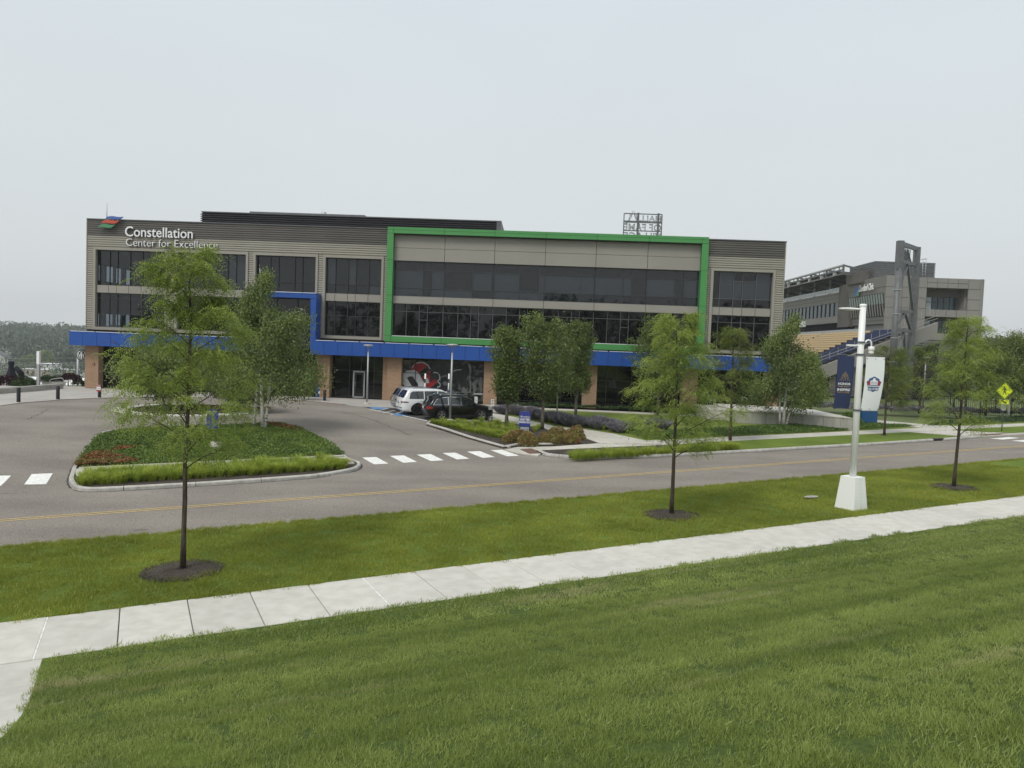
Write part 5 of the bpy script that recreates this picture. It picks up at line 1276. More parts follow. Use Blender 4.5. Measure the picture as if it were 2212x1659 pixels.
f3 = lambda u, v: (lambda p: (p[0], p[1]-.006, p[2]))(f(u, v))
printon(e, f3, 'lettering', textmesh('HALL OF FAME', 1, 0, .02), .25, .385, .75, .43, 'print_white')
# ---- slim grey lamps
def slim_lamp(base, ytop, label, group, lean=0):
    h = height_at(base, ytop); e = empty('lamp_post', base[:]); tag(e, label, 'lamp', group)
    m = MB(); m.lathe([(.22, 0), (.22, .1), (.13, .12), (0, .12)], 14); m.build('base_plate', M['concrete_path'], e)
    m = MB(); m.tube([(0, 0, .1), (0, 0, h-.55)], [.075, .06], 10); m.build('pole', M['light_grey_metal'], e)
    m = MB(); m.tube([(0, 0, h-.56), (-.1, 0, h-.12)], .015, 5); m.tube([(0, 0, h-.56), (.1, 0, h-.12)], .015, 5); m.build('fork', M['light_grey_metal'], e)
    m = MB(); m.lathe([(.02, -.13), (.12, -.12), (.42, -.02), (.42, .02), (.3, .06), (0, .09)], 20, (0, 0, h-.06)); m.build('lamp_disc', M['light_grey_metal'], e); return e
slim_lamp(G(792.4, 872.5, .03), 744.5, 'slim grey lamp with round disc head on the plaza near the glass door', 'slim grey disc lamps')
slim_lamp(G(972, 909, .1), 743.5, 'slim grey lamp with round disc head in front of the black car', 'slim grey disc lamps')
slim_lamp(G(1993, 885, .1), 771, 'slim disc lamp before the grey louvred stadium wall', 'slim grey disc lamps')
# curved lamp behind the trees
b = G(1203, 893, .1); h = height_at(b, 700)
m = MB(); m.tube([(0, 0, 0), (0, 0, h-1.), (-.1, 0, h-.4), (-.45, 0, h-.05), (-.9, 0, h)], [.06, .05, .045, .04, .03], 8); o = m.build('lamp_post', M['light_grey_metal'], None, b); tag(o, 'thin lamp with curved top mostly hidden behind the broad dark green tree', 'lamp')
# ---- small posts
def sign_post(base, ytop, wd, hg, label, mat='print_white', name='bay_sign', foot=True, lines=0):
    h = height_at(base, ytop); e = empty(name, base[:]); tag(e, label, 'sign')
    m = MB(); m.tube([(0, 0, 0), (0, 0, h-.05)], .025, 6); m.build('post', M['steel_grey'], e)
    if foot: m = MB(); m.tube([(0, 0, 0), (0, 0, .3)], .05, 6); m.build('post_foot', M['black_plastic'], e)
    m = MB(); m.box(-wd/2, wd/2, -.045, -.03, h-hg, h); q = m.build('sign_plate', M[mat], e)
    m = MB()
    for i in range(lines): m.box(-wd*.32, wd*.32*(1-.3*(i % 2)), -.049, -.0455, h-hg*(.2+.6*i/max(1, lines-1))-.02, h-hg*(.2+.6*i/max(1, lines-1))+.015)
    if lines: m.build('sign_print', M['print_mid'], e)
    return e
sign_post(G(1062.5, 911, .08), 862, .22, .48, 'small white bay sign on a thin post right of the black car bonnet', lines=4)
sign_post(G(1027.5, 887, .1), 857, .22, .48, 'small white bay sign behind the bonnet of the black car', lines=4)
for x, y0, lab in ((916.5, 883, 'tall white bay marker with blue foot behind the rear of the white car'), (967.5, 884, 'tall white bay marker with blue foot just left of the front grey lamp')):
    b = G(x, y0, .1); h = height_at(b, 807); e = empty('bay_marker', b[:]); tag(e, lab, 'marker post')
    m = MB(); m.tube([(0, 0, .9), (0, 0, h)], .06, 8); m.build('post', M['print_white'], e); m = MB(); m.box(-.2, .2, -.1, .1, 0, .9); m.box(-.3, .3, -.12, .12, .75, .95); m.build('foot_box', M['sign_blue'], e)
    m = MB(); m.box(-.05, .05, -.075, -.06, h-.7, h-.4); m.build('sign_print', M['print_black'], e); m = MB(); m.box(-.05, .05, -.075, -.06, 1.2, 1.45); m.build('sign_print', M['sign_blue'], e)
# blue parking sign
b = G(1132, 951, .08); h = height_at(b, 889); e = empty('parking_sign', b[:]); tag(e, 'blue upright parking sign with a smaller white notice below, among the spirea shrubs', 'sign')
sc_ = b.y/1600; zl = height_at(b, 922.5)
for x in (-11*sc_, 11*sc_): m = MB(); m.tube([(x, .03, 0), (x, .03, h-.1)], .03, 6); m.build('post', M['sign_blue'], e)
m = MB(); m.cbox(-11.5*sc_, 11.5*sc_, -.03, .03, zl, h, .015); m.build('sign_panel', M['sign_blue'], e)
text('lettering', 'Constellation', .1, M['print_white'], e, (1*sc_, -.034, zl+.7*(h-zl)-.06), .003, .01, 'CENTER'); text('lettering', 'Center for Excellence', .065, M['print_white'], e, (1*sc_, -.034, zl+.7*(h-zl)-.13), .003, 0, 'CENTER')
m = MB(); m.add([(-.3, -.034, zl+.72*(h-zl)), (-.2, -.034, zl+.66*(h-zl)), (-.12, -.034, zl+.76*(h-zl)), (-.2, -.034, zl+.7*(h-zl))], [(0, 1, 2, 3)]); m.build('print', M['print_white'], e)
text('lettering', 'SHORT-TERM', .15, M['print_white'], e, (0, -.034, zl+.42*(h-zl)), .003, .03, 'CENTER', width=.55); text('lettering', 'PARKING ONLY', .15, M['print_white'], e, (0, -.034, zl+.26*(h-zl)), .003, .03, 'CENTER', width=.66)
zl2 = zl-.62; m = MB(); m.box(-8.8*sc_, 8.8*sc_, -.05, -.032, zl2, zl-.03); m.build('notice_board', M['print_white'], e)
m = MB(); m.box(-8.2*sc_, 8.2*sc_, -.055, -.051, zl-.24, zl-.05); m.build('notice_band', M['print_blue'], e)
text('lettering', 'PRIVATE', .09, M['print_white'], e, (0, -.058, zl-.13), .003, .01, 'CENTER'); text('lettering', 'PROPERTY', .09, M['print_white'], e, (0, -.058, zl-.22), .003, .01, 'CENTER')
m = MB()
for i in range(7): m.box(-7*sc_, (3+4*((i*37) % 5)/5)*sc_, -.054, -.051, zl-.3-i*.042, zl-.285-i*.042)
m.build('notice_text', M['print_mid'], e)
# blue sign on island
b = G(465, 972, .1); e = empty('direction_sign', b[:]); tag(e, 'small blue sign on a post with concrete foot on the centre island', 'sign')
m = MB(); m.lathe([(.28, 0), (.26, .4), (0, .42)], 12); m.build('concrete_foot', M['kerb'], e); m = MB(); m.tube([(0, 0, .3), (0, 0, 1.9)], .035, 6); m.build('post', M['sign_blue'], e)
m = MB(); m.box(-.42, .12, -.04, .0, 1.0, 1.95); m.build('sign_panel', M['sign_blue'], e)
# blue box near terrace
b = G(1876, 912.5, .1); h = 1.15; e = empty('blue_sign_box', b[:]); tag(e, 'plain blue upright sign box on the lawn path behind the white banner', 'sign')
m = MB(); m.cbox(-.6, .58, -.15, .35, 0, h, .03); m.build('box', M['bin_blue'], e); m = MB(); m.box(.58, .62, -.14, .34, .02, h-.03); m.build('edge_panel', M['sign_blue'], e)
# pedestrian crossing sign
b = G(2164.5, 932, .1); h = height_at(b, 826.5); e = empty('crossing_sign', b[:]); tag(e, 'fluorescent yellow green diamond pedestrian crossing sign with arrow plate on a grey post', 'sign')
sc_ = b.y/1600
m = MB(); m.tube([(0, .04, 0), (.0, .04, h-.1)], .035, 8); m.build('post', M['steel_grey'], e)
zc = height_at(b, 844.5); R_ = 18*sc_
def rdia(r, c): return [(r-c, -c), (r-c*.2, 0), (r-c, c), (c, r-c), (0, r-c*.2), (-c, r-c), (-r+c, c), (-r+c*.2, 0), (-r+c, -c), (-c, -r+c), (0, -r+c*.2), (c, -r+c)]
m = MB(); m.prism(rdia(R_, .06), lambda a, b_: (a, .0, zc+b_), lambda a, b_: (a, .012, zc+b_)); m.build('diamond_plate', M['sign_yellow'], e)
P1_ = rdia(R_*.94, .055); P2_ = rdia(R_*.90, .05); m = MB(); m.add([(a, -.004, zc+b_) for a, b_ in P1_+P2_], [(i, (i+1) % 12, 12+(i+1) % 12, 12+i) for i in range(12)]); m.build('border', M['print_black'], e)
def flat(e, P, y, mat, zc, name='print'):
    a = sum(P[i][0]*P[(i+1) % len(P)][1]-P[(i+1) % len(P)][0]*P[i][1] for i in range(len(P)))
    if a < 0: P = P[::-1]
    m = MB(); m.add([(x, y, zc+z) for x, z in P], [tuple(range(len(P)))]); return m.build(name, M[mat], e)
k_ = R_*.95
figs = [[(-.02+.09*math.cos(t)-.06, .5+.09*math.sin(t)) for t in [i*.63 for i in range(10)]],
        [(-.1, .38), (.06, .4), (.2, .22), (.22, .02), (.15, .02), (.12, .18), (.07, .22), (.06, 0), (-.1, 0), (-.08, .22), (-.16, .12), (-.3, .1), (-.3, .16), (-.18, .2)],
        [(-.1, 0), (.06, 0), (.12, -.22), (.24, -.48), (.16, -.5), (.02, -.24), (-.06, -.14), (-.1, -.28), (-.2, -.5), (-.28, -.47), (-.19, -.26)]]
for P in figs: flat(e, [(x*k_, z*k_) for x, z in P], -.006, 'print_black', zc, 'walking_figure')
z2 = height_at(b, 868.3); m = MB(); m.box(-10.3*sc_, 10.3*sc_, -.012, .0, z2-4.6*sc_, z2+4.8*sc_); m.build('arrow_plate', M['sign_yellow'], e)
flat(e, [(-.22, .07), (-.14, .13), (.07, .0), (.12, .07), (.2, -.11), (-.01, -.1), (.02, -.05)], -.016, 'print_black', z2, 'arrow')
m = MB(); m.box(-.15, .15, -.01, .03, z2-.62, z2-.17); m.build('back_plate', M['light_grey_metal'], e)
# recycling bin, bollards
b = G(691, 857.6, .03); e = empty('recycling_bin', b[:], .0); tag(e, 'blue recycling bin with slot and white print beside the brick pier at the entrance', 'bin')
m = MB(); m.cbox(-.31, .31, -.3, .3, 0, 1.12, .03); m.build('body', M['bin_blue'], e); m = MB(); m.cbox(-.33, .33, -.32, .32, 1.02, 1.16, .03); m.build('lid', M['bin_blue'], e)
m = MB(); m.box(-.18, .18, -.305, -.298, .86, .98); m.build('slot', M['dark_gap'], e); text('lettering', 'RECYCLE', .1, M['print_white'], e, (0, -.306, .77), .003, .01, 'CENTER')
flat(e, [(-.1, .3), (.0, .56), (.06, .5), (.08, .3)], -.306, 'print_white', 0)
def bollard(x, y, yt, lab, notice=False):
    b = G(x, y, .03); h = height_at(b, yt); e = empty('bollard', b[:]); tag(e, lab, 'bollard', 'dark bollards along the plaza edge')
    m = MB(); m.lathe([(.12, 0), (.12, h-.03), (.1, h), (0, h)], 16); m.build('post', M['dark_frame'], e); m = MB(); m.lathe([(.17, 0), (.17, .015), (0, .016)], 16); m.build('foot_ring', M['concrete'], e)
    if notice:
        m = MB(); m.box(-.15, .15, -.14, -.125, h-.5, h-.02); q = m.build('notice', M['print_white'], e); m = MB(); m.box(-.15, .15, -.145, -.141, h-.14, h-.04); m.box(-.15, .15, -.145, -.141, h-.5, h-.38); m.build('notice_band', M['print_red'], e)
        m = MB(); m.box(-.1, .1, -.145, -.141, h-.26, h-.24); m.box(-.08, .08, -.145, -.141, h-.31, h-.29); m.build('notice_text', M['print_mid'], e)
bollard(40, 869, 837, 'dark cylindrical bollard nearest the left edge, before the low concrete wall'); bollard(125, 863, 833.5, 'dark cylindrical bollard before the right end of the low concrete wall')
bollard(215, 859, 831, 'dark bollard with a red and white notice taped to it', True); bollard(701, 866, 842, 'dark bollard standing in front of the blue recycling bin')
# ---- low wall, terrace, planters
def thickline(P, w_, z0f, h, name, mat, parent=None, side=1):
    m = MB(); V = []
    for i, p in enumerate(P):
        a = P[max(i-1, 0)]; b_ = P[min(i+1, len(P)-1)]; dx, dy = b_[0]-a[0], b_[1]-a[1]; l = math.hypot(dx, dy); nx_, ny_ = -dy/l*side, dx/l*side; z = z0f(*p)
        V += [(p[0], p[1], z-.1), (p[0], p[1], z+h), (p[0]+nx_*w_, p[1]+ny_*w_, z+h), (p[0]+nx_*w_, p[1]+ny_*w_, z-.1)]
    n = len(P); F = [(4*i+k, 4*(i+1)+k, 4*(i+1)+(k+1) % 4, 4*i+(k+1) % 4) for i in range(n-1) for k in range(4)]+[(0, 1, 2, 3), (4*n-1, 4*n-2, 4*n-3, 4*n-4)]
    m.add(V, F); return m.build(name, M[mat], parent)
LW = GP([(-200, 862), (-60, 855), (0, 850.3), (60, 845.8), (137, 839.5)], .03)
lw = empty('retaining_wall', (0, 0, 0)); tag(lw, 'low concrete retaining wall along the plaza at far left', 'wall')
hw = height_at(G(60, 845.8, .03), 833.8)
for a, b_ in zip(dens(LW, 2.6, False)[:-1], dens(LW, 2.6, False)[1:]):
    L_ = math.hypot(b_[0]-a[0], b_[1]-a[1]); t = .01/L_; a2 = (a[0]+(b_[0]-a[0])*t, a[1]+(b_[1]-a[1])*t); b2 = (b_[0]-(b_[0]-a[0])*t, b_[1]-(b_[1]-a[1])*t)
    thickline([a2, b2], .4, H, hw, 'wall_block', 'old_concrete', lw)
# raised planting behind the wall
RB = [(p[0]+.2, p[1]+.5) for p in LW]
drape('raised_terrace', RB+[(p[0]-2, p[1]+8) for p in RB[::-1]], hw-.05, M['plaza'], 1.5, .6, hf=lambda x, y: H(x, y)-.13*max(0, y-RB[3][1]))
# terrace of the lawn: two concrete steps
def lit_top_box(P, z, parent): m = MB(); m.prism([(a, b_-(.05 if i < 2 else 0)) for i, (a, b_) in enumerate(P)], lambda a, b_: (a, b_, z), lambda a, b_: (a, b_, z+.07)); return m.build('lit_top_slab', M['concrete'], parent)  # added paler slab: the light on the step tops is in its colour
def slabbox(P, z0, z1, name, mat, parent): m = MB(); m.prism(P, lambda a, b_: (a, b_, z0), lambda a, b_: (a, b_, z1)); return m.build(name, M[mat], parent)
te = empty('concrete_terrace', (0, 0, 0)); tag(te, 'broad two step concrete seating terrace on the lawn behind the birch', 'terrace')
a1 = G(1562, 898, .1); a2 = G(1790, 913, .1); a3 = G(1845, 918.3, .1); zt_ = a2.z
u1 = height_at(a1, 892.5)
lowtop = a2.z+.42; uptop = a2.z+.85
def onz(x, y, z): d = ray(x, y); return d*(z/d.z)
lf = [onz(1562, 892.5, lowtop), onz(1600, 893.7, lowtop), onz(1700, 898.5, lowtop), onz(1800, 903.5+2, lowtop), onz(1843, 909, lowtop)]
P = [(q.x, q.y) for q in lf]; Q = P+[(P[-1][0]+.6, P[-1][1]+6), (P[0][0]+.6, P[0][1]+6)]
def blocks(fr, depth, z0, z1, n, name):
    for i in range(n):
        j0 = i/n*(len(fr)-1); j1 = (i+1)/n*(len(fr)-1); 
        def at_(j): k = min(int(j), len(fr)-2); return fr[k].lerp(fr[k+1], j-k)
        a, b_ = at_(j0), at_(j1); d = (b_-a).normalized(); a = a+d*.012; b_ = b_-d*.012
        Pq = [(a.x, a.y), (b_.x, b_.y), (b_.x+.03*depth, b_.y+depth), (a.x+.03*depth, a.y+depth)]; slabbox(Pq, z0, z1-.07, name, 'old_concrete', te); lit_top_box(Pq, z1-.07, te)  # faces in darker concrete than the tops, their shade put into the colour
blocks(lf, 6, a2.z-.6, lowtop, 5, 'lower_step')
ufr = [onz(1589, 886.5, uptop), onz(1700, 891.5, uptop), onz(1800, 899, uptop), onz(1842, 903, uptop)]
blocks(ufr, 7, a2.z-.4, uptop, 5, 'upper_step')
m = MB()
for i, (x, y) in enumerate(((1530, 884), (1536, 888), (1542, 892), (1548, 896))):
    q = onz(x, y, uptop-.2*(i+.5)); q2 = onz(1592, y+1.5, uptop-.2*(i+.5)); m.box(q.x, q2.x, q.y, q.y+5-i, a2.z-.5, q.z)
    te_ = m.build('stair_step', M['concrete_path'], te); m = MB()
def rail(P, label, zs, r_=.022):
    e = empty('handrail', P[0][:]); tag(e, label, 'handrail'); m = MB(); b0 = P[0]
    top = [Vector((p.x-b0.x, p.y-b0.y, p.z-b0.z+h)) for p, h in zip(P, zs)]
    m.tube(top, r_, 6); m.build('rail', M['light_grey_metal'], e)
    for k in (0, len(P)-1): m = MB(); q = P[k]-b0; m.tube([(q.x, q.y, q.z), top[k][:]], r_, 6); m.build('post', M['light_grey_metal'], e)
rail([onz(1527, 892, uptop-.7), onz(1544, 886, uptop-.2)], 'short handrail at the left steps of the terrace', (.85, .85)); rail([onz(1602, 884, uptop), onz(1611.5, 887.5, uptop)], 'bent handrail on top of the terrace steps', (.95, .95))
rail([onz(1532, 880, uptop-.3), onz(1541, 878, uptop)], 'second short handrail at the far side of the terrace steps', (.85, .85))
# ---- black fence
fe0 = G(1745, 880, .1); fe1 = G(2330, 905, .1); FD = (fe1-fe0); FL = FD.length; FDn = FD.normalized()
fe = empty('metal_fence', fe0[:], math.atan2(FD.y, FD.x)); tag(fe, 'long black metal picket fence behind the lawn at the right', 'fence')
fh = 1.9; me_p = None; npk = int(FL/.17)
pk = MB(); pk.box(-.011, .011, -.011, .011, .08, fh); po = pk.build('picket', M['black_plastic'], fe)
cnt = 0
extra = MB()
for i in range(npk):
    x = (i+.5)*.17; z = H(fe0.x+FDn.x*x, fe0.y+FDn.y*x)+.09-fe0.z
    if i == 0: po.location = (x, 0, z); continue
    if i < 300: c = po.copy(); col.objects.link(c); c.parent = fe; c.location = (x, 0, z)
    else: extra.box(x-.011, x+.011, -.011, .011, z+.08, z+fh)
if extra.v: o = extra.build('pickets', M['black_plastic'], fe); o['kind'] = 'stuff'
for zz_ in (.25, fh-.3, fh-.06): m = MB(); m.box(0, npk*.17, -.018, .018, zz_-.02, zz_+.02); m.build('rail', M['black_plastic'], fe)
for i in range(0, int(npk*.17/2.5)+1): m = MB(); m.box(i*2.5-.035, i*2.5+.035, -.035, .035, 0, fh+.06); m.build('fence_post', M['black_plastic'], fe)
# ================================================================= CARS
def car(name, label, base, yaw, Lc, Wc, Hc, wb, paint, wr=.36, style='suv', cat='car', plate=True, rack=False, dark_clad=False, chrome=False):
    e = empty(name, base[:], yaw); tag(e, label, cat, 'cars parked in front of the window graphic')
    xr = -Lc/2; xf = Lc/2; rear_ov = (Lc-wb)*.52; rx = xr+rear_ov; fx = rx+wb; belt = Hc*.60; zg = .24
    W2 = Wc/2
    def hw(x, z):
        t = (x-xr)/Lc; w_ = 1.
        if t < .08: w_ -= .13*((.08-t)/.08)**2
        if t > .86: w_ -= .2*((t-.86)/.14)**1.8
        w_ *= 1-.03*((z-.62)/.4)**2 if z < belt else (1-.03*((belt-.62)/.4)**2)*(1-.235*((z-belt)/(Hc-belt))**1.15)
        return W2*w_
    # side outline
    def archp(cx, r_): return [(cx+r_*math.cos(t), wr-.02+r_*math.sin(t)) for t in [math.pi-i*math.pi/10 for i in range(11)] if wr-.02+r_*math.sin(t) >= zg]
    ar = wr+.055
    rs_ = .93 if style != 'boxy' else .97
    top = [(xr+.02, .45), (xr, .62), (xr+.03, .85), (xr+.07, belt-.03), (xr+.16, belt+.05), (xr+.42, Hc*.86), (xr+.62, Hc*.955), (xr+.95, Hc*.995), (xr+Lc*.34, Hc), (xr+Lc*.48, Hc*.99), (xr+Lc*.56, Hc*.955), (xr+Lc*.66, Hc*.80), (xr+Lc*.735, belt+.055), (xr+Lc*.78, belt+.01), (xr+Lc*.9, belt-.07), (xf-.17, belt-.17), (xf-.06, belt-.3), (xf-.01, .6), (xf, .45)]
    if style == 'boxy': top[4] = (xr+.14, belt+.08); top[5] = (xr+.38, Hc*.87); top[6] = (xr+.52, Hc*.96); top[7] = (xr+.95, Hc); top[8] = (xr+Lc*.38, Hc*1.0); top[9] = (xr+Lc*.5, Hc*.98)
    bot = [(xf-.04, zg+.03), (fx+ar+.02, zg)] + [(2*fx-x, z) for x, z in archp(fx, ar)] + [(fx-ar-.02, zg), (rx+ar+.02, zg)] + [(2*rx-x, z) for x, z in archp(rx, ar)] + [(rx-ar-.02, zg), (xr+.05, zg+.06)]
    O = top+bot; 
    # densify and triangulate the side
    D = []
    for i, p in enumerate(O):
        q = O[(i+1) % len(O)]; n = max(1, int(math.hypot(q[0]-p[0], q[1]-p[1])/.16))
        for j in range(n): D.append((p[0]+(q[0]-p[0])*j/n, p[1]+(q[1]-p[1])*j/n))
    pts = [Vector(p) for p in D]; nD = len(D)
    x = xr+.1
    while x < xf:
        z = zg+.07
        while z < Hc:
            if inpoly(x, z, D) and min((x-a)**2+(z-c)**2 for a, c in D) > .004: pts.append(Vector((x, z)))
            z += .13
        x += .16
    r = delaunay_2d_cdt(pts, [], [list(range(nD))], 1, 1e-5)
    co = [(p.x, p.y) for p in r[0]]; n = len(co)
    m = MB(); V = [(x, -hw(x, z), z) for x, z in co]+[(x, hw(x, z), z) for x, z in co]; F = []
    for f_ in r[2]:
        a, b_, c = (co[i] for i in f_[:3]); f_ = list(f_)
        if (b_[0]-a[0])*(c[1]-a[1])-(b_[1]-a[1])*(c[0]-a[0]) < 0: f_ = f_[::-1]
        F.append(f_); F.append([i+n for i in f_[::-1]])
    m.add(V, F, True)
    # skin across
    K = 10; V = []
    for x, z in D:
        h_ = hw(x, z); top_ = z > .5
        for k in range(K+1):
            s = -1+2*k/K; cr = (1-abs(s)**2.2)*.045 if z > belt+.02 else (1-s*s)*.05 if z > .4 else 0
            bul = 0
            if x < xr+.3 and z < belt+.1: bul = -(1-s*s)*.06
            if x > xf-.3 and z < belt: bul = (1-s*s)*.1
            V.append((x+bul, s*h_, z+(cr if x > xr+.12 and x < xf-.1 and z > .5 else 0)))
    F = [(i*(K+1)+k, i*(K+1)+k+1, ((i+1) % nD)*(K+1)+k+1, ((i+1) % nD)*(K+1)+k) for i in range(nD) for k in range(K)]
    m.add(V, F, True); body = m.build('body', M[paint], e)
    bm = bmesh.new(); bm.from_mesh(body.data); bmesh.ops.remove_doubles(bm, verts=bm.verts[:], dist=.004); bmesh.ops.recalc_face_normals(bm, faces=bm.faces[:]); bm.to_mesh(body.data); bm.free()
    # side glass
    def sidepatch(P, name, mat, off=.008):
        Dn = []
        for i, p in enumerate(P):
            q = P[(i+1) % len(P)]; nn = max(1, int(math.hypot(q[0]-p[0], q[1]-p[1])/.12))
            for j in range(nn): Dn.append((p[0]+(q[0]-p[0])*j/nn, p[1]+(q[1]-p[1])*j/nn))
        pp = [Vector(p) for p in Dn]; X0, X1 = min(p[0] for p in P), max(p[0] for p in P); Z0, Z1 = min(p[1] for p in P), max(p[1] for p in P)
        x = X0+.06
        while x < X1:
            z = Z0+.06
            while z < Z1:
                if inpoly(x, z, Dn) and min((x-a)**2+(z-c)**2 for a, c in Dn) > .002: pp.append(Vector((x, z)))
                z += .12
            x += .12
        rr = delaunay_2d_cdt(pp, [], [list(range(len(Dn)))], 1, 1e-5)
        for sg_ in (-1, 1):
            m = MB(); m.add([(p.x, sg_*(hw(p.x, p.y)+off), p.y) for p in rr[0]], [list(f_)[::(1 if sg_ < 0 else -1)] for f_ in rr[2]], True); m.build(name, M[mat], e)
    gb, gt = belt+.045, Hc*.915
    wx0 = xr+.38 if style != 'boxy' else xr+.42
    if chrome: sidepatch([(wx0-.06, gb-.025), (xr+Lc*.735, gb-.025), (xr+Lc*.64, Hc*.87), (xr+Lc*.56, gt+.03), (xr+Lc*.4, gt+.05), (xr+Lc*.25, gt+.025), (xr+.62, Hc*.85)], 'window_trim', 'chrome', .006)
    p1 = xr+Lc*.30; p2 = xr+Lc*.49
    if style == 'boxy': p0 = wx0; sidepatch([(p0+.06, gb), (p1-.03, gb), (p1-.03, gt), (p0+.34, gt-.02), (p0+.16, gt-.12)], 'side_window', 'car_glass_side')
    else: sidepatch([(wx0, gb), (p1-.03, gb), (p1-.03, gt), (xr+.78, gt-.06), (xr+.6, gt-.17)], 'side_window', 'car_glass_side', .012)
    sidepatch([(p1+.03, gb), (p2-.03, gb), (p2-.03, gt+.01), (p1+.03, gt)], 'side_window', 'car_glass_side', .012); sidepatch([(p2+.04, gb), (xr+Lc*.72, gb), (xr+Lc*.64, Hc*.83), (xr+Lc*.57, gt-.01), (p2+.04, gt+.01)], 'side_window', 'car_glass_side', .012)
    # rear window, windscreen, lamps: bands across the skin
    def outl(z, rear=True):
        seg = top if rear else top[::-1]
        for (xa, za), (xb, zb) in zip(seg[:-1], seg[1:]):
            if (za-z)*(zb-z) <= 0 and za != zb: return xa+(xb-xa)*(z-za)/(zb-za)
        return seg[-1][0]
    def across(z0, z1, k0_, k1_, name, mat, rear=True, off=.022, nseg=5, y0=-1, y1=1):
        m = MB(); V = []
        for i in range(nseg+1):
            z = z0+(z1-z0)*i/nseg; x = outl(z, rear)
            for k in range(9):
                s = y0+(y1-y0)*k/8; kk = k0_+(k1_-k0_)*i/nseg; h_ = hw(x, z)*kk*s
                ss = h_/hw(x, z); cr = (1-abs(ss)**2.2)*.045 if z > belt+.02 else (1-ss*ss)*.05; bul = 0
                if not (x > xr+.12 and x < xf-.1 and z > .5): cr = 0
                if rear and z < belt+.1: bul = -(1-ss*ss)*.06
                if not rear and z < belt: bul = (1-ss*ss)*.1
                V.append((x+bul+(-off if rear else off), h_, z+cr+off))
        F = [(i*9+k, i*9+k+1, (i+1)*9+k+1, (i+1)*9+k) for i in range(nseg) for k in range(8)]
        m.add(V, F, True); return m.build(name, M[mat], e)
    across(belt+.07, Hc*.90, .84, .80, 'rear_window', 'car_glass'); across(belt+.08, Hc*.93, .88, .82, 'windscreen', 'car_glass', False)
    for sg_ in (-1, 1):
        q = Hc*.50; m = MB(); V = []
        lh = .09 if style != 'boxy' else .05; Lr = .32 if style != 'boxy' else .42
        for i in range(5):
            t = i/4; x = xr+.0+Lr*t
            for z in (q-lh*(1-.5*t), q+lh*(1-.3*t)): V.append((x-(.03 if i == 0 else 0), sg_*(hw(x, z)+.012-(.05 if i == 0 else 0)), z))
        V = [(V[0][0]-.01, sg_*W2*.62, q-lh), (V[0][0]-.01, sg_*W2*.62, q+lh)]+V
        m.add(V, [(2*i, 2*i+2, 2*i+3, 2*i+1)[::(1 if sg_ < 0 else -1)] for i in range(5)], True); m.build('tail_light', M['red_lens' if style != 'boxy' else 'tail_dark'], e)
        m = MB(); V = []
        for i in range(4):
            x = xf-.12-.3*i/3
            for z in (belt-.3, belt-.17+.03*i): V.append((x, sg_*(hw(x, z)+.012), z))
        m.add(V, [(2*i, 2*i+2, 2*i+3, 2*i+1) for i in range(3)], True); m.build('headlight', M['clear_lens'], e)
        m = MB(); m.cbox(xr+Lc*.665, xr+Lc*.665+.13, *(sorted((sg_*(W2*.93), sg_*(W2+.16)))), gb-.02, gb+.14, .03); m.build('mirror', M[paint], e)
        for hx in (p1-.32, p2-.12 if False else p2-.28):
            m = MB(); h_ = hw(hx, belt-.08); m.box(hx, hx+.2, *sorted((sg_*(h_+.0), sg_*(h_+.035))), belt-.095, belt-.06); m.build('door_handle', M['chrome' if chrome else paint], e)
        if rack: m = MB(); m.tube([(xr+.8, sg_*W2*.70, Hc+.0), (xr+.95, sg_*W2*.71, Hc+.05), (xr+Lc*.5, sg_*W2*.71, Hc+.045), (xr+Lc*.55, sg_*W2*.7, Hc-.01)], .018, 6); m.build('roof_rail', M['chrome' if chrome else 'black_plastic'], e)
    # lower cladding and bumper
    sidepatch([(rx+ar+.06, zg+.005), (fx-ar-.06, zg+.005), (fx-ar-.06, zg+.13), (rx+ar+.06, zg+.13)], 'sill', 'black_plastic', .014)
    across(zg+.09, .52 if style == 'boxy' else .42, .97, .99, 'rear_bumper', 'black_plastic', True, .02); across(zg+.09, .44, .85, .9, 'front_grille', 'black_plastic', False, .015)
    if dark_clad:
        for cx_ in (rx, fx):
            P = [(cx_+(ar+.0)*math.cos(t), wr-.02+(ar+.0)*math.sin(t)) for t in [math.pi-i*math.pi/10 for i in range(11)]]; P2 = [(cx_+(ar+.075)*math.cos(t), wr-.02+(ar+.07)*math.sin(t)) for t in [i*math.pi/10 for i in range(11)]]
            sidepatch(P+P2, 'arch_trim', 'black_plastic', .012)
    m = MB(); m.cbox(xr-.09, xr-.05, -.28, .28, zg+.46, zg+.58, .01); 
    if plate: m = MB(); m.cbox(xr-.085, xr-.055, -.16, .16, Hc*.5-.09, Hc*.5+.07, .01); m.build('number_plate', M['print_grey'], e)
    if chrome: across(zg+.02, zg+.09, .8, .85, 'bumper_trim', 'chrome', True, .03, 1)
    # dark underbody
    m = MB(); m.box(xr+.2, xf-.2, -W2*.86, W2*.86, zg-.02, .5); m.build('underbody', M['rubber'], e)
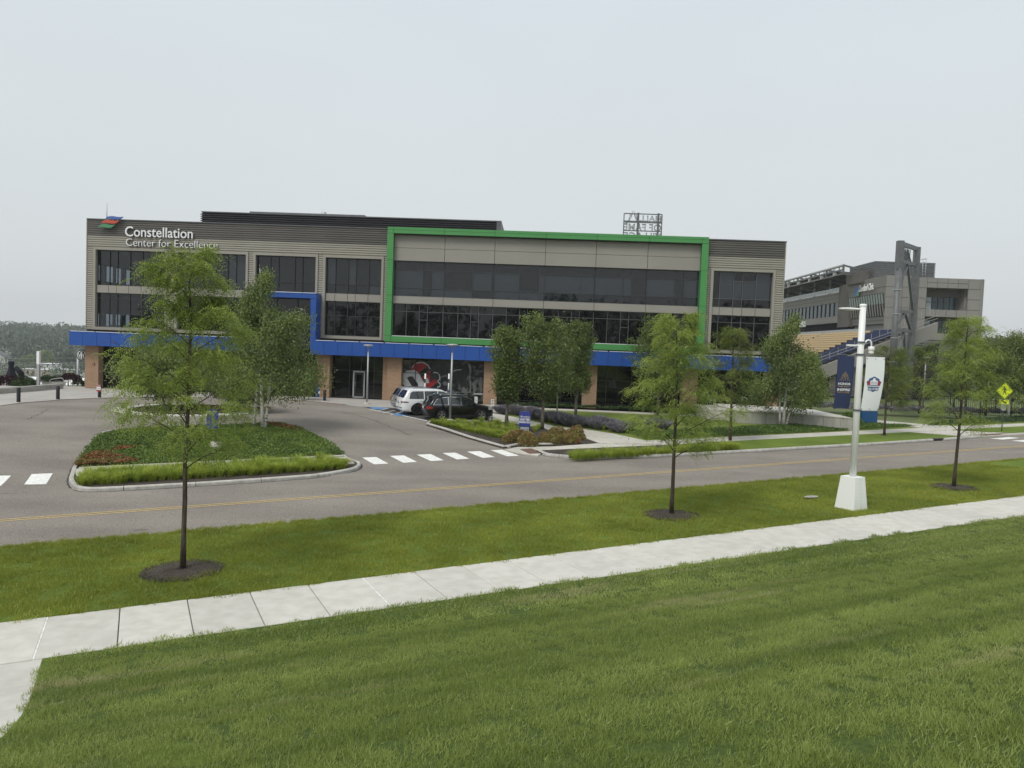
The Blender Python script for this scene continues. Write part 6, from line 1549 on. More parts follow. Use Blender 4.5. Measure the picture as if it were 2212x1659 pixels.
    # wheels
    for cx_ in (rx, fx):
        for sg_ in (-1, 1):
            we = empty('wheel', (cx_, sg_*(W2-.13), wr), 0, e)
            m = MB(); m.lathe([(wr*.66, -.11), (wr*.9, -.115), (wr, -.08), (wr, .08), (wr*.9, .115), (wr*.66, .11)], 28); o = m.build('tyre', M['rubber'], we); o.rotation_euler = (math.pi/2, 0, 0)
            m = MB(); rr = wr*.67; y_ = sg_*.085
            m.lathe([(rr, -.1), (rr, .1), (rr*.93, .1), (rr*.9, .04), (rr*.9, -.1)], 24); 
            o = m.build('rim', M['alloy' if chrome else 'dark_rim'], we); o.rotation_euler = (math.pi/2, 0, 0)
            m = MB()
            for k in range(5):
                a = k*2*math.pi/5+.3
                for da in (-.16, .16):
                    m.bar((math.cos(a+da*.6)*rr*.12, y_*.95, math.sin(a+da*.6)*rr*.12), (math.cos(a+da)*rr*.95, y_, math.sin(a+da)*rr*.95), .045, .03)
            m.lathe([(.07, 0), (.07, .02), (0, .02)], 10, (0, 0, 0)); m.build('spokes', M['alloy' if chrome else 'dark_rim'], we)
            m = MB(); m.lathe([(0, 0), (rr*.9, 0)], 20); o = m.build('brake_disc', M['dark_gap'], we, (0, sg_*.03, 0)); o.rotation_euler = (math.pi/2, 0, 0)
    return e
principled('tail_dark', (.12, .03, .03), .2, 0, .8); principled('dark_rim', (.06, .06, .065), .35, .6)
YAW = math.radians(24)
def place_car(xw, yw, wbx, yaw):   # picture point of the near rear wheel's foot
    return G(xw, yw)
def car_base(g, yaw, rx, W2):   # g = ground contact of near rear wheel -> car centre
    c, s = math.cos(yaw), math.sin(yaw); lx, ly = rx, -(W2-.13); X = g.x-(c*lx-s*ly); Y = g.y-(s*lx+c*ly); 
    return Vector((X, Y, H(X, Y)+.004))
g = G(953, 908.5); Lc, Wc, wb = 4.72, 1.9, 2.87
cb = car_base(g, YAW, -Lc/2+(Lc-wb)*.52, Wc/2)
car('black_car', 'shiny black SUV with chrome window trim and silver wheels, parked behind the bright grass', cb, YAW, Lc, Wc, 1.66, wb, 'black_paint', .36, 'suv', rack=True, chrome=True)
hd = Vector((math.cos(YAW), math.sin(YAW), 0)); pd = Vector((-hd.y, hd.x, 0))
q = cb + pd*2.75 - hd*.75; q.z = H(q.x, q.y)+.004
car('white_car', 'white SUV with black lower trim parked between the black car and the silver one', q, YAW, 5.2, 1.98, 1.84, 3.09, 'white_car', .39, 'boxy', rack=True, dark_clad=True)
q = cb + pd*5.6 - hd*.55; q.z = H(q.x, q.y)+.004
car('silver_car', 'pale silver SUV mostly hidden behind the white one', q, YAW, 4.9, 1.9, 1.74, 2.9, 'silver_car', .36, 'boxy')
# ================================================================= STADIUM
st = empty('stadium', W3(0, 0, -5)[:], FROT); tag(st, 'grey stadium with gold and navy seats and steel roof truss behind the building', 'stadium')
def SB(name, mb, mat, parent=None):
    # geometry given in building frame with world z; shift so the empty's origin is the base
    mb.v = [(a, b_, c+5) for a, b_, c in mb.v]; return mb.build(name, M[mat], parent or st)
D1 = 55.0
sC, zC = FA(2216.7, 687.8, D1)           # upper near corner of the suite block
sCb, zCb = FA(2230.8, 807, D1)
dL, zL = SA(2117.9, 711.3, sC)           # far end of the block
# suite block: leaning face towards the pitch (west)
zt = zC; zb_ = zCb
m = MB(); sE, zE = FA(2436, 691, D1+3); _, zlow = FA(2300, 849, D1)
m.add([(sC, D1, zt), (sC, dL, zt), (sCb, dL, zb_), (sCb, D1, zb_), (sC+5, D1-.0, zt), (sC+5, dL, zt), (sCb+5, D1, zb_), (sCb+5, dL, zb_)], [(0, 1, 2, 3), (0, 4, 5, 1), (3, 6, 4, 0), (1, 5, 7, 2), (2, 7, 6, 3)]); SB('suite_block', m, 'stadium_panel')
# joints on the face
def onface(x, y):
    # depth for source pixel x on leaning face
    s_ = sC; 
    for _ in range(6):
        d_, z_ = SA(x, y, s_); k = (zt-z_)/(zt-zb_); s_ = sC+(sCb-sC)*k
    return s_, d_, z_
for yy in (.22, .38, .92):
    z = zt+(zb_-zt)*yy; s_ = sC+(sCb-sC)*yy; m = MB(); m.box(s_-.03, s_+.02, D1, dL, z-.05, z+.0); SB('panel_joint', m, 'stadium_dark')
# leaning window strip with fins
s1, d1, z1 = onface(2124, 752); s2, d2, z2 = onface(2210, 726); s3, d3, z3 = onface(2127, 800); s4, d4, z4 = onface(2211, 786)
zu = (z1+z2)/2; zl_ = (z3+z4)/2; dA, dB = (d2+d4)/2, (d1+d3)/2
def fs_(z): return sC+(sCb-sC)*(zt-z)/(zt-zb_)
N_ = 14
we = empty('suite_windows', (0, 0, 0), 0, st)
for i in range(N_):
    a = dA+(dB-dA)*i/N_+.17; b_ = dA+(dB-dA)*(i+1)/N_-.17; zm = zu+(zl_-zu)*.45
    for za, zb2_, mt in ((zu, zm, 'glass_pale'), (zm-.08, zl_, 'glass_green')):
        m = MB(); sa, sb = fs_(za)-.06, fs_(zb2_)-.06; m.add([(sa, a, za), (sa, b_, za), (sb, b_, zb2_), (sb, a, zb2_)], [(0, 1, 2, 3)]); SB('pane', m, mt, we)
    m = MB(); m.bar((fs_(zm)-.16, a+.18, zm), (fs_(zl_)-.16, a+.18, zl_), .14, .2); SB('fin', m, 'stadium_panel', we) if i % 1 == 0 else None
m = MB(); sa, sb = fs_(zu+.1)-.03, fs_(zl_-.1)-.03; m.add([(sa, dA-.1, zu+.1), (sa, dB+.1, zu+.1), (sb, dB+.1, zl_-.1), (sb, dA-.1, zl_-.1)], [(0, 1, 2, 3)]); SB('window_frame', m, 'dark_frame', we)
# lettering on the leaning face: reads left to right as seen by us (far to near)
sa, da, za = onface(2149, 724); sb, db, zb3 = onface(2186, 716)
me = textmesh('Cleveland Clinic', 1.55, .06, .02); xs_ = [q.co.x for q in me.vertices]; kx = (da-db)/(max(xs_)-min(xs_))
me.transform(Matrix.Scale(kx, 4, (1, 0, 0))); me.transform(Matrix.Rotation(-math.pi/2, 4, 'Z')); me.materials.append(M['print_white'])
o = link('lettering', me, st, (fs_(za)-.15, da, za+5-.4))
m = MB(); s_, d_, z_ = onface(2144, 727); 
m.add([(fs_(z_)-.12, d_-1, z_-.9), (fs_(z_)-.12, d_+1, z_-.9), (fs_(z_)-.12, d_+1, z_+.9), (fs_(z_)-.12, d_-1, z_+.9)], [(3, 2, 1, 0)]); SB('emblem', m, 'logo_blue')
m = MB(); m.add([(fs_(z_)-.15, d_-1, z_-.9), (fs_(z_)-.15, d_+.0, z_-.9), (fs_(z_)-.15, d_+.0, z_+.1), (fs_(z_)-.15, d_-1, z_+.1)], [(3, 2, 1, 0)]); SB('emblem', m, 'logo_green')
# south face of panels with two recessed balconies
sR = sE; zTop = zC-.15
def px_s(x, y, d=D1): return FA(x, y, d)
s0b, zb0 = px_s(2316.5, 719); s1b, _ = px_s(2420, 721); _, zb1_ = px_s(2316, 773); _, zb2a = px_s(2311, 791); _, zb2b = px_s(2310, 832)
cols_ = [sC+.02, sC+3.2, sC+6.0, s0b-.25, s0b]
m = MB(); _, zL2 = px_s(2300, 849)
def panels(sa, sb, za, zb2_, ns, nz, mat='stadium_panel'):
    for i in range(ns):
        for j in range(nz):
            m = MB(); a = sa+(sb-sa)*i/ns; b_ = sa+(sb-sa)*(i+1)/ns; c = za+(zb2_-za)*j/nz; d_ = za+(zb2_-za)*(j+1)/nz
            m.box(a+.03, b_-.03, D1-.12, D1+.1, min(c, d_)+.03, max(c, d_)-.03); SB('facade_panel', m, mat)
panels(sC, s0b, zTop, zL2, 5, 6); panels(s0b, s1b, zTop, zb0, 4, 2); panels(s0b, s1b, zb1_, zb2a, 4, 1); panels(s0b, s1b, zb2b, zL2, 4, 1); panels(s1b, sR-.6, zTop, zL2, 1, 6)
m = MB(); n = 8; cxr, cyr, r_ = sR-.7, D1+.7, .85
V = []; 
for i in range(n+1): t = -math.pi/2+i*math.pi/2/n; V += [(cxr+r_*math.cos(t), cyr+r_*math.sin(t), zL2), (cxr+r_*math.cos(t), cyr+r_*math.sin(t), zTop)]
m.add(V, [(2*i, 2*i+2, 2*i+3, 2*i+1) for i in range(n)], True); SB('rounded_corner', m, 'stadium_panel')
m = MB(); m.box(sCb+.4, s0b, D1+.02, dL, -5, zTop-.02); m.box(s1b, sR-.05, D1+.8, D1+40, -5, zTop-.02); m.box(s0b, s1b, D1+4, D1+40, -5, zTop-.05)
for za, zb2_ in ((zTop-.05, zb0), (zb1_, zb2a), (zb2b, -5)): m.box(s0b, s1b, D1+.05, D1+4.1, min(za, zb2_), max(za, zb2_))
SB('block_core', m, 'stadium_panel')
for (za, zb2_, nn) in ((zb0, zb1_, 6), (zb2a, zb2b, 6)):
    we = empty('balcony_glazing', (0, 0, 0), 0, st); zg_ = za-(za-zb2_)*(.36 if za == zb0 else .15)
    for i in range(nn):
        a = s0b+.1+(s1b-s0b-.8)*i/nn; b_ = s0b+.1+(s1b-s0b-.8)*(i+1)/nn; m = MB(); m.box(a+.06, b_-.06, D1+2.0, D1+2.05, zb2_+.1, zg_-.1); SB('pane', m, 'glass_green' if i != 1 else 'glass_pale', we)
    m = MB(); 
    for i in range(nn+1): a = s0b+.1+(s1b-s0b-.8)*i/nn; m.box(a-.06, a+.06, D1+1.95, D1+2.1, zb2_, zg_)
    m.box(s0b, s1b-.6, D1+1.95, D1+2.1, zg_-.1, zg_+.02); m.box(s0b, s1b-.6, D1+1.96, D1+2.1, zg_-.9, zg_-.82); SB('frame', m, 'dark_frame', we)
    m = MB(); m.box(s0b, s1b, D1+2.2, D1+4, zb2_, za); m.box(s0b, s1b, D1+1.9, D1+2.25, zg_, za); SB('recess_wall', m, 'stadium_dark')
# grey louvred base
m = MB(); z = -5
while z < zL2-.2: m.box(sC+3, sR-1, D1-.02, D1+.2, z, z+.24); z += .34
SB('louvred_wall', m, 'steel_grey')
# rooftop plant
sA, zA = FA(2188, 655, D1+6); sB_, zB_ = FA(2339, 659, D1+6); m = MB(); z = zTop-.1
while z < zA-.1: m.box(sA, sB_, D1+6, D1+16, z+.05, z+.3); z += .36
m.box(sA+.1, sB_-.1, D1+6.1, D1+16, zTop-.1, zA-.1); SB('roof_plant', m, 'steel_grey')
m = MB(); sD, zD = FA(2308, 646, D1+5)
for x in (0, .5): m.tube([(sD+x, D1+5, zTop), (sD+x, D1+5, zD)], .05, 5)
for k in range(7): m.tube([(sD, D1+5, zTop+.5+k*.5), (sD+.5, D1+5, zTop+.5+k*.5)], .03, 4)
m.tube([(sD-1.5, D1+5, zD-.5), (sD+.5, D1+5, zD)], .04, 4); m.tube([(sD-1.5, D1+5, zD-1.2), (sD+.5, D1+5, zD-.7)], .04, 4); SB('roof_ladder', m, 'light_grey_metal')
m = MB(); sG, zG = FA(2172, 676, D1+8); m.box(sG-1.2, sG+.9, D1+8, D1+14, zTop-.3, zG); SB('roof_box', m, 'stadium_dark')
# long recessed stand with suites: plane s = sS
sS = sC+1.0
def P_(x, y, s_=None): return SA(x, y, sS if s_ is None else s_)
dS0, zS0 = P_(2104, 717); dS1 = dS0+75
dd, zrail = P_(2080, 722); _, zpar = P_(2080, 733); _, zw0 = P_(2080, 758); _, zw1 = P_(2080, 791); _, zbt = P_(2100, 806)
m = MB(); m.box(sS, sS+8, dS0, dS1, zw0, zpar); SB('upper_fascia', m, 'stadium_panel'); m = MB(); m.box(sS, sS+8, dS0, dS1, zbt, zw1); SB('lower_fascia', m, 'stadium_panel')
m = MB(); m.box(sS+.3, sS+8, dS0, dS1, zw1-.1, zw0+.1); SB('suite_back', m, 'dark_frame')
for zf in (.4, .75):
    m = MB(); z = zw0+(zpar-zw0)*zf; m.box(sS-.03, sS+.02, dS0, dS1, z, z+.06); SB('panel_joint', m, 'stadium_dark')
we = empty('suite_windows', (0, 0, 0), 0, st)
for i in range(24):
    a = dS0+1+i*2.1; m = MB(); m.add([(sS+.12, a+.12, zw1+.05), (sS+.12, a+1.98, zw1+.05), (sS+.12, a+1.98, zw0-.05), (sS+.12, a+.12, zw0-.05)], [(3, 2, 1, 0)]); SB('pane', m, 'glass_green', we)
    m = MB(); m.box(sS-.02, sS+.15, a-.06, a+.06, zw1, zw0); SB('mullion', m, 'dark_frame', we)
m = MB(); m.box(sS-.4, sC+5, dL, dS0+.05, zb_-.2, zrail+.2); SB('link_wall', m, 'stadium_dark')
for i in range(28):
    a = dS0+.5+i*1.8; m = MB(); m.box(sS, sS+.05, a, a+1.7, zpar+.05, zrail); SB('rail_glass', m, 'glass_pale')
m = MB(); s_sg, z_sg = P_(2008, 811); m.box(sS-.25, sS, s_sg-1.6+0, s_sg+1.8, z_sg-.55, z_sg+.55); 
SB('small_sign', m, 'print_white')
m = MB(); m.box(sS+1.2, sS+8, dS0-12, dS1, -2, zbt+.02); m.box(sCb+1.2, sCb+5, D1, dL, zlow-4 if False else -2, zb_); SB('under_stand_shade', m, 'dark_gap')  # near-black solids stand in for the shade beneath the stand
# white rail panels below the suites
_, zr0 = P_(2110, 828); _, zr1 = P_(2110, 842)
for i in range(22):
    a = dL-6+i*1.9; m = MB(); m.box(sS-.9, sS-.8, a, a+1.8, zr1-.2, zr0+.2); SB('concourse_panel', m, 'print_grey')
# roof canopy and steel truss over the stand
_, zrf = P_(2083, 690); 
m = MB(); m.add([(sS-2.5, dS0-3, zrf+.2), (sS-2.5, dS1, zrf+.2), (sS+8, dS1, zrf-.6), (sS+8, dS0-3, zrf-.6), (sS-2.5, dS0-3, zrf-.05), (sS-2.5, dS1, zrf-.05), (sS+8, dS1, zrf-.85), (sS+8, dS0-3, zrf-.85)], [(0, 1, 2, 3), (7, 6, 5, 4), (0, 4, 5, 1), (3, 2, 6, 7), (0, 3, 7, 4)]); SB('stand_roof', m, 'steel_grey')
for i in range(9):
    d_ = dS0-1+i*8; m = MB(); m.box(sS+.5, sS+.8, d_-.15, d_+.15, zpar, zrf-.1); SB('roof_column', m, 'light_grey_metal')
sT = sS-3.0; dT0, zT0 = SA(2109, 663, sT); _, zT1 = SA(2109, 684, sT)
m = MB(); m.tube([(sT, dT0, zT0), (sT, dT0+75, zT0)], .24, 8); SB('truss_chord', m, 'light_grey_metal')
m = MB(); m.bar((sT, dT0, zT0), (sT, dT0, zT1-.1), .28); m.bar((sT, dT0, zT1), (sT, dT0+75, zT1), .26); m.bar((sT, dT0, (zT0+zT1)/2), (sT, dT0+75, (zT0+zT1)/2), .22)
for i in range(10): m.bar((sT, dT0+i*7.5, zT0), (sT, dT0+i*7.5, zT1), .3); m.bar((sT, dT0+i*7.5, zT0), (sT+8, dT0+i*7.5-1, zT1-.6), .28); m.bar((sT, dT0+i*7.5, zT1), (sT+8, dT0+i*7.5, zT1-1), .28)
for i in range(32): m.bar((sT, dT0+1.8+i*2.3, zT0-.2), (sT, dT0+1.8+i*2.3, (zT0+zT1)/2), .12)
SB('roof_truss', m, 'steel_grey')
for i in range(12):
    m = MB(); m.box(sT-.4, sT+.1, dT0+3+i*6, dT0+3.5+i*6, zT1-.1, zT1+.5); SB('floodlight', m, 'light_grey_metal')
# seating bowl: raked rows running away from us
DB = 40.0
sb0, zb0_ = FA(2012, 929, DB); sb1, zb1s = FA(2176, 851, DB+3); slope = (zb1s-zb0_)/(sb1-sb0); RW = .85
nR = int((sb1-sb0+6)/RW)
bowl = empty('seating_bowl', (0, 0, 0), 0, st)
zshift = -.2
for i in range(-8, nR):
    s_ = sb0+i*RW; z_ = zb0_+slope*i*RW+zshift
    if z_ > zr1-.1: break
    m = MB(); m.box(s_, s_+RW, DB+.6, DB+75, z_-1.2, z_); SB('row_step', m, 'stadium_dark', bowl)
    for a, b_, mt in ((DB+.8, DB+10, 'seat_blue'), (DB+11.2, DB+29, 'seat_gold'), (DB+30, DB+44, 'seat_gold'), (DB+45, DB+60, 'seat_gold'), (DB+61, DB+75, 'seat_gold')):
        if z_ > zr1+.3: continue
        m = MB(); m.box(s_+.36, s_+.72, a, b_, z_+.3, z_+.4); m.box(s_+.62, s_+.72, a, b_, z_+.3, z_+.62); SB('seat_row', m, mt, bowl)
sg0 = sb0-8; 
m = MB(); s_e, z_e = FA(2232, 833.6, DB); z_s0 = zb0_+slope*(-8); s_e2 = s_e+6; slope2 = (z_e-zb0_)/(s_e-sb0)
m.add([(sb0-8, DB+.6, zb0_-8*slope2+.3), (s_e2, DB+.6, z_e+6*slope2*.5+.3), (s_e2, DB+.6, z_e+6*slope2*.5-1.7), (sb0-8, DB+.6, zb0_-8*slope2-1.4), (sb0-8, DB, zb0_-8*slope2+.3), (s_e2, DB, z_e+6*slope2*.5+.3), (s_e2, DB, z_e+6*slope2*.5-1.7), (sb0-8, DB, zb0_-8*slope2-1.4)],
      [(7, 6, 5, 4), (0, 1, 2, 3), (4, 5, 1, 0), (3, 2, 6, 7)]); SB('raker_wall', m, 'stadium_panel')
m = MB(); m.bar((sb0-2, DB+1, zb0_-5), (s_e2-2, DB+1, z_e-3.4), .5, .9); SB('lower_beam', m, 'stadium_dark')
m = MB()
for i in range(0, int((s_e2-sb0)/1.1)): s_ = sb0+i*1.1; z_ = zb0_+slope2*(s_-sb0)+.3; m.bar((s_, DB+.1, z_), (s_, DB+.1, z_+.95), .05)
m.bar((sb0, DB+.1, zb0_+1.2), (s_e2, DB+.1, z_e+slope2*3+1.25), .06); m.bar((sb0, DB+.1, zb0_+.8), (s_e2, DB+.1, z_e+slope2*3+.85), .05); SB('stair_rail', m, 'light_grey_metal')
m = MB(); m.add([(sb0-8, DB+1.2, -5), (s_e2+1, DB+1.2, -5), (s_e2+1, DB+1.2, z_e-1), (sb0, DB+1.2, zb0_-1.6), (sb0-8, DB+1.2, zb0_-4)], [(0, 1, 2, 3, 4)]); SB('shade_sheet', m, 'dark_gap')  # near-black sheet, added for the shade inside the open structure
for x in (0.35, .6, .85): 
    s_ = sb0+(s_e-sb0)*x; m = MB(); m.box(s_-.4, s_+.4, DB+.5, DB+1.1, -5, zb0_+slope2*(s_-sb0)-1.5); SB('raker_column', m, 'stadium_dark')
# ---- light tower
def TW(x, y, dep): s_, z_ = FA(x, y, dep); return s_, z_
tw = empty('light_tower', (0, 0, 0), FROT); tag(tw, 'tall dark grey steel light tower with floodlights in front of the stadium corner', 'light tower')
tD = 31.0; tD2 = 38.0
sa, za = TW(2251, 602, tD); sb_t, zb_t = TW(2293, 618, tD2)
base = W3(sa, tD, -5); tw.location = base
def TP(s_, d_, z_): return (s_-sa, d_-tD, z_+5)
m = MB(); m.tube([TP(sa, tD, -5), TP(sa, tD, za-3.5)], [.42, .38], 14); m.bar(TP(sa, tD, za-3.6), TP(sa, tD, za), .72, .7); m.build('front_leg', M['steel_grey'], tw)
m = MB()
for k in range(5): m.lathe([(.46, 0), (.46, .1)], 14, TP(sa, tD, -3+k*3.0))
m.build('leg_flange', M['light_grey_metal'], tw)
m = MB(); m.bar(TP(sb_t, tD2, -5), TP(sb_t, tD2, zb_t), .68, .66); m.build('rear_leg', M['steel_grey'], tw)
def lerp3(t, z_a, z_b): return TP(sa+(sb_t-sa)*t, tD+(tD2-tD)*t, z_a+(z_b-z_a)*t)
_, z1a = TW(2249, 652, tD); _, z1b = TW(2288, 662, tD2); _, z2a = TW(2240, 777, tD); _, z2b = TW(2284, 781, tD2); _, z3a = TW(2237, 824, tD); _, z3b = TW(2283, 829, tD2)
for za_, zb_2, w_ in ((za-.3, zb_t-.25, .55), (z1a, z1b, .45), (z2a, z2b, .4), (z3a, z3b, .4), (-2.5, -2.5, .4)):
    m = MB(); m.bar(lerp3(.05, za_, zb_2), lerp3(.97, za_, zb_2), .3, w_); m.build('cross_beam', M['steel_grey'], tw)
for (t0_, za_, t1_, zb_2) in ((.45, z1a-.3, .04, z2a+2.5), (.48, z1b-.3, .96, z2b+.4), (.5, z2b-.3, .04, z3a+.5), (.52, z2b-.3, .9, z3b+.3), (.5, z3b-.3, .05, -2.5), (.52, z3b-.3, .9, -2.3)):
    m = MB(); m.bar(TP(sa+(sb_t-sa)*t0_, tD+(tD2-tD)*t0_, za_), TP(sa+(sb_t-sa)*t1_, tD+(tD2-tD)*t1_, zb_2), .28, .28); m.build('brace', M['steel_grey'], tw)
zf0, zf1 = z1a+.5, za-.9
for r_ in range(5):
    for c_i in range(5):
        t = .24+c_i*.085; z = zf0+(zf1-zf0)*(r_+.5)/5; p = lerp3(t, z, z)
        m = MB(); m.lathe([(.12, -.2), (.3, .18), (.3, .22), (0, .24)], 10); o = m.build('floodlight', M['light_grey_metal' if (r_+c_i) % 2 else 'steel_grey'], tw, (p[0]-.3, p[1], p[2])); o.rotation_euler = (.4, -math.pi/2+.3, 0)
m = MB()
for c_i in range(5): t = .24+c_i*.085; m.bar(lerp3(t, zf0-.3, 0), lerp3(t, zf1+.2, 0), .08) if False else m.bar(TP(sa+(sb_t-sa)*t, tD+(tD2-tD)*t, zf0-.4), TP(sa+(sb_t-sa)*t, tD+(tD2-tD)*t, zf1+.4), .09)
m.bar(TP(sa+(sb_t-sa)*.42, tD+(tD2-tD)*.42, zf1+.2), TP(sa+(sb_t-sa)*.75, tD+(tD2-tD)*.75, zf0-.4), .15); m.build('lamp_rack', M['steel_grey'], tw)
# ================================================================= PLAZA CORNER AT LEFT
b = G(83, 838, hw); b = px(Vector((0, LW[3][1]+2.5, 0)), 83, 836)
def at_y(x, y, Y): return px(Vector((0, Y, 0)), x, y)
Yt = LW[3][1]+3
b = at_y(83, 835, Yt); top_ = at_y(85, 759, Yt); e = empty('light_column', b[:]); tag(e, 'square grey column lamp with tall white light box behind the low wall', 'lamp')
hh_ = top_.z-b.z; m = MB(); m.box(-.1, .1, -.1, .1, 0, hh_*.63); m.build('column', M['light_grey_metal'], e); m = MB(); m.cbox(-.115, .115, -.115, .115, hh_*.63, hh_, .02); m.build('light_box', M['white_metal'], e)
# umbrella
b = at_y(24, 832, Yt+3); tp = at_y(27, 780, Yt+3); hh_ = tp.z-b.z; e = empty('closed_umbrella', b[:]); tag(e, 'black closed patio umbrella at the far left', 'umbrella')
m = MB(); m.tube([(0, 0, 0), (0, 0, hh_)], .04, 6); m.build('pole', M['steel_grey'], e)
V = []; n = 18; prof_ = [(.02, 1.0), (.2, .985), (.21, .88), (.16, .8), (.2, .66), (.3, .5), (.42, .36), (.36, .3)]
for r_, z_ in prof_:
    for k in range(n): t = 2*math.pi*k/n; rr = r_*(1+.16*math.cos(6*t+z_*3)); V.append((rr*math.cos(t), rr*math.sin(t), z_*hh_))
m = MB(); m.add(V, [(i*n+k, i*n+(k+1) % n, (i+1)*n+(k+1) % n, (i+1)*n+k) for i in range(len(prof_)-1) for k in range(n)], True); m.build('canopy', M['umbrella_cloth'], e)
b = at_y(38, 828, Yt+4); e = empty('navy_umbrella', b[:]); tag(e, 'small dark closed parasol leaning beside the black umbrella', 'umbrella'); m = MB(); m.tube([(.6, 0, .1), (.3, 0, .9), (-.1, 0, 1.35), (-.5, 0, 1.0)], [.08, .25, .22, .08], 8); m.build('canopy', M['umbrella_cloth'], e)
# shrubs
PU = npmesh('shrub', *blob_leaves(2200, 1., .8, .12, 21), M['purple_leaf']); SH = npmesh('shrub', *blob_leaves(2200, 1., .8, .12, 22), M['shrub_leaf'])
for x, y, s_, me, lab, Y in ((12, 832, 1.1, PU, 'dark purple leaved shrub at the left edge behind the low wall', Yt+.4), (150, 821, .85, PU, 'dark purple leaved shrub beside the cafe tables', Yt+5), (40, 836, .7, SH, 'green shrub right of the purple one behind the low wall', Yt), (62, 836, .8, SH, 'green shrub left of the square light column', Yt), (52, 826, .75, SH, 'dark green shrub farther back left of the light column', Yt+4), (100, 825, .7, SH, 'dark green shrub behind the low wall right of the light column', Yt+4), (118, 826, .7, SH, 'dark green shrub left of the cafe railing', Yt+4.5), (170, 830, .6, SH, 'green shrub against the left brick pier', Yt+6)):
    o = link('plaza_shrub', me, None, at_y(x, y, Y), x); o.scale = (s_,)*3; tag(o, lab, 'shrub')
# railings, tables, chairs, planter
def rail2(x0, x1, y0, y1, Y, lab):
    a = at_y(x0, y1, Y); b_ = at_y(x1, y1, Y); t_ = at_y(x0, y0, Y).z-a.z; e = empty('patio_rail', a[:]); tag(e, lab, 'railing'); L_ = b_.x-a.x
    m = MB(); m.tube([(0, 0, 0), (0, 0, t_*.6), (.15, 0, t_*.8), (L_*.8, 0, t_), (L_-.1, 0, t_*.98), (L_, 0, t_*.8), (L_, 0, 0)], .03, 6); m.build('rail', M['light_grey_metal'], e)
rail2(107, 137, 815.5, 834, Yt+2, 'curved metal handrail by the low wall'); rail2(186, 201, 818, 836, Yt+6, 'thin metal rail in front of the left brick pier')
def cafe_table(x, y, Y, lab):
    b = at_y(x, y, Y); e = empty('cafe_table', b[:]); tag(e, lab, 'table'); m = MB(); m.box(-.45, .45, -.4, .4, .72, .76); m.build('table_top', M['wood'], e)
    for i, j in ((-1, -1), (1, -1), (1, 1), (-1, 1)): m = MB(); m.box(i*.4-.02, i*.4+.02, j*.35-.02, j*.35+.02, 0, .72); m.build('leg', M['light_grey_metal'], e)
cafe_table(152, 836.5, Yt+5, 'small wooden cafe table on the plaza right of the handrail'); cafe_table(197, 836.5, Yt+6.5, 'small cafe table before the left brick pier')
def cafe_chair(x, y, Y, rz, lab):
    b = at_y(x, y, Y); e = empty('cafe_chair', b[:], rz); tag(e, lab, 'chair'); m = MB(); m.box(-.22, .22, -.22, .22, .43, .46); m.build('seat', M['wood'], e); m = MB(); m.box(-.22, .22, .2, .23, .6, .88); m.build('backrest', M['wood'], e)
    for i, j in ((-1, -1), (1, -1), (1, 1), (-1, 1)): m = MB(); m.tube([(i*.2, j*.2, 0), (i*.2, j*.2, .45 if j < 0 else .88)], .014, 5); m.build('leg', M['light_grey_metal'], e)
cafe_chair(138, 836.5, Yt+4.8, 1.4, 'wooden cafe chair left of the small cafe table'); cafe_chair(166, 836.5, Yt+5.2, -1.5, 'wooden cafe chair right of the small cafe table'); cafe_chair(145, 835, Yt+6, .2, 'wooden cafe chair behind the small cafe table')
b = at_y(188, 836.5, Yt+6.8); m = MB(); m.prism([(-.42, -.4), (.42, -.4), (.42, .4), (-.42, .4)], lambda a, c: (a*.7, c*.7, 0), lambda a, c: (a, c, .55)); o = m.build('concrete_planter', M['old_concrete'], None, b); tag(o, 'square tapered concrete planter in front of the left brick pier', 'planter')
stp = empty('raised_planter', (0, 0, 0)); tag(stp, 'long low grey planter wall behind the purple shrub on the plaza', 'planter')
a = at_y(90, 830, Yt+3.5); c = at_y(142, 831, Yt+4.5); m = MB(); m.bar(a, c, .4, .5); m.build('planter_wall', M['old_concrete'], stp)
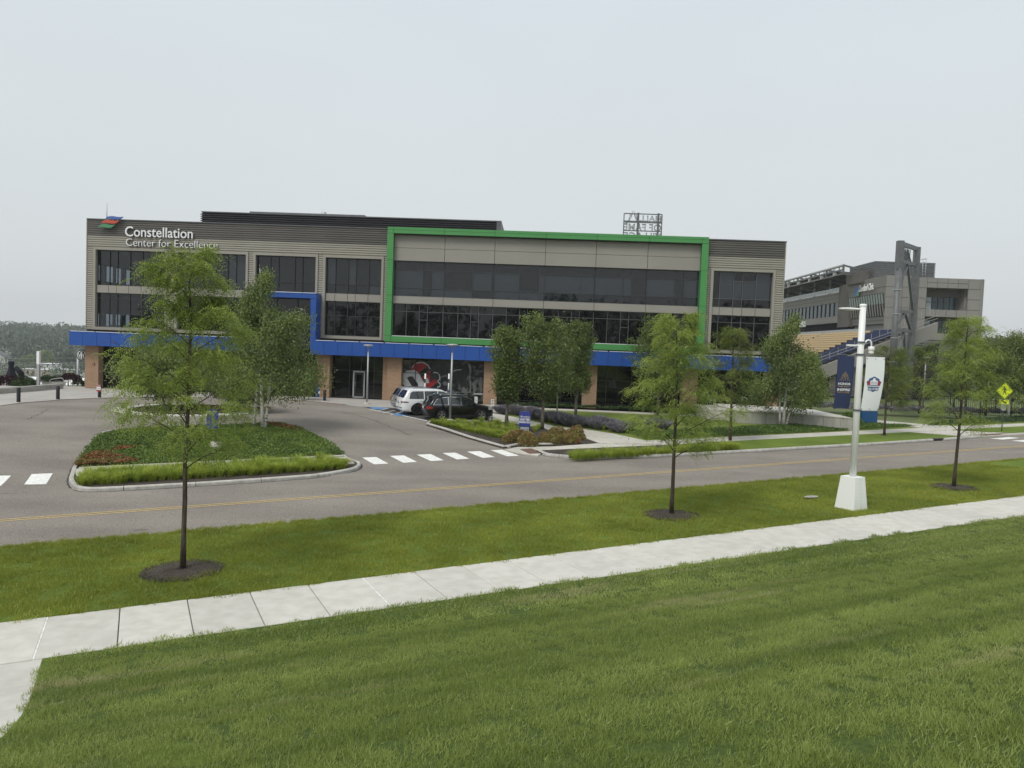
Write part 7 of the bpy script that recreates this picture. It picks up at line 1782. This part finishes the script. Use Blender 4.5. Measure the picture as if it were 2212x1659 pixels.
# ================================================================= TOWN AND HILLS
def ground_far(x, y):
    d = ray(x, y); t = 200.
    while t < 1100:
        p = d*t
        if p.z < far(p.x, p.y): return p
        t += 1.
    return d*t
hr_ = random.Random(17)
def house(x, y, wd, dp, hg, roof, label, wall='house_wall', rm='roof_grey', rz=0., name='house', cat='house'):
    b = ground_far(x, y); b.z = far(b.x, b.y)-.3; e = empty(name, b[:], rz); tag(e, label, cat)
    m = MB(); m.box(-wd/2, wd/2, 0, dp, 0, hg+.3); m.add([(-wd/2, 0, hg), (wd/2, 0, hg), (0, 0, hg+roof)], [(0, 1, 2)]) if False else None
    if roof: m.add([(-wd/2, 0, hg+.3), (wd/2, 0, hg+.3), (0, 0, hg+roof), (-wd/2, dp, hg+.3), (wd/2, dp, hg+.3), (0, dp, hg+roof)], [(0, 1, 2), (5, 4, 3)])
    m.build('wall', M[wall], e)
    m = MB()
    if roof:
        o_ = .5
        for sg_ in (-1, 1): m.add([(sg_*(wd/2+o_), -o_, hg-.1), (0, -o_, hg+roof+.15), (0, dp+o_, hg+roof+.15), (sg_*(wd/2+o_), dp+o_, hg-.1), (sg_*(wd/2+o_), -o_, hg+.1), (0, -o_, hg+roof+.35), (0, dp+o_, hg+roof+.35), (sg_*(wd/2+o_), dp+o_, hg+.1)], [(0, 1, 2, 3), (4, 5, 6, 7), (0, 1, 5, 4), (0, 3, 7, 4)])
    else: m.box(-wd/2-.2, wd/2+.2, -.2, dp+.2, hg+.3, hg+.6)
    m.build('roof', M[rm], e)
    n = max(2, int(wd/3.2))
    for fl in range(max(1, int(hg/3))):
        for i in range(n):
            xx = -wd/2+wd*(i+.5)/n; m = MB(); m.box(xx-.6, xx+.6, -.06, .02, fl*3+.9, fl*3+2.3); m.build('window', M['glass_mid'], e)
    return e
noisy('house_wall', (.55, .55, .53), (.62, .62, .6), .5, 3, .8); noisy('house_tan', (.42, .37, .3), (.48, .42, .35), .5, 3, .8); noisy('roof_grey', (.12, .125, .13), (.17, .17, .175), 1, 4, .9); principled('white_flat', (.72, .73, .73), .6)
house(180, 820, 7, 9, 3.0, 2.2, 'small white house with a pillared gable seen left of the brick pier', name='house')
house(163, 819, 17, 12, 3.2, 2.4, 'long low house with dark roof beside the white gabled one', rm='roof_grey', wall='house_tan')
house(6, 787, 16, 12, 8, 6, 'white two storey house on the wooded slope at the left edge', rz=.5); house(-12, 800, 16, 12, 8, 5, 'pale house partly outside the left edge', rz=.3); house(27, 786, 12, 9, 4.5, 3, 'tiny grey house between the trees on the slope', wall='roof_grey', rz=.3)
house(72, 821, 16, 10, 6, 0, 'tan flat roofed shop in the valley right of the umbrella', wall='house_tan', rm='white_flat', name='shop', cat='shop'); house(122, 818, 20, 10, 5.5, 0, 'tan flat roofed shop behind the light column', wall='house_tan', rm='white_flat', name='shop', cat='shop'); house(97, 817, 8, 10, 8.5, 0, 'tall pale tan block between the two flat roofed shops', wall='house_wall', rm='white_flat', name='shop', cat='shop')
for i, (x, y, wd, lab) in enumerate(((75, 832, 26, 'big white tent roof behind the plaza shrubs'), (125, 833, 20, 'white tent roof behind the cafe tables'), (20, 828, 24, 'white tent roof behind the umbrella'), (180, 832, 12, 'white tent roof beside the left brick pier'))):
    b = ground_far(x, y-4); b = at_y(x, y, 330); e = empty('white_tent', (b.x, b.y, far(b.x, b.y)+.0), .0); tag(e, lab, 'tent', 'white tents below the plaza'); 
    hg = max(2.5, at_y(x, y-15, 330).z-far(b.x, b.y)); w2_ = wd*.8/2*1.6
    m = MB(); m.add([(-w2_, 0, hg*.6), (w2_, 0, hg*.6), (w2_*.86, 5, hg), (-w2_*.9, 5, hg*.97), (-w2_, 10, hg*.6), (w2_, 10, hg*.6)], [(0, 1, 2, 3), (3, 2, 5, 4), (0, 3, 4), (1, 5, 2)]); m.build('tent_roof', M['white_flat'], e)
    m = MB(); m.box(-w2_+.1, w2_-.1, .1, 9.9, 0, hg*.6); m.build('tent_wall', M['white_flat'], e)
def pole(x, y0, y1, Y, lab, arm=True):
    a = at_y(x, y0, Y); t_ = at_y(x, y1, Y); e = empty('utility_pole', (a.x, a.y, a.z-2)); tag(e, lab, 'pole'); h_ = t_.z-a.z+2
    m = MB(); m.tube([(0, 0, 0), (0, 0, h_)], .14, 5); m.build('post', M['bark_grey' if arm else 'light_grey_metal'], e)
    if arm: m = MB(); m.box(-1.1, 1.1, -.08, .08, h_-.8, h_-.6); m.build('cross_arm', M['bark_grey'], e); m = MB(); m.tube([(.5, 0, h_-2), (.5, 0, h_-1.1)], .25, 8); m.build('transformer', M['light_grey_metal'], e)
for args in ((9, 815, 787, 400, 'utility pole nearest the left edge below the hill'), (36, 815, 788, 410, 'utility pole right of the closed umbrella'), (72.5, 822, 791, 380, 'utility pole left of the white light column'), (158, 812, 788, 420, 'utility pole on the right before the wooded hill')): pole(*args)
pole(168, 836, 762, 85, 'thin grey flag pole close to the left brick pier', False)
wr_ = empty('power_lines', (0, 0, 0)); tag(wr_, 'thin power lines sagging across the foot of the wooded hill', 'power lines')
for y in (774, 783, 786.5, 790):
    m = MB(); P = [at_y(-20+i*22, y+.8*math.sin(i*.7), 400) for i in range(11)]; m.tube(P, .05, 4); m.build('cable', M['light_grey_metal'], wr_)
# woodland
crowns = []
def crown_pts(n, c, R_, hgt, leaf, rs):
    D = unit(rs.normal(size=(n, 3))); k = unit(rs.normal(size=(7, 3))); lob = .82+.35*np.max(np.maximum(D@k.T, 0)**4, 1)
    P = np.array(c)+D*(lob*(1-.25*rs.uniform(0, 1, n)**2))[:, None]*np.array([R_, R_, hgt]); dd = unit(D+rs.normal(size=(n, 3))*.9)
    return quads_from(P, dd, perp(dd, rs), rs.uniform(.7, 1.4, n)*leaf, rs.uniform(.5, .8, n)*leaf)
rs = np.random.RandomState(33); Vs = []; Fs = []; off = 0; Y = 250
for i in range(420):
    Y = 500+rs.uniform(0, 1)**.8*480; X = -Y*rs.uniform(.50, .80)
    z = far(X, Y); R_ = rs.uniform(7, 12); hgt = rs.uniform(8, 12)
    V, F = crown_pts(170, (X, Y, z+hgt*.75), R_, hgt, 2.6, rs); Vs.append(V); Fs.append(F+off); off += len(V)
for i in range(60):    # town trees
    Y = rs.uniform(380, 560); X = -Y*rs.uniform(.56, .76); z = far(X, Y); R_ = rs.uniform(3.5, 6)
    V, F = crown_pts(120, (X, Y, z+R_*.9), R_, R_*1.0, 1.1, rs); Vs.append(V); Fs.append(F+off); off += len(V)
o = link('woodland', npmesh('woodland', np.concatenate(Vs), np.concatenate(Fs), M['leaf_far'])); tag(o, 'hazy blue green wooded hillside beyond the town at left', 'woods', kind='stuff')
for i, (x, yt, y, Yd, mt, lab) in enumerate(((92, 762, 812, 470, 'leaf_far_light', 'largest pale green round tree at the foot of the wooded hill'), (65, 768, 812, 480, 'leaf_far_light', 'pale green round tree left of the largest one below the hill'), (150, 764, 812, 490, 'leaf_far', 'large dark round tree below the wooded hill right of the pale green one'), (172, 772, 812, 500, 'leaf_far', 'dark round tree behind the brick pier at the foot of the hill'), (35, 772, 800, 560, 'leaf_far', 'dark tree above the roofs left of the pale green trees'))):
    a = at_y(x, y, Yd); t_ = at_y(x, yt, Yd); zg_ = far(a.x, a.y); hgt = t_.z-zg_; e = empty('hillside_tree', (a.x, a.y, zg_)); tag(e, lab, 'tree')
    V, F = crown_pts(2200, (0, 0, hgt*.55), hgt*.45, hgt*.47, 1.6, rs); link('crown', npmesh('crown', V, F, M[mt]), e); m = MB(); m.tube([(0, 0, 0), (0, 0, hgt*.5)], .4, 6); m.build('trunk', M['bark'], e)
# far treeline at the right, beyond the stadium, and the trees across the road behind the camera (they are what the glass reflects)
Vs = []; Fs = []; off = 0
for i in range(70):
    Y = rs.uniform(190, 260); X = Y*rs.uniform(.55, .95); V, F = crown_pts(150, (X, Y, -5+6), 5.5, 6.5, 1.5, rs); Vs.append(V); Fs.append(F+off); off += len(V)
o = link('far_treeline', npmesh('far_treeline', np.concatenate(Vs), np.concatenate(Fs), M['leaf_far'])); tag(o, 'distant green treeline beyond the stadium lawn at right', 'woods', kind='stuff')
Vs = []; Fs = []; off = 0
for i in range(60):
    X = rs.uniform(-110, 110); Y = rs.uniform(-78, -58); z = H(X, Y); hgt = rs.uniform(4.5, 8.5); V, F = crown_pts(260, (X, Y, z+hgt*.8), rs.uniform(4, 7), hgt, 1.3, rs); Vs.append(V); Fs.append(F+off); off += len(V)
o = link('rear_treeline', npmesh('rear_treeline', np.concatenate(Vs), np.concatenate(Fs), M['leaf_far'])); tag(o, 'treeline behind the viewer that is mirrored in the dark windows', 'woods', kind='stuff')
# ---- haze
m = MB(); m.box(-1300, 900, -320, 1500, -36, 60); hz_o = m.build('haze', M['dark_gap']); hz_o['kind'] = 'stuff'
hm = bpy.data.materials.new('haze'); hm.use_nodes = True; n = hm.node_tree; n.nodes.clear(); o_ = n.nodes.new('ShaderNodeOutputMaterial'); pv = n.nodes.new('ShaderNodeVolumePrincipled')
pv.inputs['Color'].default_value = (.96, .98, 1, 1); pv.inputs['Density'].default_value = .0003; pv.inputs['Anisotropy'].default_value = .2; n.links.new(pv.outputs[0], o_.inputs['Volume'])
hz_o.data.materials.clear(); hz_o.data.materials.append(hm)
